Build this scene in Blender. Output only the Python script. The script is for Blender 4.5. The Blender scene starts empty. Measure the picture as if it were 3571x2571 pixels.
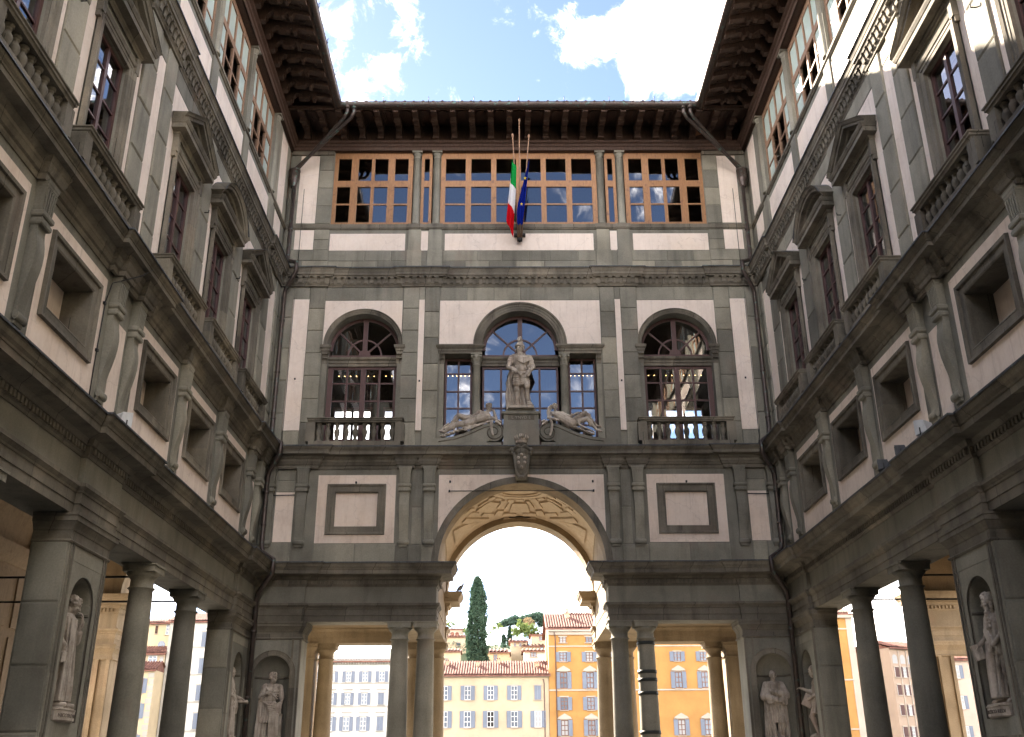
import bpy, math, random
from math import sin, cos, pi, radians, sqrt, atan2
from mathutils import Vector, Matrix

rnd = random.Random(11)
scene = bpy.context.scene
COL = scene.collection

# ------------------------------------------------------------------ camera
cam_data = bpy.data.cameras.new("camera")
cam_data.lens = 35.0
cam_data.sensor_width = 36.0
cam_data.sensor_fit = 'HORIZONTAL'
cam_data.clip_start = 0.1
cam_data.clip_end = 6000.0
cam = bpy.data.objects.new("camera", cam_data)
COL.objects.link(cam)
_p, _y, _r = radians(22.405), radians(0.432), radians(-0.327)
_f = Vector((sin(_y)*cos(_p), cos(_y)*cos(_p), sin(_p)))
_rt = Vector((cos(_y), -sin(_y), 0)); _up = _rt.cross(_f)
_r2 = cos(_r)*_rt + sin(_r)*_up; _u2 = -sin(_r)*_rt + cos(_r)*_up
_m = Matrix((_r2, _u2, -_f)).transposed().to_4x4()
_m.translation = Vector((-0.6, 0.0, 1.6))
cam.matrix_world = _m
scene.camera = cam

# ------------------------------------------------------------------ light
SUN_TO = Vector((-0.95, 1.47, 1.0)).normalized()
SUN_EL = math.asin(SUN_TO.z)
SUN_AZ = atan2(SUN_TO.x, SUN_TO.y)          # from +Y towards +X
sun_data = bpy.data.lights.new("sun", 'SUN')
sun_data.energy = 3.3
sun_data.angle = radians(0.5)
sun_data.color = (1.0, 0.93, 0.82)
sun = bpy.data.objects.new("sun", sun_data)
sun.rotation_euler = (-SUN_TO).to_track_quat('-Z', 'Y').to_euler()
sun.location = (0, 0, 60)
COL.objects.link(sun)

world = bpy.data.worlds.new("World")
scene.world = world
world.use_nodes = True
wn = world.node_tree; wn.nodes.clear()
def wnode(t, **k):
    n = wn.nodes.new(t)
    for a, b in k.items(): setattr(n, a, b)
    return n
sky = wnode('ShaderNodeTexSky', sky_type='NISHITA')
sky.sun_disc = False
sky.sun_elevation = SUN_EL
sky.sun_rotation = SUN_AZ
sky.altitude = 50; sky.air_density = 0.5; sky.dust_density = 0.1; sky.ozone_density = 1.4
tc = wnode('ShaderNodeTexCoord')
# clouds: thresholded noise over the whole sky, denser round the one big cloud
def wmath(op, a, b=None, c=None, clamp=False):
    n = wnode('ShaderNodeMath', operation=op); n.use_clamp = clamp
    for i, v in enumerate((a, b, c)):
        if v is None: continue
        if isinstance(v, (int, float)): n.inputs[i].default_value = v
        else: wn.links.new(v, n.inputs[i])
    return n.outputs[0]
def near(d, lo, hi, sy=1.0):
    v = wnode('ShaderNodeVectorMath', operation='DOT_PRODUCT')
    wn.links.new(tc.outputs['Generated'], v.inputs[0]); v.inputs[1].default_value = d
    m = wnode('ShaderNodeMapRange'); m.interpolation_type = 'SMOOTHSTEP'
    wn.links.new(v.outputs['Value'], m.inputs[0])
    m.inputs[1].default_value = cos(radians(hi)); m.inputs[2].default_value = cos(radians(lo))
    return m.outputs[0]
nz = wnode('ShaderNodeTexNoise', noise_dimensions='4D'); nz.inputs['W'].default_value = 193.2; nz.inputs['Scale'].default_value = 4.5
nz.inputs['Detail'].default_value = 9.0; nz.inputs['Roughness'].default_value = 0.62
nz.inputs['Distortion'].default_value = 0.25
wn.links.new(tc.outputs['Generated'], nz.inputs['Vector'])
CLOUD_A, CLOUD_B, CLOUD_C = (0.1625, 0.7408, 0.6517), (0.0735, 0.7528, 0.6542), (0.2029, 0.73, 0.6527)
nz2 = wnode('ShaderNodeTexNoise'); nz2.inputs['Scale'].default_value = 24.0
nz2.inputs['Detail'].default_value = 8.0; nz2.inputs['Roughness'].default_value = 0.66; nz2.inputs['Distortion'].default_value = 0.5
wn.links.new(tc.outputs['Generated'], nz2.inputs['Vector'])
frac = wmath('MULTIPLY', wmath('SUBTRACT', nz2.outputs['Fac'], 0.5), 0.7)
boost = wmath('MULTIPLY', near(CLOUD_A, 0.0, 3.9), 0.46)
boost2 = wmath('MULTIPLY', near(CLOUD_B, 0.0, 2.2), 0.17)
boost3 = wmath('ADD', wmath('MULTIPLY', near(CLOUD_C, 0.0, 2.6), 0.24), frac)
low = wnode('ShaderNodeSeparateXYZ'); wn.links.new(tc.outputs['Generated'], low.inputs[0])
lowm = wnode('ShaderNodeMapRange'); wn.links.new(low.outputs['Z'], lowm.inputs[0])
lowm.inputs[1].default_value = 0.0; lowm.inputs[2].default_value = 0.42
lowm.inputs[3].default_value = 0.22; lowm.inputs[4].default_value = 0.0
dens = wmath('ADD', wmath('ADD', wmath('ADD', nz.outputs['Fac'], boost), wmath('ADD', boost2, boost3)), lowm.outputs[0])
cm = wnode('ShaderNodeMapRange'); cm.interpolation_type = 'SMOOTHSTEP'
wn.links.new(dens, cm.inputs[0])
cm.inputs[1].default_value = 0.47; cm.inputs[2].default_value = 0.76
cm2 = wmath('POWER', cm.outputs[0], 1.6)
mixc = wnode('ShaderNodeMix', data_type='RGBA')
wn.links.new(cm2, mixc.inputs['Factor'])
wn.links.new(sky.outputs[0], mixc.inputs[6])
mixc.inputs[7].default_value = (34.0, 33.8, 33.3, 1)
bg = wnode('ShaderNodeBackground'); bg.inputs['Strength'].default_value = 0.05
wn.links.new(mixc.outputs[2], bg.inputs['Color'])
wo = wnode('ShaderNodeOutputWorld'); wn.links.new(bg.outputs[0], wo.inputs[0])

scene.view_settings.view_transform = 'Standard'
scene.view_settings.look = 'None'
scene.view_settings.gamma = 1.0
scene.view_settings.use_curve_mapping = False
scene.view_settings.exposure = 3.5
scene.view_settings.use_white_balance = True
scene.view_settings.white_balance_temperature = 7200
scene.view_settings.white_balance_tint = 14
scene.cycles.max_bounces = 8
scene.cycles.diffuse_bounces = 4
scene.cycles.transparent_max_bounces = 12
scene.cycles.sample_clamp_indirect = 6.0

# ------------------------------------------------------------------ materials
MATS = {}
def new_mat(name):
    m = bpy.data.materials.new(name); m.use_nodes = True
    nt = m.node_tree; nt.nodes.clear()
    out = nt.nodes.new('ShaderNodeOutputMaterial')
    MATS[name] = m
    return m, nt, out
class NT:
    def __init__(s, nt): s.nt = nt
    def n(s, t, **k):
        x = s.nt.nodes.new(t)
        for a, b in k.items(): setattr(x, a, b)
        return x
    def l(s, a, b): s.nt.links.new(a, b)
    def noise(s, scale, vec=None, detail=4, rough=0.55, stretch=None, lac=2.0):
        t = s.n('ShaderNodeTexNoise'); t.inputs['Scale'].default_value = scale
        t.inputs['Detail'].default_value = detail; t.inputs['Roughness'].default_value = rough
        if vec is None:
            g = s.n('ShaderNodeNewGeometry'); vec = g.outputs['Position']
        if stretch:
            mp = s.n('ShaderNodeMapping'); mp.inputs['Scale'].default_value = stretch
            s.l(vec, mp.inputs['Vector']); vec = mp.outputs['Vector']
        s.l(vec, t.inputs['Vector'])
        return t.outputs['Fac']
    def ramp(s, fac, stops):
        r = s.n('ShaderNodeValToRGB'); e = r.color_ramp.elements
        while len(e) < len(stops): e.new(0.5)
        for i, (p, c) in enumerate(stops):
            e[i].position = p; e[i].color = (*c, 1) if len(c) == 3 else c
        s.l(fac, r.inputs['Fac']); return r.outputs['Color']
    def mix(s, fac, a, b, mode='MIX'):
        m = s.n('ShaderNodeMix', data_type='RGBA', blend_type=mode)
        for sock, v in ((0, fac), (6, a), (7, b)):
            if isinstance(v, (int, float)): m.inputs[sock].default_value = v
            elif isinstance(v, tuple): m.inputs[sock].default_value = (*v, 1)
            else: s.l(v, m.inputs[sock])
        return m.outputs[2]
    def maprange(s, v, a, b, c, d):
        m = s.n('ShaderNodeMapRange'); s.l(v, m.inputs[0])
        for i, x in enumerate((a, b, c, d)): m.inputs[i+1].default_value = x
        return m.outputs[0]
    def bump(s, h, strength=0.3, dist=0.02):
        b = s.n('ShaderNodeBump'); b.inputs['Strength'].default_value = strength
        b.inputs['Distance'].default_value = dist; s.l(h, b.inputs['Height']); return b.outputs[0]
def sc(c, k): return tuple(min(1, x*k) for x in c)

def stone_mat(name, c1, c2, c3, objvar=0.25, streak=0.5, bump=0.35, rough=0.85, scale=1.0, joint=0.0):
    m, nt, out = new_mat(name); N = NT(nt)
    big = N.noise(0.55*scale*1.6 if scale != 1 else 0.55, detail=5, rough=0.6)
    base = N.ramp(big, [(0.30, c1), (0.52, c2), (0.72, c3)])
    st = N.noise(scale, detail=5, stretch=(2.6, 2.6, 0.28))
    base = N.mix(N.maprange(st, 0.5, 0.75, 0, streak), base, sc(c1, 0.42), 'MIX')
    fine = N.noise(26, detail=6, rough=0.7)
    base = N.mix(0.35, base, N.ramp(fine, [(0.3, (0.25,)*3), (0.7, (0.85,)*3)]), 'SOFT_LIGHT')
    # violet-brown mineral stains, patches of their own
    v = N.noise(0.9, detail=3, stretch=(1, 1, 0.6))
    base = N.mix(N.maprange(v, 0.60, 0.78, 0, 0.5), base, (c2[0]*1.02, c2[1]*0.80, c2[2]*0.78))
    if joint:      # lengths of moulded stone differ in tone and meet in fine joints
        g = N.n('ShaderNodeNewGeometry'); sx = N.n('ShaderNodeSeparateXYZ'); N.l(g.outputs['Position'], sx.inputs[0])
        def mt(op, a, b):
            q = N.n('ShaderNodeMath', operation=op)
            for i_, v_ in enumerate((a, b)):
                if isinstance(v_, (int, float)): q.inputs[i_].default_value = v_
                else: N.l(v_, q.inputs[i_])
            return q.outputs[0]
        run = mt('ADD', mt('MULTIPLY', mt('ADD', sx.outputs[0], sx.outputs[1]), .62), mt('MULTIPLY', mt('FLOOR', mt('MULTIPLY', sx.outputs[2], 1.1), 0), 0.37))
        wnz = N.n('ShaderNodeTexWhiteNoise', noise_dimensions='1D'); N.l(mt('FLOOR', run, 0), wnz.inputs['W'])
        base = N.mix(joint, base, N.ramp(wnz.outputs['Value'], [(0, (.76, .75, .74)), (.5, (1, 1, 1)), (1, (1.2, 1.17, 1.1))]), 'MULTIPLY')
        fr = mt('FRACT', run, 0); edge = mt('LESS_THAN', fr, .009)
        base = N.mix(edge, base, sc(c1, .5))
    oi = N.n('ShaderNodeObjectInfo')
    base = N.mix(1.0, base, N.ramp(oi.outputs['Random'], [(0, (1-objvar,)*3), (0.5, (1.0,)*3), (1, (1+objvar*0.7, 1+objvar*0.6, 1+objvar*0.45))]), 'MULTIPLY')
    p = N.n('ShaderNodeBsdfPrincipled'); N.l(base, p.inputs['Base Color'])
    p.inputs['Roughness'].default_value = rough
    p.inputs['Specular IOR Level'].default_value = 0.3
    h = N.mix(0.5, N.noise(14, detail=6, rough=0.65), N.noise(70, detail=3))
    N.l(N.bump(h, bump, 0.02), p.inputs['Normal'])
    N.l(p.outputs[0], out.inputs[0]); return m
def plaster_mat(name, c, dirt, amt=0.5, bump=0.15):
    m, nt, out = new_mat(name); N = NT(nt)
    a = N.noise(0.8, detail=5, rough=0.6)
    base = N.ramp(a, [(0.3, sc(c, 0.86)), (0.6, c), (0.8, sc(c, 1.05))])
    b = N.noise(1.3, detail=6, rough=0.65, stretch=(1.6, 1.6, 0.5))
    base = N.mix(N.maprange(b, 0.52, 0.8, 0, amt), base, dirt)
    s2 = N.noise(2.2, detail=7, rough=0.7, stretch=(3.5, 3.5, 0.16))
    base = N.mix(N.maprange(s2, 0.54, 0.74, 0, amt*0.75), base, sc(dirt, 0.8))
    s3 = N.noise(0.45, detail=3)
    base = N.mix(N.maprange(s3, 0.5, 0.7, 0, 0.35), base, (c[0]*0.93, c[1]*0.86, c[2]*0.76))
    vo = N.n('ShaderNodeTexVoronoi', feature='DISTANCE_TO_EDGE'); vo.inputs['Scale'].default_value = 0.55
    gp = N.n('ShaderNodeNewGeometry'); nzd = N.n('ShaderNodeTexNoise'); nzd.inputs['Scale'].default_value = 3.0; nzd.inputs['Detail'].default_value = 6
    N.l(gp.outputs['Position'], nzd.inputs['Vector']); ad = N.n('ShaderNodeVectorMath', operation='MULTIPLY_ADD')
    N.l(nzd.outputs['Color'], ad.inputs[0]); ad.inputs[1].default_value = (.5, .5, .5); N.l(gp.outputs['Position'], ad.inputs[2]); N.l(ad.outputs[0], vo.inputs['Vector'])
    ck = N.maprange(vo.outputs['Distance'], 0.0, 0.010, 0.2, 0.0)
    base = N.mix(ck, base, sc(dirt, 0.45))
    f = N.noise(9, detail=6, rough=0.7)
    base = N.mix(0.25, base, N.ramp(f, [(0.35, (0.3,)*3), (0.65, (0.75,)*3)]), 'SOFT_LIGHT')
    p = N.n('ShaderNodeBsdfPrincipled'); N.l(base, p.inputs['Base Color'])
    p.inputs['Roughness'].default_value = 0.92; p.inputs['Specular IOR Level'].default_value = 0.2
    N.l(N.bump(N.noise(22, detail=6, rough=0.7), bump, 0.015), p.inputs['Normal'])
    N.l(p.outputs[0], out.inputs[0]); return m
def paint_mat(name, c, var=0.25, rough=0.6, metal=0.0, worn=None, stretch=(6, 6, 1.2), bump=0.15):
    m, nt, out = new_mat(name); N = NT(nt)
    a = N.noise(3.0, detail=6, rough=0.65, stretch=stretch)
    base = N.ramp(a, [(0.3, sc(c, 1-var)), (0.7, sc(c, 1+var))])
    if worn:
        w = N.noise(5.0, detail=7, rough=0.7)
        base = N.mix(N.maprange(w, 0.56, 0.66, 0, 0.75), base, worn)
    p = N.n('ShaderNodeBsdfPrincipled'); N.l(base, p.inputs['Base Color'])
    p.inputs['Roughness'].default_value = rough; p.inputs['Metallic'].default_value = metal
    N.l(N.bump(N.noise(30, detail=4), bump, 0.01), p.inputs['Normal'])
    N.l(p.outputs[0], out.inputs[0]); return m
def glass_mat(name, refl=0.10, tint=(0.75, 0.78, 0.76), wave=0.03):
    m, nt, out = new_mat(name); N = NT(nt)
    fr = N.n('ShaderNodeFresnel'); fr.inputs['IOR'].default_value = 1.5
    fac = N.n('ShaderNodeMath', operation='ADD'); N.l(fr.outputs[0], fac.inputs[0]); fac.inputs[1].default_value = refl
    fac.use_clamp = True
    tr = N.n('ShaderNodeBsdfTransparent'); tr.inputs[0].default_value = (*tint, 1)
    gl = N.n('ShaderNodeBsdfGlossy'); gl.inputs['Roughness'].default_value = 0.0
    gl.inputs['Color'].default_value = (0.95, 0.97, 1.0, 1)
    N.l(N.bump(N.noise(1.4, detail=1), wave, 0.05), gl.inputs['Normal'])
    mx = N.n('ShaderNodeMixShader'); N.l(fac.outputs[0], mx.inputs[0]); N.l(tr.outputs[0], mx.inputs[1]); N.l(gl.outputs[0], mx.inputs[2])
    N.l(mx.outputs[0], out.inputs[0]); return m
def emit_mat(name, c, s):
    m, nt, out = new_mat(name); N = NT(nt)
    e = N.n('ShaderNodeEmission'); e.inputs[0].default_value = (*c, 1); e.inputs[1].default_value = s
    N.l(e.outputs[0], out.inputs[0]); return m

STONE = stone_mat("grey_sandstone", (0.168, 0.161, 0.132), (0.246, 0.238, 0.198), (0.322, 0.304, 0.247), 0.32)
STONE2 = stone_mat("moulded_sandstone", (0.092, 0.083, 0.067), (0.172, 0.157, 0.128), (0.262, 0.234, 0.187), 0.12, streak=0.65, joint=1.0)
BOUNCE_STONE = stone_mat("bounce_warmed_sandstone", (0.170, 0.125, 0.075), (0.250, 0.188, 0.116), (0.32, 0.248, 0.160), 0.15, streak=0.45)  # sandstone with the warm sun bounce of the loggia put into its colour
PLASTER = plaster_mat("pale_plaster", (0.84, 0.735, 0.655), (0.60, 0.49, 0.42), 0.55)
PLASTER_LOW = plaster_mat("stained_plaster", (0.82, 0.70, 0.61), (0.52, 0.405, 0.33), 0.65)
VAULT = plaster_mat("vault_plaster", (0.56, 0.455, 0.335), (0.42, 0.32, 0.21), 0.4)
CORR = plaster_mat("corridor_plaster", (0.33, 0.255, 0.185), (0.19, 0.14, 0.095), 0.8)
EAVE = paint_mat("dark_eave_wood", (0.075, 0.043, 0.031), 0.35, 0.75)
WOOD = paint_mat("orange_brown_wood", (0.33, 0.165, 0.075), 0.22, 0.55, worn=(0.17, 0.085, 0.055))
REDW = paint_mat("oxblood_window_wood", (0.085, 0.036, 0.033), 0.25, 0.5, worn=(0.075, 0.03, 0.03))
LINE = paint_mat("weathered_pine", (0.27, 0.16, 0.10), 0.3, 0.7, worn=(0.12, 0.075, 0.05))
COPPER = paint_mat("aged_copper", (0.075, 0.058, 0.052), 0.35, 0.42, metal=0.55, worn=(0.09, 0.19, 0.165))
LEAD = paint_mat("lead_flashing", (0.06, 0.065, 0.075), 0.35, 0.6, worn=(0.13, 0.18, 0.17))
IRON = paint_mat("black_iron", (0.02, 0.021, 0.022), 0.3, 0.5, metal=0.3)
STRAP = paint_mat("dark_green_strap", (0.018, 0.024, 0.022), 0.2, 0.55)
MARBLE = stone_mat("weathered_marble", (0.27, 0.225, 0.18), (0.48, 0.42, 0.355), (0.60, 0.54, 0.465), 0.06, streak=0.75, bump=0.4, scale=2.6)
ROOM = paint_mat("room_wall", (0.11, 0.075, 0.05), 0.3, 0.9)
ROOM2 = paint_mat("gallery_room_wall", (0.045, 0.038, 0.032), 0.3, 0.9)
GLASS = glass_mat("window_glass", 0.15, wave=0.012)
GLASS_SIDE = glass_mat("gallery_glass", 0.08, wave=0.02)
BLIND = paint_mat("pale_green_blind", (0.50, 0.62, 0.585), 0.12, 0.25, stretch=(0.4, 0.4, 0.4), bump=0.02)
TILE = plaster_mat("terracotta_tile", (0.40, 0.20, 0.12), (0.18, 0.10, 0.07), 0.8)
PAVE = stone_mat("paving_stone", (0.10, 0.097, 0.092), (0.145, 0.14, 0.13), (0.19, 0.18, 0.165), 0.2, streak=0.2)
BULB = emit_mat("warm_bulb", (1.0, 0.62, 0.25), 2.2)
WHITEM = paint_mat("white_metal", (0.6, 0.62, 0.63), 0.1, 0.5)

# ------------------------------------------------------------------ mesh helpers
class MB:
    def __init__(s): s.v = []; s.f = []; s.smooth = []
    def add(s, vs, fs, sm=False):
        o = len(s.v); s.v.extend([tuple(p) for p in vs])
        for f in fs: s.f.append(tuple(i+o for i in f)); s.smooth.append(sm)
        return s
    def quad(s, a, b, c, d): return s.add([a, b, c, d], [(0, 1, 2, 3)])
    def poly(s, pts): return s.add(pts, [tuple(range(len(pts)))])
    def box(s, x0, x1, y0, y1, z0, z1):
        v = [(x, y, z) for z in (z0, z1) for y in (y0, y1) for x in (x0, x1)]
        return s.add(v, [(0, 2, 3, 1), (4, 5, 7, 6), (0, 1, 5, 4), (2, 6, 7, 3), (0, 4, 6, 2), (1, 3, 7, 5)])
    def lathe(s, prof, cx=0, cy=0, seg=16, caps=True):
        vs = []; fs = []
        for r, z in prof:
            for k in range(seg):
                a = 2*pi*k/seg; vs.append((cx+r*cos(a), cy+r*sin(a), z))
        n = len(prof)
        for i in range(n-1):
            for k in range(seg):
                k2 = (k+1) % seg
                fs.append((i*seg+k, i*seg+k2, (i+1)*seg+k2, (i+1)*seg+k))
        s.add(vs, fs, True)
        if caps:
            o = len(s.v)-len(vs)
            s.f.append(tuple(o+k for k in reversed(range(seg)))); s.smooth.append(False)
            s.f.append(tuple(o+(n-1)*seg+k for k in range(seg))); s.smooth.append(False)
        return s
    def tube(s, pts, r, seg=8, r1=None, caps=True):
        pts = [Vector(p) for p in pts]; vs = []; fs = []; n = len(pts)
        prev = None
        for i, p in enumerate(pts):
            d = (pts[min(i+1, n-1)]-pts[max(i-1, 0)]).normalized()
            if prev is None:
                a = d.orthogonal().normalized()
            else:
                a = (prev - d*prev.dot(d)).normalized()
            prev = a; b = d.cross(a)
            rr = r if r1 is None else r+(r1-r)*i/(n-1)
            if isinstance(r, (list, tuple)): rr = r[i]
            for k in range(seg):
                t = 2*pi*k/seg; vs.append(p+a*rr*cos(t)+b*rr*sin(t))
        for i in range(n-1):
            for k in range(seg):
                k2 = (k+1) % seg
                fs.append((i*seg+k, i*seg+k2, (i+1)*seg+k2, (i+1)*seg+k))
        s.add(vs, fs, True)
        if caps:
            o = len(s.v)-len(vs)
            s.f.append(tuple(o+k for k in reversed(range(seg)))); s.smooth.append(False)
            s.f.append(tuple(o+(n-1)*seg+k for k in range(seg))); s.smooth.append(False)
        return s
    def sweep(s, path, prof, plane, closed=False, cap=True):
        n = len(path); P = [Vector((p[0], p[1])) for p in path]; ms = []
        for i in range(n):
            ds = []
            if closed or i > 0: ds.append((P[i]-P[i-1]).normalized())
            if closed or i < n-1: ds.append((P[(i+1) % n]-P[i]).normalized())
            ns = [Vector((-d.y, d.x)) for d in ds]
            if len(ns) == 2:
                b = ns[0]+ns[1]; l = b.length_squared
                m = b*(2.0/l) if l > 0.05 else ns[0]
            else: m = ns[0]
            ms.append(m)
        vs = []; k = len(prof)
        for i in range(n):
            for d, h in prof:
                q = P[i]+ms[i]*d; vs.append(plane(q.x, q.y, h))
        fs = []
        for i in range(n if closed else n-1):
            j = (i+1) % n
            for q in range(k-1):
                fs.append((i*k+q, j*k+q, j*k+q+1, i*k+q+1))
        if cap and not closed:
            fs.append(tuple(range(k))); fs.append(tuple((n-1)*k+q for q in reversed(range(k))))
        return s.add(vs, fs)
    def mesh(s, name, mat):
        me = bpy.data.meshes.new(name); me.from_pydata(s.v, [], s.f)
        me.polygons.foreach_set('use_smooth', s.smooth)
        if mat:
            for mm in (mat if isinstance(mat, (list, tuple)) else [mat]): me.materials.append(mm)
        me.update(); return me
    def build(s, name, mat, parent=None, loc=None, **props):
        o = bpy.data.objects.new(name, s.mesh(name, mat)); COL.objects.link(o)
        if parent is not None: o.parent = parent
        if loc is not None: o.location = loc
        for k, v in props.items(): o[k] = v
        return o
def inst(me, name, parent=None, loc=(0, 0, 0), scale=None, rot=None, **props):
    o = bpy.data.objects.new(name, me); COL.objects.link(o); o.location = loc
    if parent is not None: o.parent = parent
    if scale is not None: o.scale = scale
    if rot is not None: o.rotation_euler = rot
    for k, v in props.items(): o[k] = v
    return o
def empty(name, label, cat, loc=(0, 0, 0), rotz=0, group=None):
    o = bpy.data.objects.new(name, None); COL.objects.link(o); o.empty_display_size = 0.5
    o.location = loc; o.rotation_euler = (0, 0, rotz); o['label'] = label; o['category'] = cat
    if group: o['group'] = group
    return o
def tag(o, label, cat, group=None):
    o['label'] = label; o['category'] = cat
    if group: o['group'] = group
    return o
# ------------------------------------------------------------------ facade kit
class Facade:
    """s runs along the wall, n out of it into the courtyard, z up"""
    def __init__(s, root, sg=1): s.root = root; s.sg = sg
    def P(s, a, n, z): return (s.sg*a, -n, z)
    def plan(s): return lambda a, b, h: s.P(a, b, h)
    def elev(s): return lambda a, b, h: s.P(a, h, b)
    def box(s, mb, s0, s1, n0, n1, z0, z1):
        a, b = sorted((s.sg*s0, s.sg*s1)); return mb.box(a, b, -n1, -n0, z0, z1)
    def quad(s, mb, s0, s1, z0, z1, n):
        return mb.quad(s.P(s0, n, z0), s.P(s1, n, z0), s.P(s1, n, z1), s.P(s0, n, z1))

def wall_grid(F, mb, s0, s1, z0, z1, holes, n):
    ss = sorted({s0, s1, *[h[0] for h in holes], *[h[1] for h in holes]})
    zs = sorted({z0, z1, *[h[2] for h in holes], *[h[3] for h in holes]})
    ss = [x for x in ss if s0 <= x <= s1]; zs = [x for x in zs if z0 <= x <= z1]
    for i in range(len(ss)-1):
        for j in range(len(zs)-1):
            cx, cz = (ss[i]+ss[i+1])/2, (zs[j]+zs[j+1])/2
            if any(h[0] < cx < h[1] and h[2] < cz < h[3] for h in holes): continue
            F.quad(mb, ss[i], ss[i+1], zs[j], zs[j+1], n)
def reveal(F, mb, s0, s1, z0, z1, n0, n1, sides='lrtb'):
    P = F.P
    if 'l' in sides: mb.quad(P(s0, n0, z0), P(s0, n1, z0), P(s0, n1, z1), P(s0, n0, z1))
    if 'r' in sides: mb.quad(P(s1, n0, z0), P(s1, n1, z0), P(s1, n1, z1), P(s1, n0, z1))
    if 't' in sides: mb.quad(P(s0, n0, z1), P(s1, n0, z1), P(s1, n1, z1), P(s0, n1, z1))
    if 'b' in sides: mb.quad(P(s0, n0, z0), P(s1, n0, z0), P(s1, n1, z0), P(s0, n1, z0))
def arc_pts(c, r, zc, a0=pi, a1=0.0, n=24):
    return [(c+r*cos(a0+(a1-a0)*i/n), zc+r*sin(a0+(a1-a0)*i/n)) for i in range(n+1)]
def arch_fill(F, mb, s0, s1, zc, z1, c, r, n, seg=28):
    """wall above the springing line zc between s0,s1 up to z1 round an arch"""
    P = F.P; pts = arc_pts(c, r, zc, n=seg)
    pts = [p for p in pts if s0-1e-6 <= p[0] <= s1+1e-6]
    if pts[0][0] > s0+1e-6: F.quad(mb, s0, pts[0][0], zc, z1, n)
    if pts[-1][0] < s1-1e-6: F.quad(mb, pts[-1][0], s1, zc, z1, n)
    for a, b in zip(pts, pts[1:]):
        mb.quad(P(a[0], n, a[1]), P(b[0], n, b[1]), P(b[0], n, z1), P(a[0], n, z1))
def arch_reveal(F, mb, c, r, zc, n0, n1, seg=28):
    pts = arc_pts(c, r, zc, n=seg)
    vs = []
    for a in pts: vs += [F.P(a[0], n0, a[1]), F.P(a[0], n1, a[1])]
    mb.add(vs, [(2*i, 2*i+1, 2*i+3, 2*i+2) for i in range(len(pts)-1)], True)
def rect_path(s0, s1, z0, z1): return [(s0, z0), (s0, z1), (s1, z1), (s1, z0)]

_ub = MB().box(-0.5, 0.5, -0.5, 0.5, -0.5, 0.5)
def soft_block():
    """unit block with worn arrises"""
    b = 0.03; m = MB(); h = 0.5
    vs = []
    for y, k in ((0.5, 0), (-0.5+0.25, 0), (-0.5, b)):
        vs += [(-h+k, y, -h+k), (h-k, y, -h+k), (h-k, y, h-k), (-h+k, y, h-k)]
    fs = []
    for L in (0, 4):
        for i in range(4): fs.append((L+i, L+(i+1) % 4, L+4+(i+1) % 4, L+4+i))
    fs.append((8, 9, 10, 11))
    return m.add(vs, fs)
STONE_ME = soft_block().mesh("stone", STONE)
def stones(F, s0, s1, z0, z1, n, bw, bh, thick=0.05, gap=0.012, parent=None, rng=rnd, stagger=True):
    """a coursed area of separate ashlar blocks standing n proud"""
    rows = max(1, round((z1-z0)/bh)); h = (z1-z0)/rows
    for r in range(rows):
        cols = max(1, round((s1-s0)/bw)); cuts = [s0]
        for c in range(1, cols):
            off = (0.28 if (r % 2 and stagger) else -0.12) if stagger else 0
            cuts.append(s0+(s1-s0)*c/cols + (off+rng.uniform(-0.1, 0.1))*(s1-s0)/cols*(1 if stagger else 0.3))
        cuts.append(s1)
        for a, b in zip(cuts, cuts[1:]):
            dn = rng.uniform(-0.006, 0.006)
            inst(STONE_ME, "stone", parent or F.root, F.P((a+b)/2, n-thick/2+dn, z0+(r+0.5)*h), (b-a-gap, thick, h-gap))

# shared small pieces ----------------------------------------------------
_bal_prof = [(.085, 0), (.085, .05), (.06, .06), (.05, .08), (.062, .11), (.048, .14), (.062, .19), (.085, .27), (.092, .33), (.083, .38), (.055, .44),
             (.047, .47), (.062, .49), (.062, .505), (.05, .52), (.068, .535), (.085, .555), (.085, .60)]
BALUSTER = MB().lathe([(r*1.22, z) for r, z in _bal_prof], seg=14).mesh("baluster", STONE2)
UNITQ = MB().quad((-.5, 0, -.5), (.5, 0, -.5), (.5, 0, .5), (-.5, 0, .5))
PANE = UNITQ.mesh("pane", GLASS)
PANE_SIDE = UNITQ.mesh("pane", GLASS_SIDE)
PANE_BLIND = MB().box(-.5, .5, -.004, .004, -.5, .5).mesh("pane", BLIND)

def window(F, name, s0, s1, z0, z1, cols, rows, n, mat, pane=PANE, depth=0.09, thin=(), parent=None, tilt=0.009, pick=None, bar_n=0.0):
    """timber window: bars fill everything between the panes; every pane is its own sub-part"""
    mb = MB(); xs = [s0] + [c for p in cols for c in p] + [s1]
    for i in range(0, len(xs), 2):
        F.box(mb, xs[i], xs[i+1], n-depth, n, z0, z1)
    zs = [z0] + [c for p in rows for c in p] + [z1]
    for a, b in cols:
        for i in range(0, len(zs), 2):
            t = 0.02 if (0 < i < len(zs)-2 and zs[i+1]-zs[i] < 0.1) else 0.004
            F.box(mb, a, b, n-depth+t, n-t, zs[i], zs[i+1])
    o = mb.build(name, mat, parent or F.root)
    for i, (a, b) in enumerate(cols):
        for j, (c, d) in enumerate(rows):
            me = pick(i, j) if pick else pane
            if me is None: continue
            p = inst(me, "pane", o, F.P((a+b)/2, n-depth*0.55, (c+d)/2), (b-a+0.02, 1, d-c+0.02),
                     (rnd.gauss(0, tilt), 0, rnd.gauss(0, tilt)))
    return o

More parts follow.
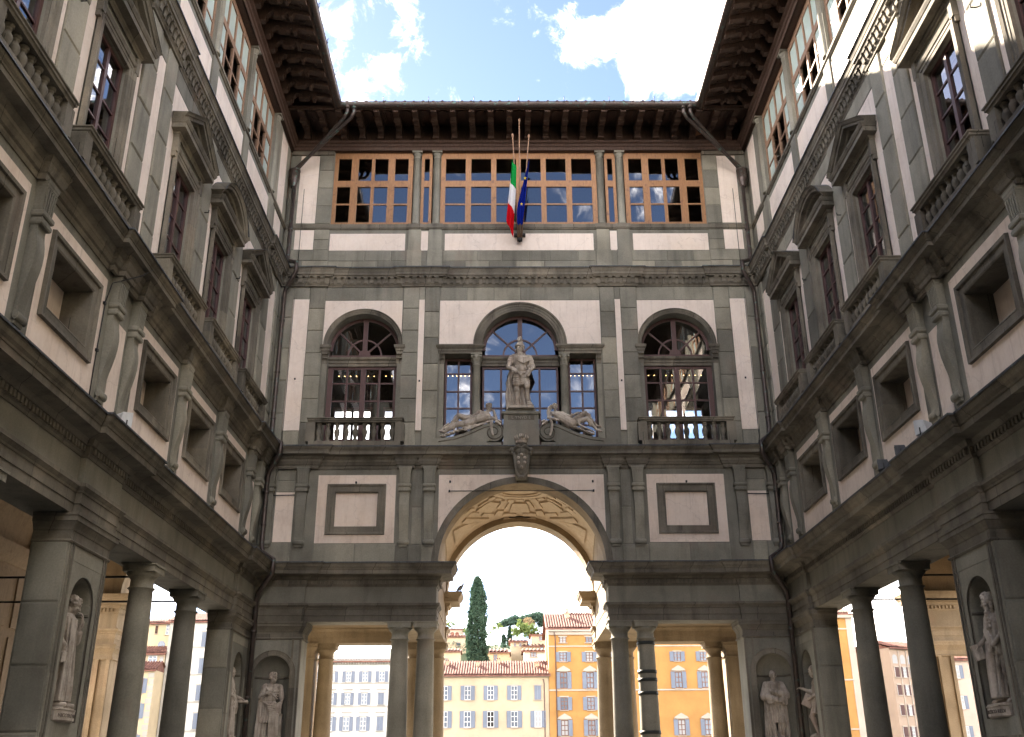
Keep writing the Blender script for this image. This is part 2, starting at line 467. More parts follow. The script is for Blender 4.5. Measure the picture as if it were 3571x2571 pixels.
def balustrade(F, c, half, z0, z1, n0, n1, nb, side=1):
    """balcony rail with two pedestals; returns the part"""
    h = z1-z0; mb = MB()
    F.box(mb, c-half, c+half, n0, n1, z0, z0+.16)                      # plinth
    for sg in (-1, 1):
        F.box(mb, c+sg*(half-.05)-.17, c+sg*(half-.05)+.17, n1-.36, n1-.02, z0+.16, z1-.17)
    o = mb.build("balustrade", STONE2, F.root)
    rail = MB(); path = [(c-half-.02, n0), (c-half-.02, n1-.02), (c+half+.02, n1-.02), (c+half+.02, n0)]
    prof = [(-.3, z1-.17), (0, z1-.17), (.02, z1-.12), (.05, z1-.10), (.05, z1-.05), (.08, z1-.03), (.08, z1), (-.34, z1), (-.34, z1-.17), (-.3, z1-.17)]
    rail.sweep(path, prof, F.plan())
    rail.build("handrail", STONE2, o)
    k = (z1-.17-z0-.16)/.60
    a0, a1 = c-half+.34, c+half-.34
    for i in range(nb):
        inst(BALUSTER, "baluster", o, F.P(a0+(a1-a0)*i/(nb-1), n1-.19, z0+.16), (1, 1, k))
    for sg in (-1, 1):
        for q in range(side):
            inst(BALUSTER, "baluster", o, F.P(c+sg*(half-.05), n1-.50-.22*q, z0+.16), (1, 1, k))
    return o

def console_mesh():
    m = MB()
    def rows(L):
        vs = []
        for z, w, n in L: vs += [(-w/2, 0, z), (-w/2, -n, z), (w/2, -n, z), (w/2, 0, z)]
        fs = []
        for i in range(len(L)-1):
            for k in range(3): fs.append((4*i+k, 4*i+k+1, 4*i+5+k, 4*i+4+k))
        m.add(vs, fs); e = 4*(len(L)-1); o = len(m.v)-len(vs)
        m.f.append((o+e, o+e+1, o+e+2, o+e+3)); m.smooth.append(False)
        m.f.append((o, o+1, o+2, o+3)); m.smooth.append(False)
    rows([(.0, .36, .10), (.09, .36, .12)])
    rows([(.24, .37, .09), (.36, .375, .085), (.55, .38, .11), (.75, .385, .165), (.95, .39, .235), (1.15, .395, .295), (1.35, .40, .33), (1.55, .405, .335), (1.72, .41, .305), (1.87, .41, .255), (1.98, .41, .235), (2.08, .41, .24)])
    m.tube([(-.235, -.12, .165), (.235, -.12, .165)], .095, 12)
    m.tube([(-.25, -.12, .165), (.25, -.12, .165)], .045, 8)
    for z, w, n in ((2.07, .46, .345), (2.24, .50, .37)):
        rows([(z, w, n), (z+.03, w+.05, n+.03), (z+.10, w+.05, n+.03), (z+.13, w, n)])
    rows([(2.19, .44, .33), (2.26, .44, .33)])
    rows([(2.37, .45, .29), (2.55, .455, .295), (2.80, .48, .315), (2.90, .51, .345)])
    rows([(2.90, .53, .355), (2.95, .54, .365), (2.97, .56, .38), (3.03, .56, .38)])
    for k in range(5):          # raised ribs between the flutes
        x = -.19+k*.095
        m.add([(x-.02, -.30, 2.40), (x+.02, -.30, 2.40), (x+.022, -.335, 2.40), (x-.022, -.335, 2.40),
               (x*1.12-.024, -.33, 2.86), (x*1.12+.024, -.33, 2.86), (x*1.12+.026, -.375, 2.86), (x*1.12-.026, -.375, 2.86)],
              [(0, 1, 2, 3), (4, 7, 6, 5), (2, 3, 7, 6), (0, 3, 7, 4), (1, 2, 6, 5)])
    return m.mesh("console", STONE)
CONSOLE = console_mesh()

def column_mesh(name, mat, r0, r1, z0, z1, ab):
    """Tuscan column: base, tapered shaft with necking ring, echinus"""
    h = z1-z0; m = MB(); prof = [(r0*1.32, z0+.12), (r0*1.36, z0+.17), (r0*1.3, z0+.24), (r0*1.1, z0+.26), (r0, z0+.32)]
    for i in range(1, 13):
        t = i/12; prof.append((r0+(r1-r0)*t**1.7, z0+.32+(h-.95)*t))
    zt = z0+.32+h-.95
    prof += [(r1+.03, zt+.01), (r1+.055, zt+.035), (r1+.03, zt+.06), (r1, zt+.075), (r1, zt+.28), (r1+.03, zt+.29), (r1+.03, zt+.31), (r1+.05, zt+.32), (r1+.13, zt+.43)]
    m.lathe(prof, seg=28)
    top = zt+.43
    m.box(-ab, ab, -ab, ab, top, z1-.045); m.box(-ab-.035, ab+.035, -ab-.035, ab+.035, z1-.045, z1)
    m.box(-r0*1.4, r0*1.4, -r0*1.4, r0*1.4, z0, z0+.12)
    return m.mesh(name, mat)
COLUMN = column_mesh("column", STONE, .36, .295, 0.0, 6.78, .41)
COLUMN_REAR = column_mesh("column", BOUNCE_STONE, .36, .295, 0.0, 6.78, .41)
def small_col(r, z0, z1):
    m = MB(); h = z1-z0
    m.lathe([(r*1.25, z0), (r*1.3, z0+.05), (r, z0+.1), (r*1.02, z0+h*.4), (r*.88, z1-.34), (r*1.05, z1-.33), (r*1.05, z1-.3), (r*.88, z1-.28), (r*.88, z1-.2), (r*1.35, z1-.08)], seg=16)
    m.box(-r*1.45, r*1.45, -r*1.45, r*1.45, z1-.08, z1)
    return m.mesh("loggia_column", STONE)
SMALLCOL = small_col(.15, 22.98, 26.56)
def corinthian(r0, r1, z0, z1, mat):
    m = MB(); zc = z1-.46
    m.lathe([(r0*1.25, z0), (r0*1.28, z0+.07), (r0*1.05, z0+.11), (r0*1.15, z0+.16), (r0, z0+.2), (r0, z0+.9), (r1, zc-.05), (r1*1.15, zc-.03), (r1*1.15, zc), (r1*.95, zc+.01), (r1*1.05, zc+.2), (r1*1.5, zc+.40)], seg=18)
    m.box(-r1*1.5, r1*1.5, -r1*1.5, r1*1.5, z1-.06, z1)
    for ring, nn, zz, ll in ((0, 8, zc+.02, .17), (1, 8, zc+.14, .18)):
        for k in range(nn):
            a = 2*pi*(k+.5*ring)/nn; c, s_ = cos(a), sin(a); t = (-s_, c)
            pts = []
            for dz, dr, w in ((0, .0, .05), (ll*.6, .015, .055), (ll, .05, .045), (ll*.92, .085, .02)):
                rr = r1*1.02+dr+.03*ring
                pts.append(((rr*c-t[0]*w, rr*s_-t[1]*w, zz+dz), (rr*c+t[0]*w, rr*s_+t[1]*w, zz+dz)))
            vs = [q for p in pts for q in p]
            m.add(vs, [(2*i, 2*i+1, 2*i+3, 2*i+2) for i in range(3)])
    for k in range(4):
        a = pi/4+k*pi/2
        m.lathe([(.001, z1-.2), (.05, z1-.17), (.055, z1-.13), (.04, z1-.08), (.001, z1-.07)], cx=r1*1.6*cos(a), cy=r1*1.6*sin(a), seg=8, caps=False)
    return m.mesh("corinthian_column", mat)
CORINTH = corinthian(.165, .15, 13.85, 17.07, STONE)

def eave_bracket_mesh():
    side = [(0, 26.99), (.40, 26.99), (.43, 27.03), (.47, 27.20), (.52, 27.24), (.58, 27.33), (.70, 27.38), (.80, 27.30), (.92, 27.20), (1.02, 27.15),
            (1.12, 27.17), (1.17, 27.24), (1.22, 27.26), (1.25, 27.19), (1.30, 27.10), (1.36, 27.10), (1.40, 27.19), (1.45, 27.23), (2.02, 27.10), (2.04, 27.16)]
    top = [(2.04, 27.27), (0, 27.80)]
    m = MB(); w = .115; poly = side+top; n = len(poly)
    vs = [(-w, -a, z) for a, z in poly]+[(w, -a, z) for a, z in poly]
    fs = []
    for i in range(n):
        j = (i+1) % n; fs.append((i, j, n+j, n+i))
    # side faces as a fan of quads to the top line
    def topz(a): return 27.80-(27.80-27.27)/2.04*a
    m.add(vs, fs)
    for sg in (-w, w):
        for a, b in zip(side, side[1:]):
            if abs(a[0]-b[0]) < 1e-6: continue
            m.quad((sg, -a[0], a[1]), (sg, -b[0], b[1]), (sg, -b[0], topz(b[0])), (sg, -a[0], topz(a[0])))
    for k in range(4):            # ribs on the corbel face
        x = -.08+k*.053
        m.box(x-.012, x+.012, -.50, -.44, 27.03, 27.22)
        m.box(x-.012, x+.012, -1.0, -.72, 27.12, 27.36)
    m.box(-w-.02, w+.02, -.42, 0, 26.95, 27.01)
    m.box(-w-.015, w+.015, -1.38, -1.28, 27.08, 27.14)
    return m.mesh("eave_bracket", EAVE)
EAVE_BRACKET = eave_bracket_mesh()
def tile_mesh():
    m = MB(); vs = []; K = 6
    for y, r in ((0, .09), (.5, .078)):
        for q in (r, r-.018):
            for k in range(K+1):
                a = pi*k/K; vs.append((q*cos(a), y, q*sin(a)))
    n = K+1; fs = []
    for k in range(K):
        fs += [(k, k+1, 2*n+k+1, 2*n+k), (n+k, n+k+1, 3*n+k+1, 3*n+k), (k, k+1, n+k+1, n+k)]
    return m.add(vs, fs, True).mesh("roof_tile", TILE)
TILE_ME = tile_mesh()

# moulding profiles (d out of the wall, z) --------------------------------
ARCHITRAVE = [(-.05, 6.78), (0, 6.78), (0, 6.98), (.025, 6.985), (.025, 7.20), (.05, 7.21), (.06, 7.25), (.12, 7.31), (.135, 7.32), (.135, 7.40), (-.05, 7.42)]
FRIEZE0 = [(-.05, 7.42), (0, 7.42), (0, 8.0), (-.05, 8.0)]
CORNICE0 = [(-.05, 7.99), (.03, 7.99), (.05, 8.04), (.07, 8.06), (.07, 8.22), (.14, 8.23), (.17, 8.30), (.20, 8.34), (.55, 8.36), (.55, 8.50), (.575, 8.51), (.59, 8.55),
            (.64, 8.60), (.67, 8.68), (.69, 8.70), (.69, 8.745), (-.05, 8.80)]
CORNICE1 = [(-.05, 12.36), (.03, 12.36), (.05, 12.42), (.05, 12.47), (.10, 12.50), (.14, 12.58), (.16, 12.60), (.16, 12.68), (.22, 12.74), (.24, 12.80), (.47, 12.82), (.47, 12.93),
            (.49, 12.94), (.50, 12.97), (.55, 13.01), (.58, 13.06), (.58, 13.10), (-.05, 13.14)]
CORNICE2 = [(-.05, 20.0), (.03, 20.0), (.04, 20.05), (.07, 20.09), (.08, 20.12), (.08, 20.36), (.205, 20.37), (.22, 20.42), (.26, 20.44), (.26, 20.55), (.275, 20.56), (.285, 20.60),
            (.31, 20.66), (.33, 20.68), (.33, 20.74), (-.05, 20.80)]
BED1 = [(-.05, 12.36), (.02, 12.36), (.035, 12.42), (.035, 12.47), (.07, 12.50), (.10, 12.57), (.115, 12.60), (.115, 12.69), (.16, 12.75), (.18, 12.805), (-.05, 12.805)]
def bed_break(F, c, n=0.0, w=.29, d=.17):
    """mouldings under the cornice step forward over each console"""
    MB().sweep([(c-w, n), (c-w, n+d), (c+w, n+d), (c+w, n)], BED1, F.plan()).build("cornice_break", STONE2, F.root)
def lead_cap(F, path, d, z, name="lead_flashing"):
    mb = MB().sweep(path, [(-.04, z+.052), (d+.025, z+.006), (d+.03, z-.03), (d+.036, z-.03), (d+.036, z+.012), (-.04, z+.062)], F.plan())
    return mb.build(name, LEAD, F.root)
def dentils(F, s0, s1, n0, n1, z0, z1, pitch, w, name="dentil_row", mat=None):
    mb = MB(); k = int((s1-s0)/pitch); off = (s1-s0-k*pitch)/2
    for i in range(k):
        a = s0+off+i*pitch+(pitch-w)/2
        F.box(mb, a, a+w, n0, n1, z0, z1)
    return mb.build(name, mat or STONE2, F.root, kind="stuff")
def modillion_row(F, s0, s1, n, pitch=.26):
    """curved little brackets under the upper cornice"""
    mb = MB(); k = max(1, int((s1-s0)/pitch)); p = (s1-s0)/k
    for i in range(k):
        c = s0+(i+.5)*p; w = p*.30
        prof = [(n+.09, 20.12), (n+.12, 20.12), (n+.135, 20.17), (n+.14, 20.23), (n+.165, 20.29), (n+.20, 20.32), (n+.20, 20.365), (n+.09, 20.365)]
        vs = [F.P(c-w, a, z) for a, z in prof]+[F.P(c+w, a, z) for a, z in prof]; q = len(prof)
        mb.add(vs, [(i, (i+1) % q, q+(i+1) % q, q+i) for i in range(q)]+[tuple(range(q)), tuple(range(2*q-1, q-1, -1))])
    return mb.build("modillion_row", STONE2, F.root, kind="stuff")

def niche(F, c, r, zb, zs, root, depth=None):
    """half-round niche with quarter-dome, archivolt, sill line"""
    mb = MB(); K = 16; vs = []; P = F.P; d = r*1.0
    for z in (zb, zs):
        for k in range(K+1):
            a = pi-pi*k/K; vs.append(P(c+r*cos(a), -d*sin(a), z))
    mb.add(vs, [(k, k+1, K+1+k+1, K+1+k) for k in range(K)], True)
    rows = 7; vs = []
    for j in range(rows+1):
        b = pi/2*j/rows
        for k in range(K+1):
            a = pi-pi*k/K; vs.append(P(c+r*cos(a)*cos(b), -d*sin(a)*cos(b), zs+r*sin(b)))
    mb.add(vs, [(j*(K+1)+k, j*(K+1)+k+1, (j+1)*(K+1)+k+1, (j+1)*(K+1)+k) for j in range(rows) for k in range(K)], True)
    vs = [P(c+r*cos(pi-pi*k/K), -d*sin(pi-pi*k/K), zb) for k in range(K+1)]
    mb.poly(vs)
    o = mb.build("niche", STONE, root)
    fr = MB(); path = [(c-r, zb)]+arc_pts(c, r, zs, n=20)+[(c+r, zb)]
    fr.sweep(path, [(0, -.02), (0, .025), (.05, .03), (.06, .02), (.16, .022), (.165, .04), (.19, .045), (.20, .0)], F.elev())
    fr.build("niche_surround", STONE2, o)
    led = MB(); vs = []
    for z, q in ((zs-.13, 0), (zs-.11, .035), (zs-.07, .035), (zs-.055, 0)):
        for k in range(K+1):
            a = pi-pi*k/K; vs.append(P(c+(r-q)*cos(a), -(d-q)*sin(a), z))
    led.add(vs, [(j*(K+1)+k, j*(K+1)+k+1, (j+1)*(K+1)+k+1, (j+1)*(K+1)+k) for j in range(3) for k in range(K)])
    led.build("niche_ledge", STONE2, o)
    return o
def pier_face(F, mb, s0, s1, z0, z1, c, r, zb, zs, n):
    wall_grid(F, mb, s0, s1, z0, zs, [(c-r, c+r, zb, zs)], n)
    arch_fill(F, mb, s0, s1, zs, z1, c, r, n, 20)
PIERCAP = [(-.03, 6.16), (.006, 6.16), (.035, 6.17), (.055, 6.20), (.035, 6.23), (.012, 6.24), (.012, 6.42), (.03, 6.43), (.05, 6.48), (.10, 6.56), (.11, 6.58), (.14, 6.60), (.14, 6.70), (.165, 6.71), (.165, 6.772), (-.03, 6.772)]
def eaves(F, s0, s1, brackets, name_tiles=None, gut0=None, gut1=None):
    """timber frieze, carved brackets, soffit boards, gutter"""
    root = F.root
    mb = MB(); F.box(mb, s0, s1, -.3, .02, 26.56, 27.9)
    mb.build("eave_frieze", EAVE, root)
    MB().sweep([(s0, 0), (s1, 0)], [(-.02, 26.56), (.05, 26.56), (.07, 26.62), (.07, 26.70), (.12, 26.74), (.14, 26.82), (.22, 26.86), (.24, 26.92), (.24, 26.96), (-.02, 26.985)], F.plan()).build("eave_moulding", EAVE, root)
    sof = MB(); sof.quad(F.P(s0, -.1, 27.86), F.P(s1, -.1, 27.86), F.P(s1, 2.2, 27.265), F.P(s0, 2.2, 27.265))
    F.box(sof, s0, s1, 2.03, 2.10, 27.17, 27.31)
    sof.build("soffit", EAVE, root)
    for b in brackets:
        inst(EAVE_BRACKET, "eave_bracket", root, F.P(b, 0, 0))
    pan = MB(); zf = lambda n: 27.80-.2598*n-.005
    bs = sorted(brackets)
    for a, b in zip(bs, bs[1:]):
        if b-a > 1.2: continue
        c = (a+b)/2; w = .15; path = [(c-w, .15), (c-w, 1.62)]+[(c-w*cos(pi*k/6), 1.62+.16*sin(pi*k/6)) for k in range(1, 6)]+[(c+w, 1.62), (c+w, .15)]
        for off, ht in ((0, .05), (-.07, .035)):
            pan.sweep(path, [(off, 0), (off, -ht), (off+.035, -ht), (off+.035, 0)], lambda x, y, h: F.P(x, y, zf(y)+h))
    pan.build("soffit_panel", EAVE, root, kind="stuff")
    g0 = s0 if gut0 is None else gut0; g1 = s1 if gut1 is None else gut1
    g = MB(); prof = [(2.20+.155*cos(pi+pi*k/10), 27.32+.155*sin(pi+pi*k/10)) for k in range(11)]
    prof = prof+[(2.37, 27.32), (2.37, 27.35), (2.34, 27.35)]+[(2.20+.135*cos(2*pi-pi*k/10), 27.32+.135*sin(2*pi-pi*k/10)) for k in range(11)]+[(2.02, 27.33)]
    g.sweep([(g0, 0), (g1, 0)], prof, F.plan())
    go = g.build("gutter", COPPER, root)
    k = int((g1-g0)/1.85)
    for i in range(1, k):
        c = g0+i*(g1-g0)/k
        h = MB(); h.tube([F.P(c, 2.34, 27.28), F.P(c, 2.39, 27.36), F.P(c, 2.36, 27.50), F.P(c, 2.42, 27.54)], .014, 5)
        F.box(h, c-.02, c+.02, 2.02, 2.385, 27.355, 27.37)
        h.build("gutter_hook", IRON, go)
# ------------------------------------------------------------------ ground and sky-side setting
g = MB().quad((-900, -300, 0), (900, -300, 0), (900, 52, 0), (-900, 52, 0)).build("ground", PAVE); g['kind'] = 'structure'

# ------------------------------------------------------------------ the end wing (back wall, arch, loggia)
BK = empty("palace_end_wing", "tall end wing closing the courtyard, with the great arch and statues on its ledge", "building", (0, 36, 0))
B = Facade(BK, 1)
HW = 9.65
def sym(fn):
    for q in (-1, 1): fn(q)
def rng2(q, a, b): return (a, b) if q > 0 else (-b, -a)

# backing wall in stone -------------------------------------------------
w = MB()
ARC = (0, 3.06, 8.75)
# mezzanine with the arch
arch_fill(B, w, -3.3, 3.3, 8.75, 12.4, 0, 3.06, 0)
wall_grid(B, w, -HW, -3.3, 8.75, 12.4, [(-6.91, -5.34, 10.19, 11.48)], 0); wall_grid(B, w, 3.3, HW, 8.75, 12.4, [(5.34, 6.91, 10.19, 11.48)], 0)
# piano nobile with three openings
SW = 6.2; RI = 1.40; ZS = 17.45
holes = [(-SW-RI, -SW+RI, 13.15, ZS), (SW-RI, SW+RI, 13.15, ZS), (-3.0, 3.0, 13.15, 17.43)]
wall_grid(B, w, -HW, HW, 12.4, 17.43, holes, 0)
arch_fill(B, w, -HW, -4.0, 17.43, 20.02, -SW, RI, 0); arch_fill(B, w, 4.0, HW, 17.43, 20.02, SW, RI, 0)
arch_fill(B, w, -4.0, 4.0, 17.43, 20.02, 0, 1.5, 0)
# attic
AT = -0.10
wall_grid(B, w, -HW-.1, HW+.1, 20.02, 26.7, [(-7.86, 7.86, 23.0, 26.58)], AT)
for c in (-SW, SW):
    arch_reveal(B, w, c, RI, 17.43, 0, -.75); reveal(B, w, c-RI, c+RI, 13.15, 17.43, 0, -.75, 'lrb')
arch_reveal(B, w, 0, 1.5, 17.43, 0, -.75); reveal(B, w, -3.0, 3.0, 13.15, 17.07, 0, -.75, 'lrb')
reveal(B, w, -7.86, 7.86, 23.0, 26.58, AT, -.5, 'lrtb')
w.build("wall", STONE, BK)
a = MB(); arch_reveal(B, a, 0, 3.06, 8.75, 0.0, -1.0, 40)
a.build("arch_soffit", BOUNCE_STONE, BK)
MB().sweep(arc_pts(0, 3.06, 8.75, n=40), [(0, .002), (0, .05), (.24, .06), (.25, .0)], B.elev()).build("archivolt", STONE2, BK)

# plaster panels ---------------------------------------------------------
def plaster(F, s0, s1, z0, z1, n, mat, name="plaster_panel", arch=None, t=.014):
    mb = MB()
    if arch is None: F.box(mb, s0, s1, n-.01, n+t, z0, z1)
    else:
        c, r, zc = arch
        arch_fill(F, mb, s0, s1, max(zc, z0), z1, c, r, n+t)
    return mb.build(name, mat, F.root)
for q in (-1, 1):
    pm = MB(); wall_grid(B, pm, *rng2(q, 4.68, 7.58), 9.57, 12.14, [(*rng2(q, 5.10, 7.15), 9.95, 11.75)], .014); pm.build("plaster_panel", PLASTER_LOW, BK)
    plaster(B, *rng2(q, 8.43, 9.11), 9.62, 11.49, 0, PLASTER_LOW)
    plaster(B, *rng2(q, 8.44, 9.08), 13.89, 19.44, .06, PLASTER)
    plaster(B, *rng2(q, 4.70, 7.80), 17.47, 19.40, 0, PLASTER, arch=(q*SW, 1.58, 17.47))
    plaster(B, *rng2(q, 3.81, 4.03), 13.88, 19.42, .06, PLASTER)
    plaster(B, *rng2(q, 8.51, 9.30), 23.05, 26.36, AT, PLASTER)
    plaster(B, *rng2(q, 8.51, 9.30), 21.80, 22.72, AT, PLASTER)
    plaster(B, *rng2(q, 4.72, 7.84), 21.75, 22.54, AT, PLASTER)
    plaster(B, *rng2(q, 3.77, 4.06), 21.75, 22.66, AT, PLASTER)
plaster(B, -3.08, 3.08, 21.75, 22.54, AT, PLASTER)
plaster(B, -3.2, 3.2, 17.45, 19.40, 0, PLASTER, arch=(0, 1.86, 17.45))
sp = MB()
pts = [p for p in arc_pts(0, 3.30, 8.75, n=60) if abs(p[0]) <= 3.12]
for p, r in zip(pts, pts[1:]):
    sp.quad(B.P(p[0], .014, p[1]), B.P(r[0], .014, r[1]), B.P(r[0], .014, 12.14), B.P(p[0], .014, 12.14))
sp.build("plaster_panel", PLASTER_LOW, BK)

# ashlar: separate stones with open joints -------------------------------
for q in (-1, 1):
    stones(B, *rng2(q, 7.80, 8.44), 13.25, 20.0, .06, .64, .95, .09, stagger=False)
    stones(B, *rng2(q, 9.08, 9.65), 13.25, 20.0, .06, .6, 1.25, .09, stagger=False)
    stones(B, *rng2(q, 8.44, 9.08), 19.44, 20.0, .06, .64, .56, .09)
    stones(B, *rng2(q, 8.44, 9.08), 13.25, 13.89, .06, .64, .64, .09)
    stones(B, *rng2(q, 3.22, 3.81), 13.25, 20.0, .06, .6, 1.05, .09, stagger=False)
    stones(B, *rng2(q, 4.03, 4.68), 13.25, 20.0, .06, .65, .98, .09, stagger=False)
    stones(B, *rng2(q, 3.81, 4.03), 19.42, 20.0, .06, .3, .58, .09)
    stones(B, *rng2(q, 4.70, 7.80), 19.41, 20.0, .012, 1.5, .6, .05, stagger=False)
    stones(B, *rng2(q, 4.6, 7.86), 20.78, 21.73, AT+.02, .98, .48, .05)
    stones(B, *rng2(q, 7.86, 9.7), 20.78, 21.78, AT+.035, .9, .5, .05)
    stones(B, *rng2(q, 7.88, 8.5), 21.78, 22.74, AT+.03, .62, .5, .05, stagger=False)
    stones(B, *rng2(q, 7.88, 8.5), 23.02, 26.5, AT+.03, .62, .85, .05, stagger=False)
    stones(B, *rng2(q, 9.32, 9.7), 21.78, 26.5, AT+.03, .4, 1.2, .05, stagger=False)
    stones(B, *rng2(q, 4.62, 7.62), 8.85, 9.55, .012, 1.5, .7, .05, stagger=False)
    stones(B, *rng2(q, 8.43, 9.65), 8.85, 9.6, .012, .7, .75, .05)
    stones(B, *rng2(q, 8.43, 9.11), 11.5, 12.36, .012, .7, .43, .05, stagger=False)
    stones(B, *rng2(q, 3.2, 4.62), 8.85, 9.5, .03, .48, .7, .05, stagger=False)
    stones(B, *rng2(q, 3.70, 4.06), 9.5, 12.3, .02, .4, 1.4, .05, stagger=False)
stones(B, -3.15, 3.15, 20.78, 21.73, AT+.02, 1.0, .48, .05)
stones(B, -3.2, 3.2, 19.41, 20.0, .012, 1.15, .6, .05, stagger=False)
stones(B, -3.12, 3.12, 12.15, 12.36, .012, 1.6, .25, .04, stagger=False)

# panel frames of the mezzanine
for q in (-1, 1):
    a, b = rng2(q, 5.02, 7.23)
    fr = MB(); fr.sweep(rect_path(a+.32, b-.32, 10.19, 11.48), [(0, -.15), (0, .03), (.04, .05), (.05, .04), (.22, .04), (.235, .08), (.30, .09), (.31, 0)], B.elev(), closed=True)
    fo = fr.build("panel_frame", STONE2, BK)
    pm = MB(); B.quad(pm, a+.3, b-.3, 10.17, 11.5, -.10); pm.build("panel_back", PLASTER_LOW, fo)
# hollow for the panel: the wall behind is set back
for q in (-1, 1):
    for c in (3.42, 4.33, 8.13): inst(CONSOLE, "console", BK, (q*c, -.015, 9.42), (.86, .66, .985))
    for c in (3.42, 4.33, 8.13): bed_break(B, q*c)
    inst(CONSOLE, "console", BK, (q*9.36, -.015, 9.42), (.86, .66, .985))

# cornices ---------------------------------------------------------------
def brk(q): return q
CP1 = [(-9.7, .12), (-7.62, .12), (-7.62, 0), (7.62, 0), (7.62, .12), (9.7, .12)]
MB().sweep(CP1, CORNICE1, B.plan()).build("main_cornice", STONE2, BK)
lead_cap(B, CP1, .58, 13.10)
CP2 = [(-9.7, .10), (-7.75, .10), (-7.75, 0), (-4.72, 0), (-4.72, .08), (-3.18, .08), (-3.18, 0), (3.18, 0), (3.18, .08), (4.72, .08), (4.72, 0), (7.75, 0), (7.75, .10), (9.7, .10)]
MB().sweep(CP2, CORNICE2, B.plan()).build("upper_cornice", STONE2, BK)
lead_cap(B, CP2, .33, 20.74)
for (s0, s1, n) in ((-9.6, -7.8, .10), (-7.7, -4.75, 0), (-4.7, -3.2, .08), (-3.15, 3.15, 0), (3.2, 4.7, .08), (4.75, 7.7, 0), (7.8, 9.6, .10)):
    modillion_row(B, s0, s1, n)
# sill course of the attic
CPS = [(-9.75, AT+.02), (-7.9, AT+.02), (-4.6, AT+.02), (-4.6, AT+.07), (-4.06, AT+.07), (-4.06, AT+.02), (-3.76, AT+.02), (-3.76, AT+.07), (-3.2, AT+.07), (-3.2, AT+.02),
       (3.2, AT+.02), (3.2, AT+.07), (3.76, AT+.07), (3.76, AT+.02), (4.06, AT+.02), (4.06, AT+.07), (4.6, AT+.07), (4.6, AT+.02), (9.75, AT+.02)]
MB().sweep(CPS, [(-.05, 22.72), (.02, 22.73), (.04, 22.78), (.06, 22.79), (.06, 22.82), (.03, 22.84), (.03, 22.98), (-.05, 23.0)], B.plan()).build("sill_course", STONE2, BK)
for q in (-1, 1):
    for c in (3.48, 4.33):
        pm = MB(); B.box(pm, q*c-.26, q*c+.26, AT-.01, AT+.06, 21.75, 22.73); pm.build("pedestal", STONE, BK)
        pm = MB(); B.box(pm, q*c-.30, q*c+.30, AT-.01, AT+.08, 20.80, 21.75); pm.build("pedestal_base", STONE, BK)
        inst(SMALLCOL, "loggia_column", BK, (q*c, -(AT-.08), 0))
    pm = MB(); B.box(pm, *rng2(q, 7.88, 9.68), AT-.01, AT+.10, 26.38, 26.56); pm.build("pilaster_cap", STONE2, BK)

# attic windows
ROWS_A = [(23.13, 23.98), (24.05, 24.87), (25.17, 26.27)]
for q in (-1, 1):
    cols = [(-7.70, -7.14), (-6.84, -6.28), (-6.14, -5.57), (-5.28, -4.71)]
    if q > 0: cols = sorted((-b, -a) for a, b in cols)
    window(B, "attic_window", *rng2(q, 4.51, 7.86), 23.0, 26.58, cols, ROWS_A, -.16, WOOD)
    window(B, "attic_sidelight", *rng2(q, 3.68, 4.14), 23.0, 26.58, [rng2(q, 3.80, 4.02)], [(23.13, 24.87), (25.17, 26.27)], -.16, WOOD)
    mb = MB()
    for c in (3.48, 4.33): B.box(mb, q*c-.17, q*c+.17, -.46, -.30, 23.0, 26.58)
    mb.build("mullion_pier", STONE, BK)
cc = [(.10, .95), (1.17, 2.02), (2.26, 3.11)]
window(B, "attic_window", -3.31, 3.31, 23.0, 26.58, sorted([(-b, -a) for a, b in cc]+cc), ROWS_A, -.16, WOOD)
# attic gallery behind: floor, walls, ceiling
mb = MB(); mb.quad(B.P(-9.5, -.52, 22.95), B.P(9.5, -.52, 22.95), B.P(9.5, -6.4, 22.95), B.P(-9.5, -6.4, 22.95))
mb.quad(B.P(-9.5, -.52, 26.9), B.P(9.5, -.52, 26.9), B.P(9.5, -6.4, 26.9), B.P(-9.5, -6.4, 26.9))
for x in (-9.5, 9.5): mb.quad(B.P(x, -.52, 22.95), B.P(x, -6.4, 22.95), B.P(x, -6.4, 26.9), B.P(x, -.52, 26.9))
B.quad(mb, -9.5, 9.5, 22.95, 26.9, -6.4)
mb.build("attic_room", ROOM, BK)

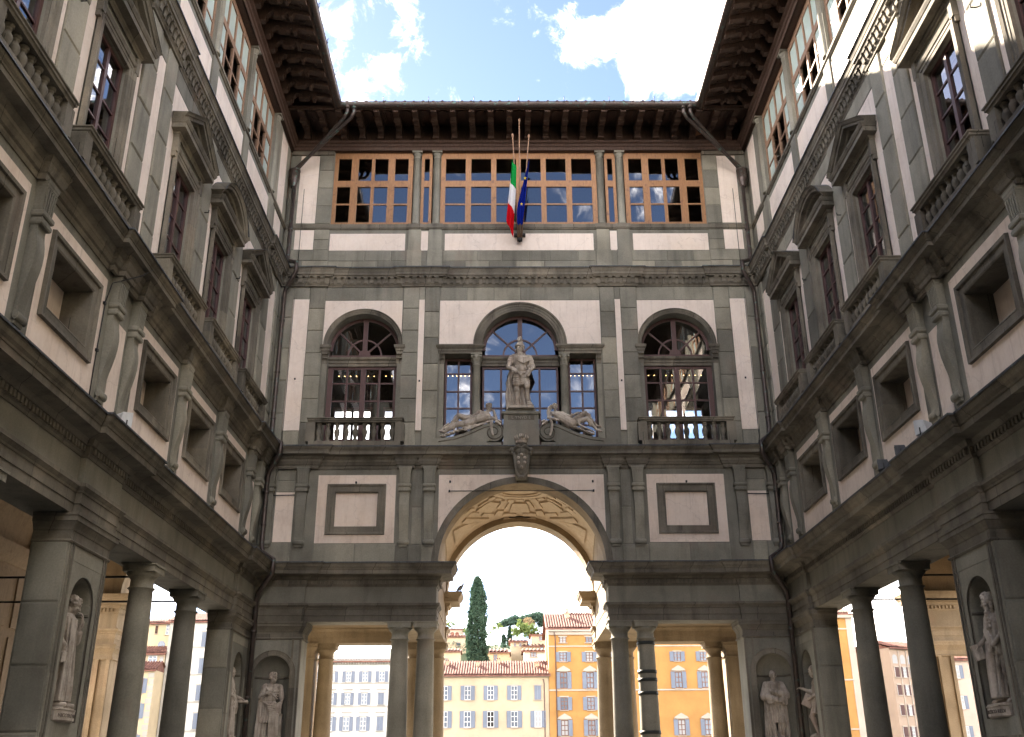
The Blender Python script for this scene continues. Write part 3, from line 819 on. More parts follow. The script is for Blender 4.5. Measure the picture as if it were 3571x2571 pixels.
# piano nobile: side arched windows --------------------------------------
for q in (-1, 1):
    c = q*SW
    MB().sweep(arc_pts(c, RI, ZS, n=30), [(0, .002), (0, .02), (.06, .035), (.07, .05), (.12, .05), (.135, .075), (.165, .085), (.17, 0)], B.elev()).build("archivolt", STONE2, BK)
    # pilaster jambs with leafy capitals and impost
    for e in (-1, 1):
        x = c+e*(RI+.055)
        mb = MB(); B.box(mb, x-.085, x+.085, -.02, .05, 13.3, 16.65); B.box(mb, x-.11, x+.11, -.02, .07, 13.3, 13.5); jo = mb.build("jamb_pilaster", STONE, BK)
        lf = MB()
        for zz, dn, ll in ((16.66, .04, .22), (16.82, .06, .24)):
            for k in range(3):
                sx = x+(k-1)*.07
                lf.add([B.P(sx-.045, dn, zz), B.P(sx+.045, dn, zz), B.P(sx+.05, dn+.03, zz+ll*.7), B.P(sx-.05, dn+.03, zz+ll*.7), B.P(sx+.03, dn+.10, zz+ll), B.P(sx-.03, dn+.10, zz+ll), B.P(sx+.02, dn+.12, zz+ll*.8), B.P(sx-.02, dn+.12, zz+ll*.8)],
                       [(0, 1, 2, 3), (3, 2, 4, 5), (5, 4, 6, 7)])
        B.box(lf, x-.10, x+.10, 0, .06, 16.64, 17.05)
        lf.build("leaf_capital", STONE2, jo)
        MB().sweep([(x-.12, 0), (x-.12, .07), (x+.12, .07), (x+.12, 0)], [(-.03, 17.05), (.0, 17.06), (.01, 17.16), (.04, 17.19), (.04, 17.26), (.09, 17.32), (.10, 17.42), (-.03, 17.44)], B.plan()).build("impost", STONE2, jo)
    mb = MB().sweep([(c-RI, -.42), (c+RI, -.42)], [(-.2, 16.72), (0, 16.72), (0, 16.84), (.03, 16.85), (.03, 16.94), (.10, 17.0), (.12, 17.08), (-.2, 17.10)], B.plan())
    mb.build("transom", STONE2, BK)
    cols = [(-1.20, -.68), (-.60, -.10), (.10, .60), (.68, 1.20)]
    cols = [(c+a, c+b) for a, b in cols]
    window(B, "arched_window", c-RI, c+RI, 13.15, 16.72, cols, [(13.72, 14.52), (14.58, 15.26), (15.32, 16.0), (16.06, 16.62)], -.50, REDW, pane=PANE_SIDE)
def fanlight(c, r, n, mat, pane_me):
    zc = 17.13; mb = MB(); rr = r
    mb.sweep(arc_pts(c, rr, zc+.3, n=24), [(-.12, n-.09), (-.12, n), (.02, n), (.02, n-.09)], B.elev())
    o = mb.build("fanlight", mat, BK)
    m2 = MB(); B.box(m2, c-rr, c+rr, n-.085, n-.003, zc-.04, zc+.10); B.box(m2, c-.09, c+.09, n-.087, n+.004, zc+.10, zc+.3+rr-.1)
    m2.sweep(arc_pts(c, .66, zc+.10, n=18), [(-.03, n-.08), (-.03, n-.005), (.03, n-.005), (.03, n-.08)], B.elev())
    for sg in (-1, 1):
        a = radians(43); x0, z0 = c+sg*.22*cos(a), zc+.10+.22*sin(a); x1, z1 = c+sg*(rr-.03)*cos(a)*1.04, zc+.10+(rr-.03)*sin(a)*1.06
        dx, dz = -.032*sin(a)*sg, .032*cos(a)
        vs = [B.P(x0-dx, n-.01, z0-dz), B.P(x1-dx, n-.01, z1-dz), B.P(x1+dx, n-.01, z1+dz), B.P(x0+dx, n-.01, z0+dz)]
        vs += [B.P(x0-dx, n-.08, z0-dz), B.P(x1-dx, n-.08, z1-dz), B.P(x1+dx, n-.08, z1+dz), B.P(x0+dx, n-.08, z0+dz)]
        m2.add(vs, [(0, 1, 2, 3), (0, 1, 5, 4), (3, 2, 6, 7)])
    hub = [B.P(c+.24*cos(pi*k/10), n+.006, zc+.10+.24*sin(pi*k/10)) for k in range(11)]
    m2.poly(hub)
    m2.build("glazing_bar", mat, o)
    g = MB(); pts = arc_pts(c, rr-.1, zc+.3, n=24); g.poly([B.P(p[0], n-.05, p[1]) for p in pts]+[B.P(c+rr-.1, n-.05, zc+.08), B.P(c-rr+.1, n-.05, zc+.08)])
    g.build("pane", pane_me.materials[0], o)
    return o
fanlight(-SW, RI, -.50, REDW, PANE_SIDE); fanlight(SW, RI, -.50, REDW, PANE_SIDE)
for q in (-1, 1): balustrade(B, q*6.25, 1.72, 13.14, 14.22, .10, .56, 9)

# centre: three-part window ----------------------------------------------
MB().sweep(arc_pts(0, 1.5, 17.43, n=36), [(0, .002), (0, .03), (.07, .045), (.08, .06), (.17, .06), (.18, .08), (.26, .085), (.28, .12), (.345, .13), (.35, 0)], B.elev()).build("archivolt", STONE2, BK)
for q in (-1, 1):
    s0, s1 = rng2(q, 1.52, 3.2)
    MB().sweep([(s0, 0), (s0, .06), (s1, .06), (s1, 0)] if True else 0, [(-.05, 17.07), (0, 17.07), (0, 17.16), (.03, 17.17), (.03, 17.25), (.08, 17.30), (.10, 17.34), (.12, 17.36), (.12, 17.42), (-.05, 17.44)], B.plan()).build("side_entablature", STONE2, BK)
    e = MB(); B.box(e, s0+.01, s1-.01, -.72, .05, 17.065, 17.44); e.build("lintel", STONE, BK)
    inst(CORINTH, "corinthian_column", BK, (q*1.72, .10, 0))
    mb = MB(); B.box(mb, *rng2(q, 2.98, 3.16), -.02, .05, 13.3, 16.62); B.box(mb, *rng2(q, 2.94, 3.20), -.02, .08, 13.3, 13.95); jp = mb.build("jamb_pilaster", STONE, BK)
    lf = MB()
    for zz, dn, ll in ((16.64, .04, .2), (16.8, .06, .22)):
        for k in range(3):
            sx = q*3.07+(k-1)*.06
            lf.add([B.P(sx-.04, dn, zz), B.P(sx+.04, dn, zz), B.P(sx+.045, dn+.03, zz+ll*.7), B.P(sx-.045, dn+.03, zz+ll*.7), B.P(sx+.03, dn+.09, zz+ll), B.P(sx-.03, dn+.09, zz+ll)], [(0, 1, 2, 3), (3, 2, 4, 5)])
    B.box(lf, q*3.07-.09, q*3.07+.09, 0, .06, 16.62, 17.05)
    lf.build("leaf_capital", STONE2, jp)
    a, b = rng2(q, 1.9, 2.98)
    m = (a+b)/2
    window(B, "side_window", a, b, 13.15, 17.07, [(a+.08, m-.035), (m+.035, b-.08)], [(13.7, 14.25), (14.31, 14.95), (15.01, 15.65), (15.71, 16.40), (16.46, 16.98)], -.50, REDW)
window(B, "centre_window", -1.5, 1.5, 13.15, 16.72, [(-1.42, -.80), (-.72, -.08), (.08, .72), (.80, 1.42)], [(13.6, 14.25), (14.31, 14.95), (15.01, 15.65), (15.71, 16.62)], -.50, REDW)
MB().sweep([(-1.55, -.42), (1.55, -.42)], [(-.2, 16.72), (0, 16.72), (0, 16.84), (.03, 16.85), (.03, 16.94), (.10, 17.0), (.12, 17.08), (-.2, 17.10)], B.plan()).build("transom", STONE2, BK)
fanlight(0, 1.5, -.50, REDW, PANE)
# rooms of the piano nobile, open to windows on the river side
for a, b in ((-9.3, -3.4), (-3.35, 3.35), (3.4, 9.3)):
    mb = MB()
    for z in (13.10, 19.6): mb.quad(B.P(a, -.76, z), B.P(b, -.76, z), B.P(b, -6.3, z), B.P(a, -6.3, z))
    for x in (a, b): mb.quad(B.P(x, -.76, 13.1), B.P(x, -6.3, 13.1), B.P(x, -6.3, 19.6), B.P(x, -.76, 19.6))
    c = (a+b)/2; hs = []
    if abs(c) > 1: hs = [(c-2.0, c-.25, 14.0, 17.15), (c+.25, c+2.0, 14.0, 17.15)]
    wall_grid(B, mb, a, b, 13.1, 19.6, hs, -6.3)
    for sgn in (0,):
        wall_grid(B, mb, a, b, 13.1, 19.6, [(a+.05, b-.05, 13.12, 19.2)], -.78)
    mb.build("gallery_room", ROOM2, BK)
    for h in hs: window(B, "rear_window", *h, [(h[0]+.08, (h[0]+h[1])/2-.05), ((h[0]+h[1])/2+.05, h[1]-.08)], [(14.1, 15.5), (15.58, 17.05)], -6.25, REDW, pane=None, pick=lambda i, j: None)
bm = MB()
for c in (-SW, SW, -2.45, 2.45):
    for k in range(10 if abs(c) > 3 else 6):
        x = c+(-1.05+k*.235 if abs(c) > 3 else -.42+k*.168); bm.lathe([(.001, 16.52), (.018, 16.535), (.001, 16.55)], cx=x, cy=1.0, seg=6, caps=False)
bm.build("lamp_string", BULB, BK)

# pedestal and scrolls above the arch
pd = MB()
pd.sweep([(-.68, .02), (-.68, .58), (.68, .58), (.68, .02)], [(-.3, 13.12), (0, 13.12), (-.01, 14.40), (-.06, 14.42), (-.10, 14.72), (-.12, 14.73), (-.12, 14.80), (-.3, 14.80)] if False else
         [(-.5, 13.12), (0, 13.12), (-.02, 14.33), (.03, 14.34), (.05, 14.38), (.05, 14.44), (-.02, 14.46), (-.10, 14.50), (-.17, 14.60), (-.5, 14.62)], B.plan())
B.box(pd, -.55, .55, .0, .45, 14.42, 14.61)
pdo = pd.build("statue_pedestal", STONE, BK)
pt = MB(); B.box(pt, -.50, .50, .56, .572, 14.12, 14.30); pt.build("inscription_tablet", STONE2, pdo)
def scroll(q):
    mb = MB(); c = (1.03, 13.66); r = .37
    top = [(3.65, 13.38), (3.1, 13.41), (2.55, 13.49), (2.15, 13.61), (1.75, 13.79), (1.40, 13.955), (1.12, 14.02)]
    prof = top+[(c[0]+r*cos(t), c[1]+r*sin(t)) for t in [pi/2+.1+i*.25 for i in range(0, 15)]]
    prof += [(1.35, 13.22), (3.65, 13.22)]
    prof = [(q*x, z) for x, z in prof]; n = len(prof)
    vs = [B.P(x, .04, z) for x, z in prof]+[B.P(x, .50, z) for x, z in prof]
    mb.add(vs, [(i, (i+1) % n, n+(i+1) % n, n+i) for i in range(n)]+[tuple(range(n, 2*n))])
    B.box(mb, *rng2(q, .75, 3.75), .0, .54, 13.12, 13.24)
    o = mb.build("scroll", STONE, BK)
    sp = MB(); pts = []
    for i in range(40):
        t = i/39; a = pi/2+2*pi*1.85*t; rr = .31*(1-t)+.05; pts.append(B.P(q*(c[0]+rr*cos(a)), .505, c[1]+rr*sin(a)))
    sp.tube(pts, .025, 5)
    sp.tube([B.P(q*x, .505, z-.12) for x, z in top[1:]], .022, 5)
    sp.lathe([(.001, 0), (.07, 0)], seg=8, caps=False) if False else None
    sp.build("scroll_line", STONE2, o)
    return o
sym(scroll)

# tie rod, hooks
MB().tube([B.P(-2.68, .07, 11.50), B.P(2.68, .07, 11.50)], .014, 6).build("tie_rod", IRON, BK)
for x, z in ((-2.68, 11.5), (2.68, 11.5), (-2.66, 11.86), (2.66, 11.86), (-8.76, 16.0), (8.76, 16.0), (-3.93, 15.9), (3.93, 15.9), (-6.16, 11.84), (6.16, 11.84)):
    mb = MB(); B.box(mb, x-.03, x+.03, .02, .10, z-.035, z+.035); mb.build("wall_bolt", IRON, BK)
for q in (-1, 1): MB().tube([B.P(q*8.4, .10, 11.36), B.P(q*9.3, .12, 11.34)], .02, 6).build("iron_rod", IRON, BK)

# ground order of the end wing -------------------------------------------
for q in (-1, 1):
    path = [(-9.7, .10), (-7.76, .10), (-7.76, 0), (-3.08, 0), (-3.08, -1.0)] if q < 0 else [(3.08, -1.0), (3.08, 0), (7.76, 0), (7.76, .10), (9.7, .10)]
    MB().sweep(path, ARCHITRAVE, B.plan()).build("architrave", STONE2, BK)
    MB().sweep(path, FRIEZE0, B.plan()).build("frieze", STONE, BK)
    MB().sweep(path, CORNICE0, B.plan()).build("entablature_cornice", STONE2, BK)
    lead_cap(B, path, .69, 8.745)
    s0, s1 = rng2(q, 3.08, 9.7)
    mb = MB(); B.box(mb, s0+.02, s1-.02, -.96, -.03, 6.785, 8.78); mb.build("lintel", STONE, BK)
    dentils(B, *rng2(q, 3.1, 7.72), .06, .125, 8.08, 8.21, .155, .085)
    dentils(B, *rng2(q, 7.8, 9.6), .16, .225, 8.08, 8.21, .155, .085)
    dt = MB()
    for k in range(6): B.box(dt, *rng2(q, 2.95, 3.02), -.95+k*.155, -.87+k*.155, 8.08, 8.21)
    dt.build("dentil_row", STONE2, BK, kind="stuff")
    # paired columns
    for c in (3.45, 4.37):
        o = inst(COLUMN, "column", BK, B.P(q*c, -.40, 0))
        if q > 0 and c > 4:
            for z in (6.02, 5.05, 4.78, 4.33, 3.05, 2.63, 1.9):
                t = min(1, max(0, (z-.32)/5.83)); r = .36+(.295-.36)*t**1.7
                MB().lathe([(r+.006, z-.055), (r+.022, z-.055), (r+.022, z+.055), (r+.006, z+.055)], seg=28, caps=False).build("strap", STRAP, o)
    # corner pier with niche
    a, b = rng2(q, 7.76, 9.65); pm = MB(); c = q*8.71
    pier_face(B, pm, a, b, 0, 6.80, c, .62, 2.72, 5.0, .02)
    e = b if q < 0 else a
    pm.quad(B.P(e, .02, 0), B.P(e, -1.0, 0), B.P(e, -1.0, 6.8), B.P(e, .02, 6.8))
    pm.quad(B.P(a, -1.0, 0), B.P(b, -1.0, 0), B.P(b, -1.0, 6.8), B.P(a, -1.0, 6.8))
    po = pm.build("corner_pier", STONE, BK)
    niche(B, c, .62, 2.72, 5.0, BK)
    path = [(-9.65, .02), (-7.76, .02), (-7.76, -1.0)] if q < 0 else [(7.76, -1.0), (7.76, .02), (9.65, .02)]
    MB().sweep(path, PIERCAP, B.plan()).build("pier_capital", STONE2, po)
    for x in (7.80, 8.06) if True else ():
        mb = MB(); B.box(mb, q*x-.035, q*x+.035, .02, .05, 0, 6.2); mb.build("pilaster_fillet", STONE2, po)

# loggia behind: rear row, ceilings, vault ------------------------------
RN = -6.0      # inner face of the rear beams
for q in (-1, 1):
    s0, s1 = rng2(q, 3.08, 9.7)
    mb = MB(); B.box(mb, s0+.02, s1-.02, RN-.97, RN-.03, 6.785, 8.78); mb.build("rear_lintel", BOUNCE_STONE, BK)
    # mouldings face the courtyard (inner side), turning the arch edge
    pin = [(-9.7, RN), (-3.08, RN), (-3.08, RN-1.0)] if q < 0 else [(3.08, RN-1.0), (3.08, RN), (9.7, RN)]
    MB().sweep(pin, ARCHITRAVE, B.plan()).build("rear_architrave", BOUNCE_STONE, BK)
    MB().sweep([(p[0], p[1]) for p in pin], CORNICE0, B.plan()).build("rear_cornice", BOUNCE_STONE, BK)
    dentils(B, *rng2(q, 3.1, 5.0), RN+.06, RN+.125, 8.08, 8.21, .155, .085, mat=BOUNCE_STONE)
    pl = MB(); B.box(pl, s0, s1, RN, -.98, 7.36, 7.42); pl.build("loggia_ceiling", BOUNCE_STONE, BK)
    # cross beam over the columns, along the passage
    xb = MB(); B.box(xb, *rng2(q, 3.10, 4.7), RN+.01, -.97, 6.80, 7.35); B.box(xb, *rng2(q, 3.12, 3.6), RN+.01, -.97, 7.35, 8.78); xb.build("passage_beam", BOUNCE_STONE, BK)
    for c in (3.45, 4.37, 8.0):
        inst(COLUMN_REAR, "column", BK, B.P(q*c, RN-.5, 0))
    rp = MB(); B.box(rp, *rng2(q, 8.42, 10.3), RN-1.0, RN, 0, 6.785); ro = rp.build("rear_pier", BOUNCE_STONE, BK)
    MB().sweep(([(-10.3, RN), (-8.42, RN), (-8.42, RN-1.0)] if q < 0 else [(8.42, RN-1.0), (8.42, RN), (10.3, RN)]), PIERCAP, B.plan()).build("pier_capital", BOUNCE_STONE, ro)
# rear arch wall and everything above on the river side
rw = MB()
for n in (RN, RN-1.0): arch_fill(B, rw, -9.7, 9.7, 8.75, 13.1, 0, 3.06, n)
arch_reveal(B, rw, 0, 3.06, 8.75, RN, RN-1.0, 40)
for z0, z1, hs in ((13.1, 27.9, [(-8.4, -6.6, 14.0, 17.2), (-6.1, -4.3, 14.0, 17.2), (4.3, 6.1, 14.0, 17.2), (6.6, 8.4, 14.0, 17.2)]),):
    wall_grid(B, rw, -9.7, 9.7, z0, z1, hs, RN-1.0)
rw.build("rear_wall", BOUNCE_STONE, BK)
# sail vault between the arches with raised stucco bands
VX, VY, VZ = 3.847, 4.86, 3.847
VC = -3.5
def vz(x, n, off=0.0):
    t = 1-(x/VX)**2-((n-VC)/VY)**2
    return 8.75+VZ*sqrt(max(0.0, t))-off
vt = MB(); NX, NY = 24, 20
vs = [(lambda x, n: B.P(x, n, vz(x, n)))(-3.08+6.16*i/NX, -.98-5.04*j/NY) for i in range(NX+1) for j in range(NY+1)]
vt.add(vs, [(i*(NY+1)+j, i*(NY+1)+j+1, (i+1)*(NY+1)+j+1, (i+1)*(NY+1)+j) for i in range(NX) for j in range(NY)], True)
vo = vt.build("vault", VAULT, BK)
for x in (-3.09, 3.09):
    lu = MB()
    pts = [(-.98-5.04*j/20) for j in range(21)]
    for a, b in zip(pts, pts[1:]):
        lu.quad(B.P(x, a, 8.6), B.P(x, b, 8.6), B.P(x, b, vz(3.06, b)), B.P(x, a, vz(3.06, a)))
    lu.build("lunette", BOUNCE_STONE, BK)
def slab(pts, t=.085, name="stucco_band"):
    """raised panel following the vault; pts are plan corners"""
    mb = MB(); out = []
    for k in range(len(pts)):
        a, b = pts[k], pts[(k+1) % len(pts)]
        for i in range(4): out.append((a[0]+(b[0]-a[0])*i/4, a[1]+(b[1]-a[1])*i/4))
    out = [(max(-3.05, min(3.05, x)), max(-5.98, min(-1.02, n))) for x, n in out]
    cx = sum(p[0] for p in out)/len(out); cn = sum(p[1] for p in out)/len(out)
    lo = [B.P(x, n, vz(x, n, t)) for x, n in out]; hi = [B.P(x, n, vz(x, n, -.01)) for x, n in out]; n = len(out)
    mb.add(lo+hi+[B.P(cx, cn, vz(cx, cn, t))], [(i, (i+1) % n, n+(i+1) % n, n+i) for i in range(n)]+[(i, (i+1) % n, 2*n) for i in range(n)])
    mb.build(name, VAULT, vo)
def pol(r, a): return (r*sin(a), VC-r*1.0*cos(a)*.98)
def ring(r0, r1, a0, a1, k=5): return [pol(r0, a0+(a1-a0)*i/k) for i in range(k+1)]+[pol(r1, a1+(a0-a1)*i/k) for i in range(k+1)]
for r0, r1, t in ((.80, .92, .06), (.92, .98, .09), (.98, 1.16, .06)):
    for k in range(8): slab(ring(r0, r1, k*pi/4, (k+1)*pi/4, 3), t, "stucco_ring")
for k in range(8):
    a = k*pi/4
    slab(ring(1.16, 1.34, a-.13, a+.13, 2)); slab(ring(1.50, 2.18, a-.20, a+.20, 3), .10)
    slab(ring(1.16, 1.42, a-.393, a-.20, 2)); slab(ring(1.16, 1.42, a+.20, a+.393, 2)) if False else None
    for sg in (-1, 1):
        slab([pol(1.34, a+sg*.16), pol(1.34, a+sg*.30), pol(1.95, a+sg*.33), pol(1.95, a+sg*.26), pol(1.50, a+sg*.24)])
        slab([pol(2.28, a+sg*.06), pol(2.28, a+sg*.30), pol(2.46, a+sg*.30), pol(2.46, a+sg*.06)])
    slab(ring(2.10, 2.42, a+.393-.07, a+.393+.07, 2)); slab(ring(2.58, 2.80, a-.26, a+.26, 3))
for sx in (-1, 1):
    for sn in (-1, 1):
        slab([(sx*1.55, VC+sn*2.15), (sx*2.70, VC+sn*2.20), (sx*2.75, VC+sn*1.35)], .10)
ln = MB(); ln.tube([B.P(-.10, VC+2.3, vz(0, VC+2.3)-.02), B.P(0, VC+2.3, 11.98), B.P(.14, VC+2.3, vz(0, VC+2.3)-.02)], .022, 6); ln.build("iron_hanger", IRON, BK)

# side wall of the loggia bays towards the corridors is open; roof -------
BR = [q*(.39+.785*k) for q in (-1, 1) for k in range(12)]
eaves(B, -9.75, 9.75, BR, gut0=-7.42, gut1=7.42)
rf = MB(); rf.quad(B.P(-7.6, 2.2, 27.36), B.P(7.6, 2.2, 27.36), B.P(12.5, -3.5, 29.1), B.P(-12.5, -3.5, 29.1)); rf.quad(B.P(-12.5, -3.5, 29.1), B.P(12.5, -3.5, 29.1), B.P(12.5, -9.0, 27.6), B.P(-12.5, -9.0, 27.6))
rf.build("roof", TILE, BK)
ang = atan2(29.1-27.36, 5.7)
for k in range(39):
    x = -7.45+k*.392+rnd.uniform(-.02, .02)
    inst(TILE_ME, "roof_tile", BK, (x, -2.27, 27.36+rnd.uniform(-.01, .012)), (1, 1.2, 1), (ang, 0, rnd.uniform(-.05, .05)))
# ------------------------------------------------------------------ the two long wings
WINS = [31.75, 27.90, 24.05, 18.65, 14.80, 10.95]
PEDS = ['tri', 'seg', 'tri', 'tri', 'seg', 'tri']
S0, S1 = 8.0, 36.0
PIERS = [(20.42, 22.48), (7.3, 9.4)]
REARLEN = -95.0
def pediment(F, c, kind, parent):
    path = [(c-1.16, -.05), (c-1.16, .10), (c+1.16, .10), (c+1.16, -.05)]
    mb = MB().sweep(path, [(-.03, 17.94), (.01, 17.94), (.03, 18.0), (.06, 18.03), (.06, 18.08), (.25, 18.10), (.25, 18.24), (.27, 18.25), (.31, 18.33), (.32, 18.37), (-.03, 18.39)], F.plan())
    apex = 19.22
    if kind == 'tri':
        rk = [(c-1.50, 18.37), (c, apex), (c+1.50, 18.37)]; inner = [(c-1.2, 18.37), (c, apex-.16), (c+1.2, 18.37)]
    else:
        R = (1.5**2+(apex-18.37)**2)/(2*(apex-18.37)); zc = apex-R; a = math.asin(1.5/R)
        rk = [(c+R*sin(-a+2*a*i/14), zc+R*cos(-a+2*a*i/14)) for i in range(15)]; inner = [(c+(x-c)*.82, 18.37+(z-18.37)*.82) for x, z in rk]
    mb.sweep(rk, [(-.12, .0), (-.10, .14), (-.04, .18), (-.04, .32), (.05, .33), (.05, .37), (.10, .40), (.14, .44), (.14, .0)], F.elev())
    o = mb.build("pediment", STONE2, parent)
    tm = MB(); pts = inner; 
    tm.poly([F.P(x, .02, z) for x, z in pts]); tm.build("tympanum", STONE, parent)
    # inner frame of the tympanum
    lead = MB()
    for p, q in zip(rk, rk[1:]):
        lead.quad(F.P(p[0], .45, p[1]+.165), F.P(q[0], .45, q[1]+.165), F.P(q[0], -.05, q[1]+.19), F.P(p[0], -.05, p[1]+.19))
    lead.build("lead_flashing", LEAD, parent)
    sm = [(c+(x-c)*.52, 18.37+.10+(z-18.37)*.52) for x, z in (rk if kind == 'tri' else rk[::2])]
    sm2 = sm[::1]
    fr = MB(); fr.sweep(sm2, [(0, .0), (0, .07), (.07, .09), (.08, 0)], F.elev()); F.box(fr, sm2[0][0], sm2[-1][0], .0, .08, sm2[0][1]-.07, sm2[0][1])
    fr.build("tympanum_frame", STONE2, parent)
    dk = MB(); dk.poly([F.P(x, .026, z) for x, z in sm2]); dk.build("tympanum_shade", LEAD, parent)  # dark sheet painting the shade of the tympanum hollow

def wing(root, sg):
    F = Facade(root, sg)
    PN = -.05; A = -.12
    wins = [w for w in WINS]
    # --- wall sheets
    holesM = [(w-.95, w+.95, 10.24, 11.52) for w in wins]
    holesP = [(w-.80, w+.80, 13.15, 17.44) for w in wins]
    mb = MB()
    wall_grid(F, mb, REARLEN, S1, 8.75, 12.4, holesM, 0)
    wall_grid(F, mb, REARLEN, S1, 12.4, 20.05, holesP, PN)
    ATT = [(29.75, 33.35), (25.75, 29.35), (21.95, 25.35), (17.3, 20.75), (13.4, 16.9), (9.5, 13.0)]
    wall_grid(F, mb, REARLEN, S1+.1, 20.05, 26.7, [(a, b, 23.0, 26.58) for a, b in ATT], A)
    for w in wins: reveal(F, mb, w-.80, w+.80, 13.15, 17.44, PN, -.5)
    for a, b in ATT: reveal(F, mb, a, b, 23.0, 26.58, A, -.5)
    mb.build("wall", STONE, root)
    # deep blind openings of the mezzanine
    for i, w in enumerate(wins):
        o = MB().sweep(rect_path(w-.95, w+.95, 10.24, 11.52), [(0, -.9), (0, .03), (.04, .05), (.05, .04), (.20, .04), (.215, .09), (.29, .10), (.30, 0)], F.elev(), closed=True).build("mezzanine_frame", STONE2, root)
        bk = MB(); F.quad(bk, w-.97, w+.97, 10.2, 11.55, -.62); bk.build("recess_back", PLASTER_LOW, o)
    # --- plaster panels
    def pl(s0, s1, z0, z1, n, mat): plaster(F, s0, s1, z0, z1, n, mat)
    cons = [35.05, 33.78, 29.83, 25.97, 22.0, 20.72, 16.72, 12.88]
    edges = [(30.25, 33.25), (26.4, 29.4), (22.45, 25.55), (17.15, 20.25), (13.3, 16.3), (9.4, 12.45)]
    for a, b in edges:
        w = (a+b)/2; c = min(wins, key=lambda t: abs(t-w))
        pm = MB(); wall_grid(F, pm, a, b, 9.3, 12.15, [(c-1.24, c+1.24, 9.95, 11.81)], .014); pm.build("plaster_panel", PLASTER_LOW, root)
    pl(21.05, 21.68, 9.3, 11.5, 0, PLASTER_LOW); pl(34.15, 34.70, 9.3, 11.5, 0, PLASTER_LOW)
    PIL = [(35.30, 36.0), (33.42, 34.28), (29.40, 30.25), (25.55, 26.40), (21.68, 22.42), (20.25, 21.1), (16.30, 17.15), (12.45, 13.30)]
    cuts = sorted(PIL)
    for i in range(len(cuts)-1):
        a, b = cuts[i][1], cuts[i+1][0]
        c = [w for w in wins if a < w < b]
        hs = [(c[0]-1.08, c[0]+1.08, 13.1, 17.8)] if c else []
        pm = MB(); wall_grid(F, pm, a, b, 13.15, 19.42, hs, PN+.014); pm.build("plaster_panel", PLASTER, root)
    for a, b in PIL:
        stones(F, a, b, 13.15, 20.02, PN+.07, b-a, 1.25, .10, stagger=False)
    for a, b in zip([p[1] for p in cuts], [p[0] for p in cuts[1:]]):
        stones(F, a, b, 19.44, 20.02, PN+.02, 1.3, .6, .05, stagger=False)
    stones(F, 22.5, 33.3, 8.82, 9.28, .012, 1.3, .5, .05, stagger=False); stones(F, 9.5, 20.2, 8.82, 9.28, .012, 1.3, .5, .05, stagger=False)
    stones(F, 20.2, 22.5, 8.82, 9.3, .03, .8, .5, .05, stagger=False)
    for c in cons: bed_break(F, c, .12 if c > 33.3 or 20.2 < c < 22.6 else 0)
    for c in cons: inst(CONSOLE, "console", root, F.P(c, .0, 9.36), (.84, .64, 1.0))
    # --- cornices
    c1 = [(REARLEN, 0), (20.15, 0), (20.15, .12), (22.62, .12), (22.62, 0), (33.25, 0), (33.25, .12), (36.2, .12)]
    MB().sweep(c1, CORNICE1, F.plan()).build("main_cornice", STONE2, root); lead_cap(F, c1, .58, 13.10)
    c2 = [(REARLEN, 0), (20.2, 0), (20.2, .08), (22.5, .08), (22.5, 0), (33.4, 0), (33.4, .10), (36.2, .10)]
    MB().sweep([(a, b+PN) for a, b in c2], CORNICE2, F.plan()).build("upper_cornice", STONE2, root); lead_cap(F, [(a, b+PN) for a, b in c2], .33, 20.74)
    for (a, b, n) in ((8.0, 20.15, 0), (20.25, 22.45, .08), (22.55, 33.35, 0), (33.45, 35.3, .10)): modillion_row(F, a, b, n+PN)
    c0 = [(REARLEN, 0), (20.42, 0), (20.42, .12), (22.55, .12), (22.55, 0), (33.45, 0), (33.45, .12), (36.2, .12)]
    MB().sweep(c0, ARCHITRAVE, F.plan()).build("architrave", STONE2, root)
    MB().sweep(c0, FRIEZE0, F.plan()).build("frieze", STONE, root)
    MB().sweep(c0, CORNICE0, F.plan()).build("entablature_cornice", STONE2, root); lead_cap(F, c0, .69, 8.745)
    for (a, b, n) in ((8.0, 20.4, 0), (20.45, 22.5, .12), (22.6, 33.4, 0), (33.5, 35.6, .12)): dentils(F, a, b, n+.06, n+.125, 8.08, 8.21, .155, .085)
    lt = MB(); F.box(lt, REARLEN, 36.0, -.96, -.03, 6.785, 8.78); lt.build("lintel", STONE, root)
    # --- attic windows, columns, plaques
    cols_s = [33.55, 29.55, 25.55, 21.75, 20.95, 17.1, 13.2, 9.3]
    for c in cols_s:
        inst(SMALLCOL, "loggia_column", root, F.P(c, A-.06, 0))
        pm = MB(); F.box(pm, c-.30, c+.30, A-.01, A+.06, 20.8, 22.73); pm.build("pedestal", STONE, root)
        mu = MB(); F.box(mu, c-.19, c+.19, -.46, -.30, 23.0, 26.58); mu.build("mullion_pier", STONE, root)
    st = MB(); F.box(st, 33.75, 35.9, A-.01, A+.03, 23.0, 26.5); st.build("corner_pilaster", STONE, root)
    plaster(F, 34.35, 35.35, 23.05, 26.36, A+.03, PLASTER); plaster(F, 34.35, 35.35, 21.80, 22.66, A, PLASTER)
    MB().sweep([(REARLEN, A+.02), (36.0, A+.02)], [(-.05, 22.72), (.02, 22.73), (.05, 22.78), (.08, 22.79), (.08, 22.83), (.04, 22.85), (.04, 22.98), (-.05, 23.0)], F.plan()).build("sill_course", STONE2, root)
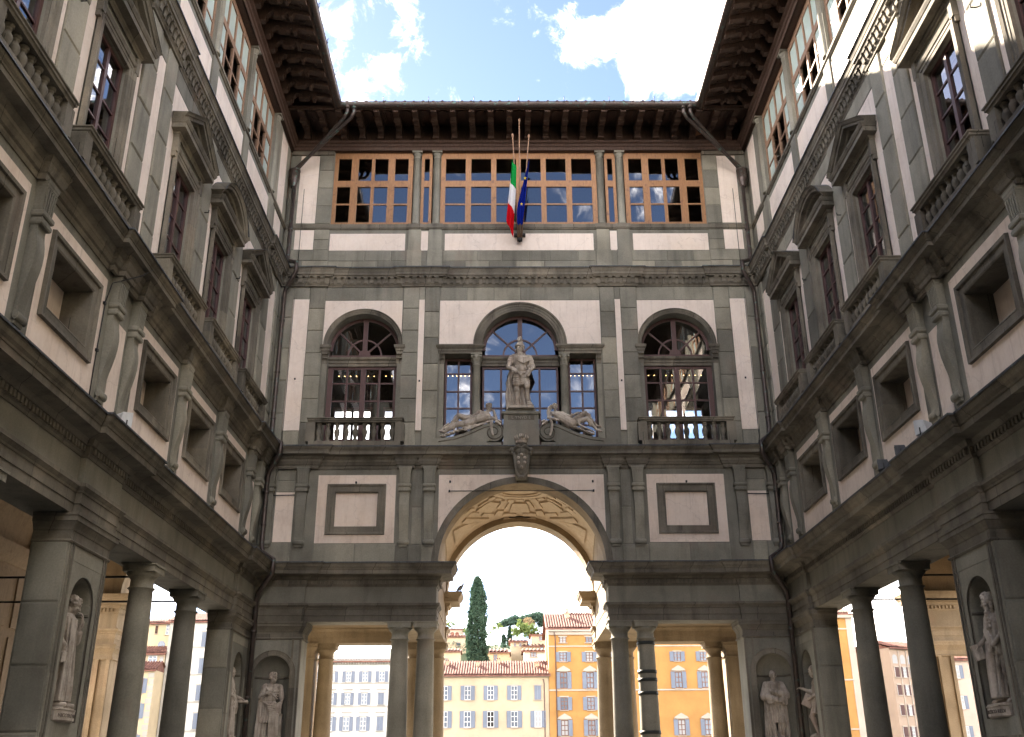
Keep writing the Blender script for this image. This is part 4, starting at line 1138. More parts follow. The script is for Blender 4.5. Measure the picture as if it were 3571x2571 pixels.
    for (a, b) in ATT:
        plaster(F, a+.15, b-.15, 21.45, 22.50, A, PLASTER)
        w = (b-a-.24-.36)/4; cs = [(a+.12+i*(w+.12), a+.12+i*(w+.12)+w) for i in range(4)]
        def pick(i, j):
            if j == 2: return PANE_BLIND
            return PANE_SIDE if i in (1, 2) else PANE_BLIND
        window(F, "attic_window", a, b, 23.0, 26.58, cs, [(23.13, 23.98), (24.05, 24.87), (25.12, 26.30)], -.24, LINE, pick=pick)
    rm = MB()
    rm.quad(F.P(S0, -.52, 22.95), F.P(35.5, -.52, 22.95), F.P(35.5, -6.4, 22.95), F.P(S0, -6.4, 22.95))
    rm.quad(F.P(S0, -.52, 26.9), F.P(35.5, -.52, 26.9), F.P(35.5, -6.4, 26.9), F.P(S0, -6.4, 26.9))
    for x in (S0, 35.5): rm.quad(F.P(x, -.52, 22.95), F.P(x, -6.4, 22.95), F.P(x, -6.4, 26.9), F.P(x, -.52, 26.9))
    F.quad(rm, S0, 35.5, 22.95, 26.9, -6.4); rm.build("attic_room", ROOM, root)
    rm = MB()
    rm.quad(F.P(S0, -.76, 13.1), F.P(35.5, -.76, 13.1), F.P(35.5, -6.0, 13.1), F.P(S0, -6.0, 13.1)); rm.quad(F.P(S0, -.5, 19.6), F.P(35.5, -.5, 19.6), F.P(35.5, -6.0, 19.6), F.P(S0, -6.0, 19.6))
    for x in (S0, 35.5): rm.quad(F.P(x, -.5, 13.1), F.P(x, -6.0, 13.1), F.P(x, -6.0, 19.6), F.P(x, -.5, 19.6))
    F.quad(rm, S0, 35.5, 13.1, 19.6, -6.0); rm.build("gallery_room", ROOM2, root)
    # --- tall windows with pediments and balconies
    for w, kind in zip(wins, PEDS):
        o = MB().sweep([(w-.80, 13.15), (w-.80, 17.44), (w+.80, 17.44), (w+.80, 13.15)], [(0, PN+.002), (0, .04), (.09, .05), (.10, .065), (.18, .065), (.19, .09), (.25, .11), (.28, .12), (.28, 0)], F.elev()).build("window_surround", STONE2, root)
        fz = MB(); F.box(fz, w-1.06, w+1.06, PN, .05, 17.725, 17.96); fz.build("surround_frieze", STONE, o)
        for e in (-1, 1):
            bk = MB(); F.box(bk, w+e*1.08-.09, w+e*1.08+.09, PN, .12, 17.50, 17.95); F.box(bk, w+e*1.08-.08, w+e*1.08+.08, PN, .08, 17.35, 17.50); bk.build("ear_bracket", STONE2, o)
        pediment(F, w, kind, o)
        cs = [(w-.70, w-.065), (w+.065, w+.70)]
        window(F, "tall_window", w-.80, w+.80, 13.15, 17.44, cs, [(13.3+i*.69, 13.3+i*.69+.64) for i in range(5)]+[(16.75, 17.34)], -.12, REDW, pane=PANE)
        balustrade(F, w, 1.50, 13.14, 14.08, -.03, .53, 9)
    # --- ground order
    cm = [29.85, 26.0, 17.0, 13.2]
    for c in cm: inst(COLUMN, "column", root, F.P(c, -.36, 0))
    for (a, b, nc) in ((20.42, 22.48, 21.45), (33.45, 36.0, 34.78), (7.4, 9.4, 8.4)):
        pm = MB(); pier_face(F, pm, a, b, 0, 6.80, nc, .62, 2.72, 5.0, .06)
        pm.quad(F.P(a, .06, 0), F.P(a, -.74, 0), F.P(a, -.74, 6.8), F.P(a, .06, 6.8)); pm.quad(F.P(b, .06, 0), F.P(b, -.74, 0), F.P(b, -.74, 6.8), F.P(b, .06, 6.8))
        pm.quad(F.P(a, -.74, 0), F.P(b, -.74, 0), F.P(b, -.74, 6.8), F.P(a, -.74, 6.8))
        po = pm.build("pier", STONE, root)
        for za, zb in ((0, 1.0), (1.0, 2.15), (2.45, 3.6), (3.6, 4.9)):
            for x0, x1 in ((a+.01, nc-.86), (nc+.86, b-.01)):
                if x1-x0 > .08: inst(STONE_ME, "stone", po, F.P((x0+x1)/2, .045, (za+zb)/2), (x1-x0, .05, zb-za-.012))
        for k in range(5): inst(STONE_ME, "stone", po, F.P(a-.012+.0, -.34, .62+k*1.24), (.74, .05, 1.225), (0, 0, sg*(-pi/2)))
        inst(STONE_ME, "stone", po, F.P((a+b)/2, .042, 5.98), (b-a-.02, .05, .28))
        niche(F, nc, .62, 2.72, 5.0, root)
        path = [(a, -.74), (a, .06), (b, .06)] + ([(b, -.74)] if b < 35 else [])
        MB().sweep(path, PIERCAP, F.plan()).build("pier_capital", STONE2, po)
        for x in (a+.07, b-.07):
            for dx in (0, .13 if x < nc else -.13):
                mb = MB(); F.box(mb, x+dx-.03, x+dx+.03, .055, .085, 0, 6.18); mb.build("pilaster_fillet", STONE2, po)
        mb = MB(); F.box(mb, nc-.75, nc+.75, .05, .12, 2.28, 2.36); F.box(mb, nc-.82, nc+.82, .05, .10, 2.20, 2.28); mb.build("niche_sill", STONE2, po)
    rear = MB(); F.box(rear, REARLEN, 7.0, -1.5, -.02, 0, 6.79); rear.build("arcade_wall", STONE, root)
    for c in (29.85, 26.0, 17.0): MB().tube([F.P(c, -.5, 6.50), F.P(c, -6.98, 6.50)], .028, 6).build("tie_rod", IRON, root)
    # --- corridor behind the columns
    cv = MB(); K = 16; ss = [S0-2+i*(36.4-S0+2)/28 for i in range(29)]
    vs = [F.P(s, -4.0+3.02*cos(pi*k/K), 8.75+3.02*sin(pi*k/K)) for s in ss for k in range(K+1)]
    cv.add(vs, [(i*(K+1)+k, i*(K+1)+k+1, (i+1)*(K+1)+k+1, (i+1)*(K+1)+k) for i in range(28) for k in range(K)], True)
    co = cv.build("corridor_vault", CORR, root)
    for c in [20.8, 22.1, 26.0, 29.85, 33.6, 16.9, 13.1]:
        rb = MB().sweep([(-4.0+3.0*cos(pi*k/14), 8.75+3.0*sin(pi*k/14)) for k in range(15)], [(-.0, -.22), (.08, -.22), (.08, .22), (-.0, .22)], lambda x, z, h, c=c: F.P(c+h, x, z)); rb.build("vault_rib", CORR, co)
    dn = (S0-2, 20.2), 
    wl = MB(); holes = [(23.2, 25.0, 0, 5.6), (27.1, 28.9, 0, 5.6), (16.2, 18.0, 0, 5.6)]
    wall_grid(F, wl, S0-2, 36.4, 0, 8.78, holes, -7.0); wl.quad(F.P(36.4, -7.0, 0), F.P(36.4, -9.5, 0), F.P(36.4, -9.5, 8.78), F.P(36.4, -7.0, 8.78)); F.quad(wl, 36.4, 42.0, 11.9, 13.0, -7.0)
    for h in holes: reveal(F, wl, *h, -7.0, -7.5, 'lrt'); F.quad(wl, h[0], h[1], h[2], h[3], -7.5) if False else None
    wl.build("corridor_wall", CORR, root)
    for h in holes:
        d = MB(); F.box(d, h[0], h[1], -7.56, -7.5, 0, 5.6); d.build("corridor_door", REDW, root)
        MB().sweep([(h[0], 0), (h[0], 5.6), (h[1], 5.6), (h[1], 0)], [(0, -7.0), (0, -6.93), (.3, -6.9), (.32, -7.0)], F.elev()).build("door_surround", STONE2, root)
        MB().sweep([(h[0]-.4, -7.0), (h[1]+.4, -7.0)], [(-.02, 6.1), (.05, 6.1), (.08, 6.2), (.25, 6.24), (.28, 6.36), (-.02, 6.4)], F.plan()).build("door_cornice", STONE2, root)
    MB().sweep([(S0-2, -7.0), (36.4, -7.0)], [(-.02, 8.1), (.05, 8.12), (.08, 8.2), (.2, 8.3), (.26, 8.45), (.30, 8.7), (-.02, 8.75)], F.plan()).build("corridor_cornice", CORR, root)
    for s in [14, 15.6, 19.2, 20.6, 22, 30.2, 31.6, 33, 34.4]:
        mb = MB(); F.box(mb, s, s+1.0, -7.0, -6.95, 6.2, 7.8); F.box(mb, s, s+1.0, -7.0, -6.95, 4.2, 5.9); mb.build("wall_panel", CORR, root)
    fl = MB(); 
    # river end of the corridor: pier with warm bounce in its colour with full entablature, arch above
    ep = MB(); F.box(ep, 42.03, 43.0, -8.15, -7.02, 0, 6.785); F.box(ep, 42.03, 43.0, -8.6, -7.02, 6.785, 8.78); F.box(ep, 42.1, 43.0, -8.3, -7.05, 8.78, 13.0); F.box(ep, 42.04, 42.1, -7.75, -7.35, 8.80, 11.8); eo = ep.build("river_pier", BOUNCE_STONE, root)
    pth = [(42.0, -8.6), (42.0, -7.0), (43.0, -7.0)] if False else [(42.0, -8.8), (42.0, -6.98), (43.02, -6.98)]
    # path must turn with the outward normal to the courtyard side and to the opening
    pth = [(43.02, -6.98), (42.0, -6.98), (42.0, -8.8)]
    inv = lambda prof: [(-d, z) for d, z in prof]
    for nm, pf in (("architrave", ARCHITRAVE), ("frieze", FRIEZE0), ("entablature_cornice", [(d*.8, z) for d, z in CORNICE0]), ("pier_capital", PIERCAP)):
        MB().sweep(pth, inv(pf), F.plan()).build(nm, BOUNCE_STONE, eo)
    dt = MB()
    for k in range(9): F.box(dt, 41.88, 41.94, -8.5+k*.155, -8.42+k*.155, 8.08, 8.21)
    dt.build("dentil_row", BOUNCE_STONE, eo, kind="stuff")
    pf_ = MB()
    for n in (-8.05, -7.55, -7.1): F.box(pf_, 41.95, 42.0, n-.07, n+.07, 0, 6.2)
    pf_.build("pilaster_strip", BOUNCE_STONE, eo)
    # end wall: arch spanning the corridor, outer wall
    ew = MB()
    for s in (42.0, 43.0):
        pts = [(-4.0+3.0*cos(pi*k/20), 8.75+3.0*sin(pi*k/20)) for k in range(21)]
        for p, q in zip(pts, pts[1:]):
            ew.quad(F.P(s, p[0], p[1]), F.P(s, q[0], q[1]), F.P(s, q[0], 13.0), F.P(s, p[0], 13.0))
        ew.quad(F.P(s, -7.0, 8.75), F.P(s, -9.5, 8.75), F.P(s, -9.5, 28), F.P(s, -7.0, 28)); ew.quad(F.P(s, -1.0, 8.75), F.P(s, 0, 8.75), F.P(s, 0, 28), F.P(s, -1.0, 28)); ew.quad(F.P(s, -7.0, 13), F.P(s, -1.0, 13), F.P(s, -1.0, 28), F.P(s, -7.0, 28))
    for p, q in zip(pts, pts[1:]): ew.quad(F.P(42, p[0], p[1]), F.P(42, q[0], q[1]), F.P(43, q[0], q[1]), F.P(43, p[0], p[1]))
    ew.quad(F.P(36, -9.5, 8.75), F.P(43, -9.5, 8.75), F.P(43, -9.5, 28), F.P(36, -9.5, 28))
    ew.build("end_wall", BOUNCE_STONE, root)
    ow = MB(); ow.quad(F.P(REARLEN, -9.5, 0), F.P(36, -9.5, 0), F.P(36, -9.5, 28), F.P(REARLEN, -9.5, 28)); ow.quad(F.P(REARLEN, 0, 8.7), F.P(REARLEN, -9.5, 0), F.P(REARLEN, -9.5, 28), F.P(REARLEN, 0, 28)); ow.build("outer_wall", PLASTER_LOW, root)
    # --- eaves and roof
    br = [33.25-.785*k for k in range(34)]
    eaves(F, REARLEN, 36.1, br, gut1=33.85)
    rf = MB(); rf.quad(F.P(REARLEN, 2.2, 27.36), F.P(33.9, 2.2, 27.36), F.P(39.5, -4.5, 29.3), F.P(REARLEN, -4.5, 29.3)); rf.quad(F.P(REARLEN, -4.5, 29.3), F.P(45, -4.5, 29.3), F.P(45, -11, 27.4), F.P(REARLEN, -11, 27.4)); rf.quad(F.P(39.5, -4.5, 29.3), F.P(33.9, 2.2, 27.36), F.P(36, 2.2, 27.2), F.P(45, -4.5, 29.3))
    rf.build("roof", TILE, root)
    for w, z in ((16.7, 17.0), (25.95, 17.4), (29.83, 17.2)):
        MB().tube([F.P(w, .02, z), F.P(w, .14, z), F.P(w, .15, z+.08)], .018, 5).build("wall_hook", IRON, root)

WL = empty("palace_wing", "long courtyard wing on the left, in even shade, pediments over tall windows", "building", (-9.65, 0, 0), pi/2, group="facing courtyard wings")
WR = empty("palace_wing", "long courtyard wing on the right, its top near corner lit by the sun", "building", (9.65, .2, 0), -pi/2, group="facing courtyard wings")
wing(WL, 1); wing(WR, -1)
_F = Facade(WL, 1)
_c = MB(); _c.tube([_F.P(21.3, .62, 13.0), _F.P(20.9, .5, 12.6), _F.P(20.30, .10, 12.1), _F.P(20.22, .05, 11.6), _F.P(20.2, .04, 10.4), _F.P(20.2, .04, 8.95)], .014, 5)
_co = _c.build("wall_cable", IRON, WL)
for z in (11.55, 10.4, 9.3):
    m = MB(); _F.box(m, 20.17, 20.25, .0, .07, z-.03, z+.03); m.build("cable_clip", IRON, _co)
_F = Facade(WR, -1)
_c = MB(); _c.tube([_F.P(20.3, .62, 20.7), _F.P(20.0, .35, 20.45), _F.P(19.6, .05, 20.1), _F.P(19.58, .04, 19.4)], .012, 5); _c.build("wall_cable", IRON, WR)

# unseen palace block behind the camera, added to shut out low sky light
NB = empty("unseen_palace_block", "unseen tan palace block added behind the viewer to close off low sky", "building", (0, -118, 0))
m = MB(); m.box(-60, 60, -14, 0, 0, 27); m.build("wall", PLASTER_LOW, NB)
m = MB(); m.box(-61, 61, -15, 1.6, 27.02, 27.6); m.build("roof", TILE, NB)
# ------------------------------------------------------------------ sculpture kit
def V(*a): return Vector(a)
class Sculpt:
    """closed solids collected, fused by a voxel remesh into one continuous carved figure"""
    def __init__(s): s.v = []; s.f = []; s.fat = 1.0
    def _add(s, vs, fs):
        o = len(s.v); s.v += [tuple(p) for p in vs]; s.f += [tuple(i+o for i in f) for f in fs]
    def cap(s, a, b, r0, r1=None, seg=12):
        a, b = Vector(a), Vector(b); r1 = r0 if r1 is None else r1; r0 *= s.fat; r1 *= s.fat
        d = b-a
        if d.length < 1e-6: d = Vector((0, 0, 1e-3))
        d.normalize(); u = d.orthogonal().normalized(); w = d.cross(u); rows = []
        for k in range(1, 5):
            t = -pi/2+pi/2*k/4; rows.append((a+d*r0*sin(t), r0*cos(t)))
        for k in range(0, 4):
            t = pi/2*k/4; rows.append((b+d*r1*sin(t), r1*cos(t)))
        vs = [a-d*r0]
        for c, r in rows:
            for i in range(seg): vs.append(c+u*r*cos(2*pi*i/seg)+w*r*sin(2*pi*i/seg))
        vs.append(b+d*r1); n = len(rows); fs = []
        for i in range(seg):
            j = (i+1) % seg; fs.append((0, 1+j, 1+i))
            for q in range(n-1): fs.append((1+q*seg+i, 1+q*seg+j, 1+(q+1)*seg+j, 1+(q+1)*seg+i))
            fs.append((1+(n-1)*seg+i, 1+(n-1)*seg+j, 1+n*seg))
        s._add(vs, fs); return s
    def chain(s, pts, rs, seg=12):
        for i in range(len(pts)-1): s.cap(pts[i], pts[i+1], rs[i], rs[i+1], seg)
        return s
    def ell(s, c, rx, ry, rz, m=None, seg=14, rows=9):
        rx, ry, rz = rx*s.fat, ry*s.fat, rz*s.fat; c = Vector(c); vs = [Vector((0, 0, -rz))]; fs = []
        for q in range(1, rows):
            t = -pi/2+pi*q/rows
            for i in range(seg): vs.append(Vector((rx*cos(t)*cos(2*pi*i/seg), ry*cos(t)*sin(2*pi*i/seg), rz*sin(t))))
        vs.append(Vector((0, 0, rz)))
        for i in range(seg):
            j = (i+1) % seg; fs.append((0, 1+j, 1+i))
            for q in range(rows-2): fs.append((1+q*seg+i, 1+q*seg+j, 1+(q+1)*seg+j, 1+(q+1)*seg+i))
            fs.append((1+(rows-2)*seg+i, 1+(rows-2)*seg+j, 1+(rows-1)*seg))
        if m is not None: vs = [m @ p for p in vs]
        s._add([p+c for p in vs], fs); return s
    def box(s, c, hx, hy, hz, m=None):
        c = Vector(c); vs = [Vector((x, y, z)) for z in (-hz, hz) for y in (-hy, hy) for x in (-hx, hx)]
        if m is not None: vs = [m @ p for p in vs]
        s._add([p+c for p in vs], [(0, 2, 3, 1), (4, 5, 7, 6), (0, 1, 5, 4), (2, 6, 7, 3), (0, 4, 6, 2), (1, 3, 7, 5)]); return s
    def cloth(s, rings, k=11, amp=.018, ph=0.0, seg=96, front=None):
        amp *= 2.0
        """lofted drapery: rings (z, cx, cy, rx, ry, amp factor)"""
        vs = []; fs = []; n = len(rings)
        for z, cx, cy, rx, ry, af in rings:
            for i in range(seg):
                t = 2*pi*i/seg
                w = amp*af*(abs(sin(k*t/2+ph+.35*sin(3*t)))*2-1+.5*sin((k-4)*t+1.3*ph+z*1.5))
                vs.append(Vector((cx+(rx+w)*cos(t), cy+(ry+w)*sin(t), z)))
        for q in range(n-1):
            for i in range(seg):
                j = (i+1) % seg; fs.append((q*seg+i, q*seg+j, (q+1)*seg+j, (q+1)*seg+i))
        vs.append(Vector((rings[0][1], rings[0][2], rings[0][0]))); vs.append(Vector((rings[-1][1], rings[-1][2], rings[-1][0])))
        for i in range(seg):
            j = (i+1) % seg; fs.append((n*seg, j, i)); fs.append((n*seg+1, (n-1)*seg+i, (n-1)*seg+j))
        s._add(vs, fs); return s
    def fold(s, pts, r=.018, r1=None):
        pts = [Vector(p) for p in pts]
        for i in range(len(pts)-1): s.cap(pts[i], pts[i+1], r, r if r1 is None else r1, 8)
        return s
    def hand(s, w, fwd, nrm, curl=.5, k=1.0, thumb=1):
        w = Vector(w); fwd = Vector(fwd).normalized(); nrm = Vector(nrm); nrm = (nrm-fwd*nrm.dot(fwd)).normalized(); side = fwd.cross(nrm)
        for t in (-1, -.33, .33, 1): s.cap(w+side*t*.018*k, w+fwd*.085*k+side*t*.03*k, .019*k, .017*k, 8)
        for i, (t, L) in enumerate(((-1, .068), (-.33, .08), (.33, .085), (1, .074))):
            p = w+fwd*.09*k+side*t*.031*k; d = fwd.copy()
            for j, f in enumerate((.45, .32, .23)):
                a = curl*(.5+.35*j); d2 = (d*cos(a)-nrm*sin(a)).normalized(); q = p+d2*L*f*k*1.05
                s.cap(p, q, (.0125-.001*j)*k, (.0115-.001*j)*k, 7); nr = (nrm*cos(a)+d*sin(a)).normalized(); p, d = q, d2; nrm2 = nr
        b = w+fwd*.025*k+side*thumb*.028*k; q = b+(fwd*.5+side*thumb*.75-nrm*.35).normalized()*.042*k
        s.cap(b, q, .016*k, .014*k, 7); s.cap(q, q+(fwd*.9+side*thumb*.15-nrm*.3*curl).normalized()*.035*k, .013*k, .011*k, 7); return s
    def head(s, c, yaw=0, pitch=0, roll=0, hair='short', beard=False, k=1.0):
        m = Matrix.Rotation(yaw, 3, 'Z') @ Matrix.Rotation(pitch, 3, 'X') @ Matrix.Rotation(roll, 3, 'Y')
        k *= 1.16; c = Vector(c)+Vector((0, -.012, -.012)); T = lambda x, y, z: c+m @ (Vector((x, y, z))*k)
        s.ell(T(0, .012, .03), .077*k, .098*k, .092*k, m); s.ell(T(0, -.022, -.035), .060*k, .070*k, .082*k, m)
        s.ell(T(0, -.062, -.095), .028*k, .026*k, .024*k, m)
        s.cap(T(0, -.088, .022), T(0, -.113, -.026), .010*k, .0165*k, 8)
        for q in (-1, 1):
            s.cap(T(q*.014, -.094, .030), T(q*.050, -.078, .030), .0125*k, .010*k, 8)
            s.ell(T(q*.030, -.080, .008), .014*k, .012*k, .0085*k, m, 8, 6)
            s.ell(T(q*.042, -.066, -.028), .022*k, .020*k, .018*k, m, 8, 6)
            s.ell(T(q*.078, .012, -.005), .010*k, .022*k, .032*k, m, 8, 6)
        s.cap(T(-.020, -.092, -.058), T(.020, -.092, -.058), .0085*k, .0085*k, 7); s.cap(T(-.016, -.090, -.073), T(.016, -.090, -.073), .009*k, .009*k, 7)
        rr = random.Random(int(c.x*1000)+7)
        def curls(n, zlo, r, front=-.02, big=1.0):
            for _ in range(n):
                t = rr.uniform(0, 2*pi); z = rr.uniform(zlo, .12); h = sqrt(max(.02, 1-((z-.03)/.105)**2))
                x, y = .083*h*cos(t)*big, .012+.103*h*sin(t)*big
                if y < front and z < .075: continue
                s.ell(T(x, y, z), r*k, r*k, r*k, None, 7, 5)
        if hair == 'short': s.ell(T(0, .025, .045), .084*k, .100*k, .090*k, m); curls(40, -.02, .017)
        if hair == 'crown': s.ell(T(0, .02, .04), .084*k, .102*k, .09*k, m); curls(90, -.03, .022, .0, 1.1)
        if hair == 'bald': s.ell(T(0, .045, .0), .083*k, .085*k, .06*k, m)
        if hair == 'cap':
            s.ell(T(0, .028, .055), .095*k, .108*k, .085*k, m); curls(24, -.06, .02, .02); s.cap(T(-.08, -.04, .06), T(.08, -.04, .06), .018*k); s.ell(T(0, .085, -.04), .07*k, .05*k, .09*k, m)
        if hair == 'wig':
            s.ell(T(0, .03, .05), .10*k, .11*k, .095*k, m); curls(90, -.06, .028, .0, 1.2)
            for q in (-1, 1):
                for i in range(34):
                    z = .06-.013*i; s.ell(T(q*(.085+.02*sin(i*1.7))+.0, -.03+.055*cos(i*2.1)+(.02 if i > 14 else .03), z), .030*k, .030*k, .026*k, None, 7, 5)
        if hair == 'bun':
            s.ell(T(0, .022, .045), .086*k, .104*k, .09*k, m); curls(70, .0, .021, .0, 1.08); s.ell(T(0, .05, .13), .05*k, .05*k, .035*k, m)
            s.cap(T(-.085, -.03, .055), T(.085, -.03, .055), .016*k)
        if hair == 'helmet':
            s.ell(T(0, .01, .055), .098*k, .118*k, .10*k, m)
            for i in range(12):
                a0, a1 = 2*pi*i/12, 2*pi*(i+1)/12; s.cap(T(.10*cos(a0), .008+.125*sin(a0), .045), T(.10*cos(a1), .008+.125*sin(a1), .045), .013*k, None, 7)
            s.cap(T(0, -.10, .06), T(0, -.15, .04), .02*k, .012*k)
            for i in range(26):
                t = i/25; s.ell(T(.02*sin(i*2.3), -.055+.16*t, .165+.085*sin(pi*min(1, t*1.15))+.012*sin(i*3.1)), .026*k, .03*k, .03*k, None, 7, 5)
            for q in (-1, 1): s.ell(T(q*.088, .0, -.02), .016*k, .03*k, .045*k, m, 8, 6)
        if beard:
            for i in range(46):
                t = rr.uniform(-1, 1); z = rr.uniform(-.15, -.055); s.ell(T(.055*t*(1+z*2.2), -.075+.045*abs(t)+.0*z, z), .017*k, .017*k, .019*k, None, 7, 5)
            for q in (-1, 1): s.cap(T(q*.008, -.104, -.045), T(q*.034, -.088, -.060), .0095*k, .007*k, 7)
        return s
    def build(s, name, scale=1.0, voxel=.0085, loc=(0, 0, 0), rotz=0.0, smooth=1, mat=None):
        me = bpy.data.meshes.new(name); me.from_pydata([(a*scale, b*scale, c*scale) for a, b, c in s.v], [], s.f); me.update()
        o = bpy.data.objects.new(name, me); COL.objects.link(o)
        r = o.modifiers.new("fuse", 'REMESH'); r.mode = 'VOXEL'; r.voxel_size = voxel*scale; r.use_smooth_shade = True
        sm = o.modifiers.new("soften", 'SMOOTH'); sm.factor = .5; sm.iterations = smooth
        dg = bpy.context.evaluated_depsgraph_get(); ev = o.evaluated_get(dg)
        m2 = bpy.data.meshes.new_from_object(ev); o.modifiers.clear(); o.data = m2; bpy.data.meshes.remove(me); m2.name = name
        m2.materials.clear(); m2.materials.append(mat or MARBLE)
        m2.polygons.foreach_set('use_smooth', [True]*len(m2.polygons))
        o.location = loc; o.rotation_euler = (0, 0, rotz)
        return o
def torso(s, sh=.20, hip=.105):
    s.ell((0, 0, 1.30), .172, .118, .19); s.ell((0, -.02, 1.36), .15, .11, .12); s.ell((0, 0, 1.10), .142, .102, .17); s.ell((0, .005, .95), .168, .115, .13)
    s.cap((-sh, .01, 1.43), (sh, .01, 1.43), .068); s.cap((0, .02, 1.44), (-sh*.8, .01, 1.44), .075, .06); s.cap((0, .02, 1.44), (sh*.8, .01, 1.44), .075, .06); s.cap((0, .015, 1.42), (0, -.01, 1.57), .068, .062)
    for q in (-1, 1): s.ell((q*.075, -.085, 1.35), .075, .045, .06)
def leg(s, q, hip, knee, ank, toe, bare=True, k=1.0):
    s.cap(hip, knee, .088*k, .060*k); a, b = Vector(knee), Vector(ank); s.cap(knee, ank, .058*k, .040*k)
    s.ell(a+(b-a)*.30+Vector((0, .02, 0)), .056*k, .058*k, .13*k); s.ell(a+Vector((0, -.02, .0)), .05*k, .05*k, .055*k)
    t = Vector(toe); s.cap(b+Vector((0, .03, -.045)), b+(t-b)*.45+Vector((0, 0, -.02)), .036*k, .038*k); s.cap(b+(t-b)*.4, t, .04*k, .026*k)
    for i in range(5): s.cap(t+Vector(((i-2)*.014, .03, .0)), t+Vector(((i-2)*.017, -.03+.006*abs(i-1), -.012)), .011*k, .010*k, 6)
def arm(s, sh, el, wr, r=(.066, .052, .036)):
    s.chain([sh, el, wr], r); a, b = Vector(el), Vector(wr); s.ell(a+(b-a)*.28, .05, .05, .075)
    s.ell(Vector(sh)+Vector((0, 0, -.02)), .08, .075, .085)

def statue_gown():
    s = Sculpt(); torso(s)
    s.cloth([(.10, .0, 0, .255, .175, 1.2), (.30, .0, 0, .245, .17, 1.25), (.60, .0, 0, .23, .165, 1.1), (.95, 0, 0, .215, .155, .9), (1.15, 0, 0, .21, .15, .7), (1.32, 0, 0, .225, .15, .45), (1.44, 0, 0, .225, .13, .2), (1.50, 0, 0, .12, .10, 0)], k=15, amp=.024)
    for x in (-.10, -.055, .03, .075): s.fold([(x, -.155, 1.40), (x*1.15, -.175, 1.0), (x*1.3, -.185, .55), (x*1.45, -.195, .12)], .020)
    s.cap((-.1, -.06, .05), (-.12, -.24, .05), .05, .04); s.cap((.10, -.06, .05), (.15, -.26, .045), .05, .035)
    # far arm hanging with glove, near arm bent up to the chin
    arm(s, (-.215, 0, 1.40), (-.30, .0, 1.12), (-.27, -.15, .90)); s.cap((-.22, 0, 1.40), (-.30, .0, 1.10), .09, .10); s.cap((-.30, .0, 1.10), (-.27, -.10, .96), .10, .085)
    s.hand((-.27, -.15, .89), (.1, -.25, -1), (-.4, -.9, .1), .35); s.fold([(-.26, -.17, .84), (-.28, -.19, .70)], .022); s.fold([(-.29, -.16, .84), (-.32, -.17, .69)], .018)
    arm(s, (.215, 0, 1.40), (.30, -.08, 1.12), (.17, -.21, 1.38)); s.cap((.22, 0, 1.40), (.30, -.06, 1.12), .09, .10); s.cap((.30, -.07, 1.10), (.25, -.13, 1.20), .10, .08)
    s.hand((.165, -.215, 1.40), (-.25, .05, 1), (.35, -.9, .2), 1.1)
    s.fold([(.30, -.05, 1.08), (.31, -.02, .85), (.28, .02, .62), (.30, .05, .40)], .06, .05)
    s.cloth([(.0, -.26, .10, .10, .10, .2), (.72, -.26, .10, .10, .10, .2), (.74, -.26, .10, .12, .12, .2), (.78, -.26, .10, .12, .12, 0)], k=5, amp=.01, seg=24)
    s.head((.05, -.055, 1.66), .75, .38, 0, 'short', k=1.04)
    s.box((0, 0, -.02), .30, .24, .025); return s
def statue_scholar():
    s = Sculpt(); torso(s)
    s.cloth([(.06, 0, 0, .26, .18, 1.1), (.40, 0, 0, .235, .17, 1.1), (.80, 0, 0, .22, .16, .9), (1.10, 0, 0, .21, .15, .6), (1.34, 0, 0, .22, .15, .3), (1.46, 0, 0, .20, .12, .1), (1.52, 0, 0, .10, .09, 0)], k=13, amp=.022)
    for i in range(5): s.fold([(-.20, -.05, 1.40-.06*i), (-.02, -.19, 1.18-.10*i), (.20, -.14, 1.05-.07*i), (.30, -.06, .98-.05*i)], .024)
    s.cloth([(.62, .14, -.06, .15, .12, 1), (.80, .16, -.08, .15, .13, 1), (1.0, .16, -.06, .13, .12, .6), (1.15, .16, -.03, .1, .1, .2)], k=9, amp=.02, seg=40)
    arm(s, (.21, 0, 1.40), (.28, -.04, 1.10), (.36, -.25, 1.02)); s.cap((.22, 0, 1.4), (.28, -.03, 1.1), .09, .10); s.hand((.36, -.25, 1.02), (.35, -.6, -.3), (0, .3, .9), .7)
    s.box((.40, -.30, .93), .06, .15, .035, Matrix.Rotation(.3, 3, 'Y'))
    arm(s, (-.21, 0, 1.40), (-.27, -.02, 1.12), (-.15, -.18, 1.05)); s.cap((-.22, 0, 1.4), (-.28, 0, 1.1), .09, .10); s.hand((-.14, -.185, 1.05), (1, -.2, -.1), (0, -1, .2), .4)
    s.cap((-.09, -.08, .04), (-.10, -.24, .04), .05, .04); s.cap((.09, -.08, .04), (.12, -.25, .04), .05, .035)
    s.head((.02, -.03, 1.665), 1.15, .12, 0, 'bald', k=1.04); s.box((0, 0, -.02), .28, .22, .025); return s
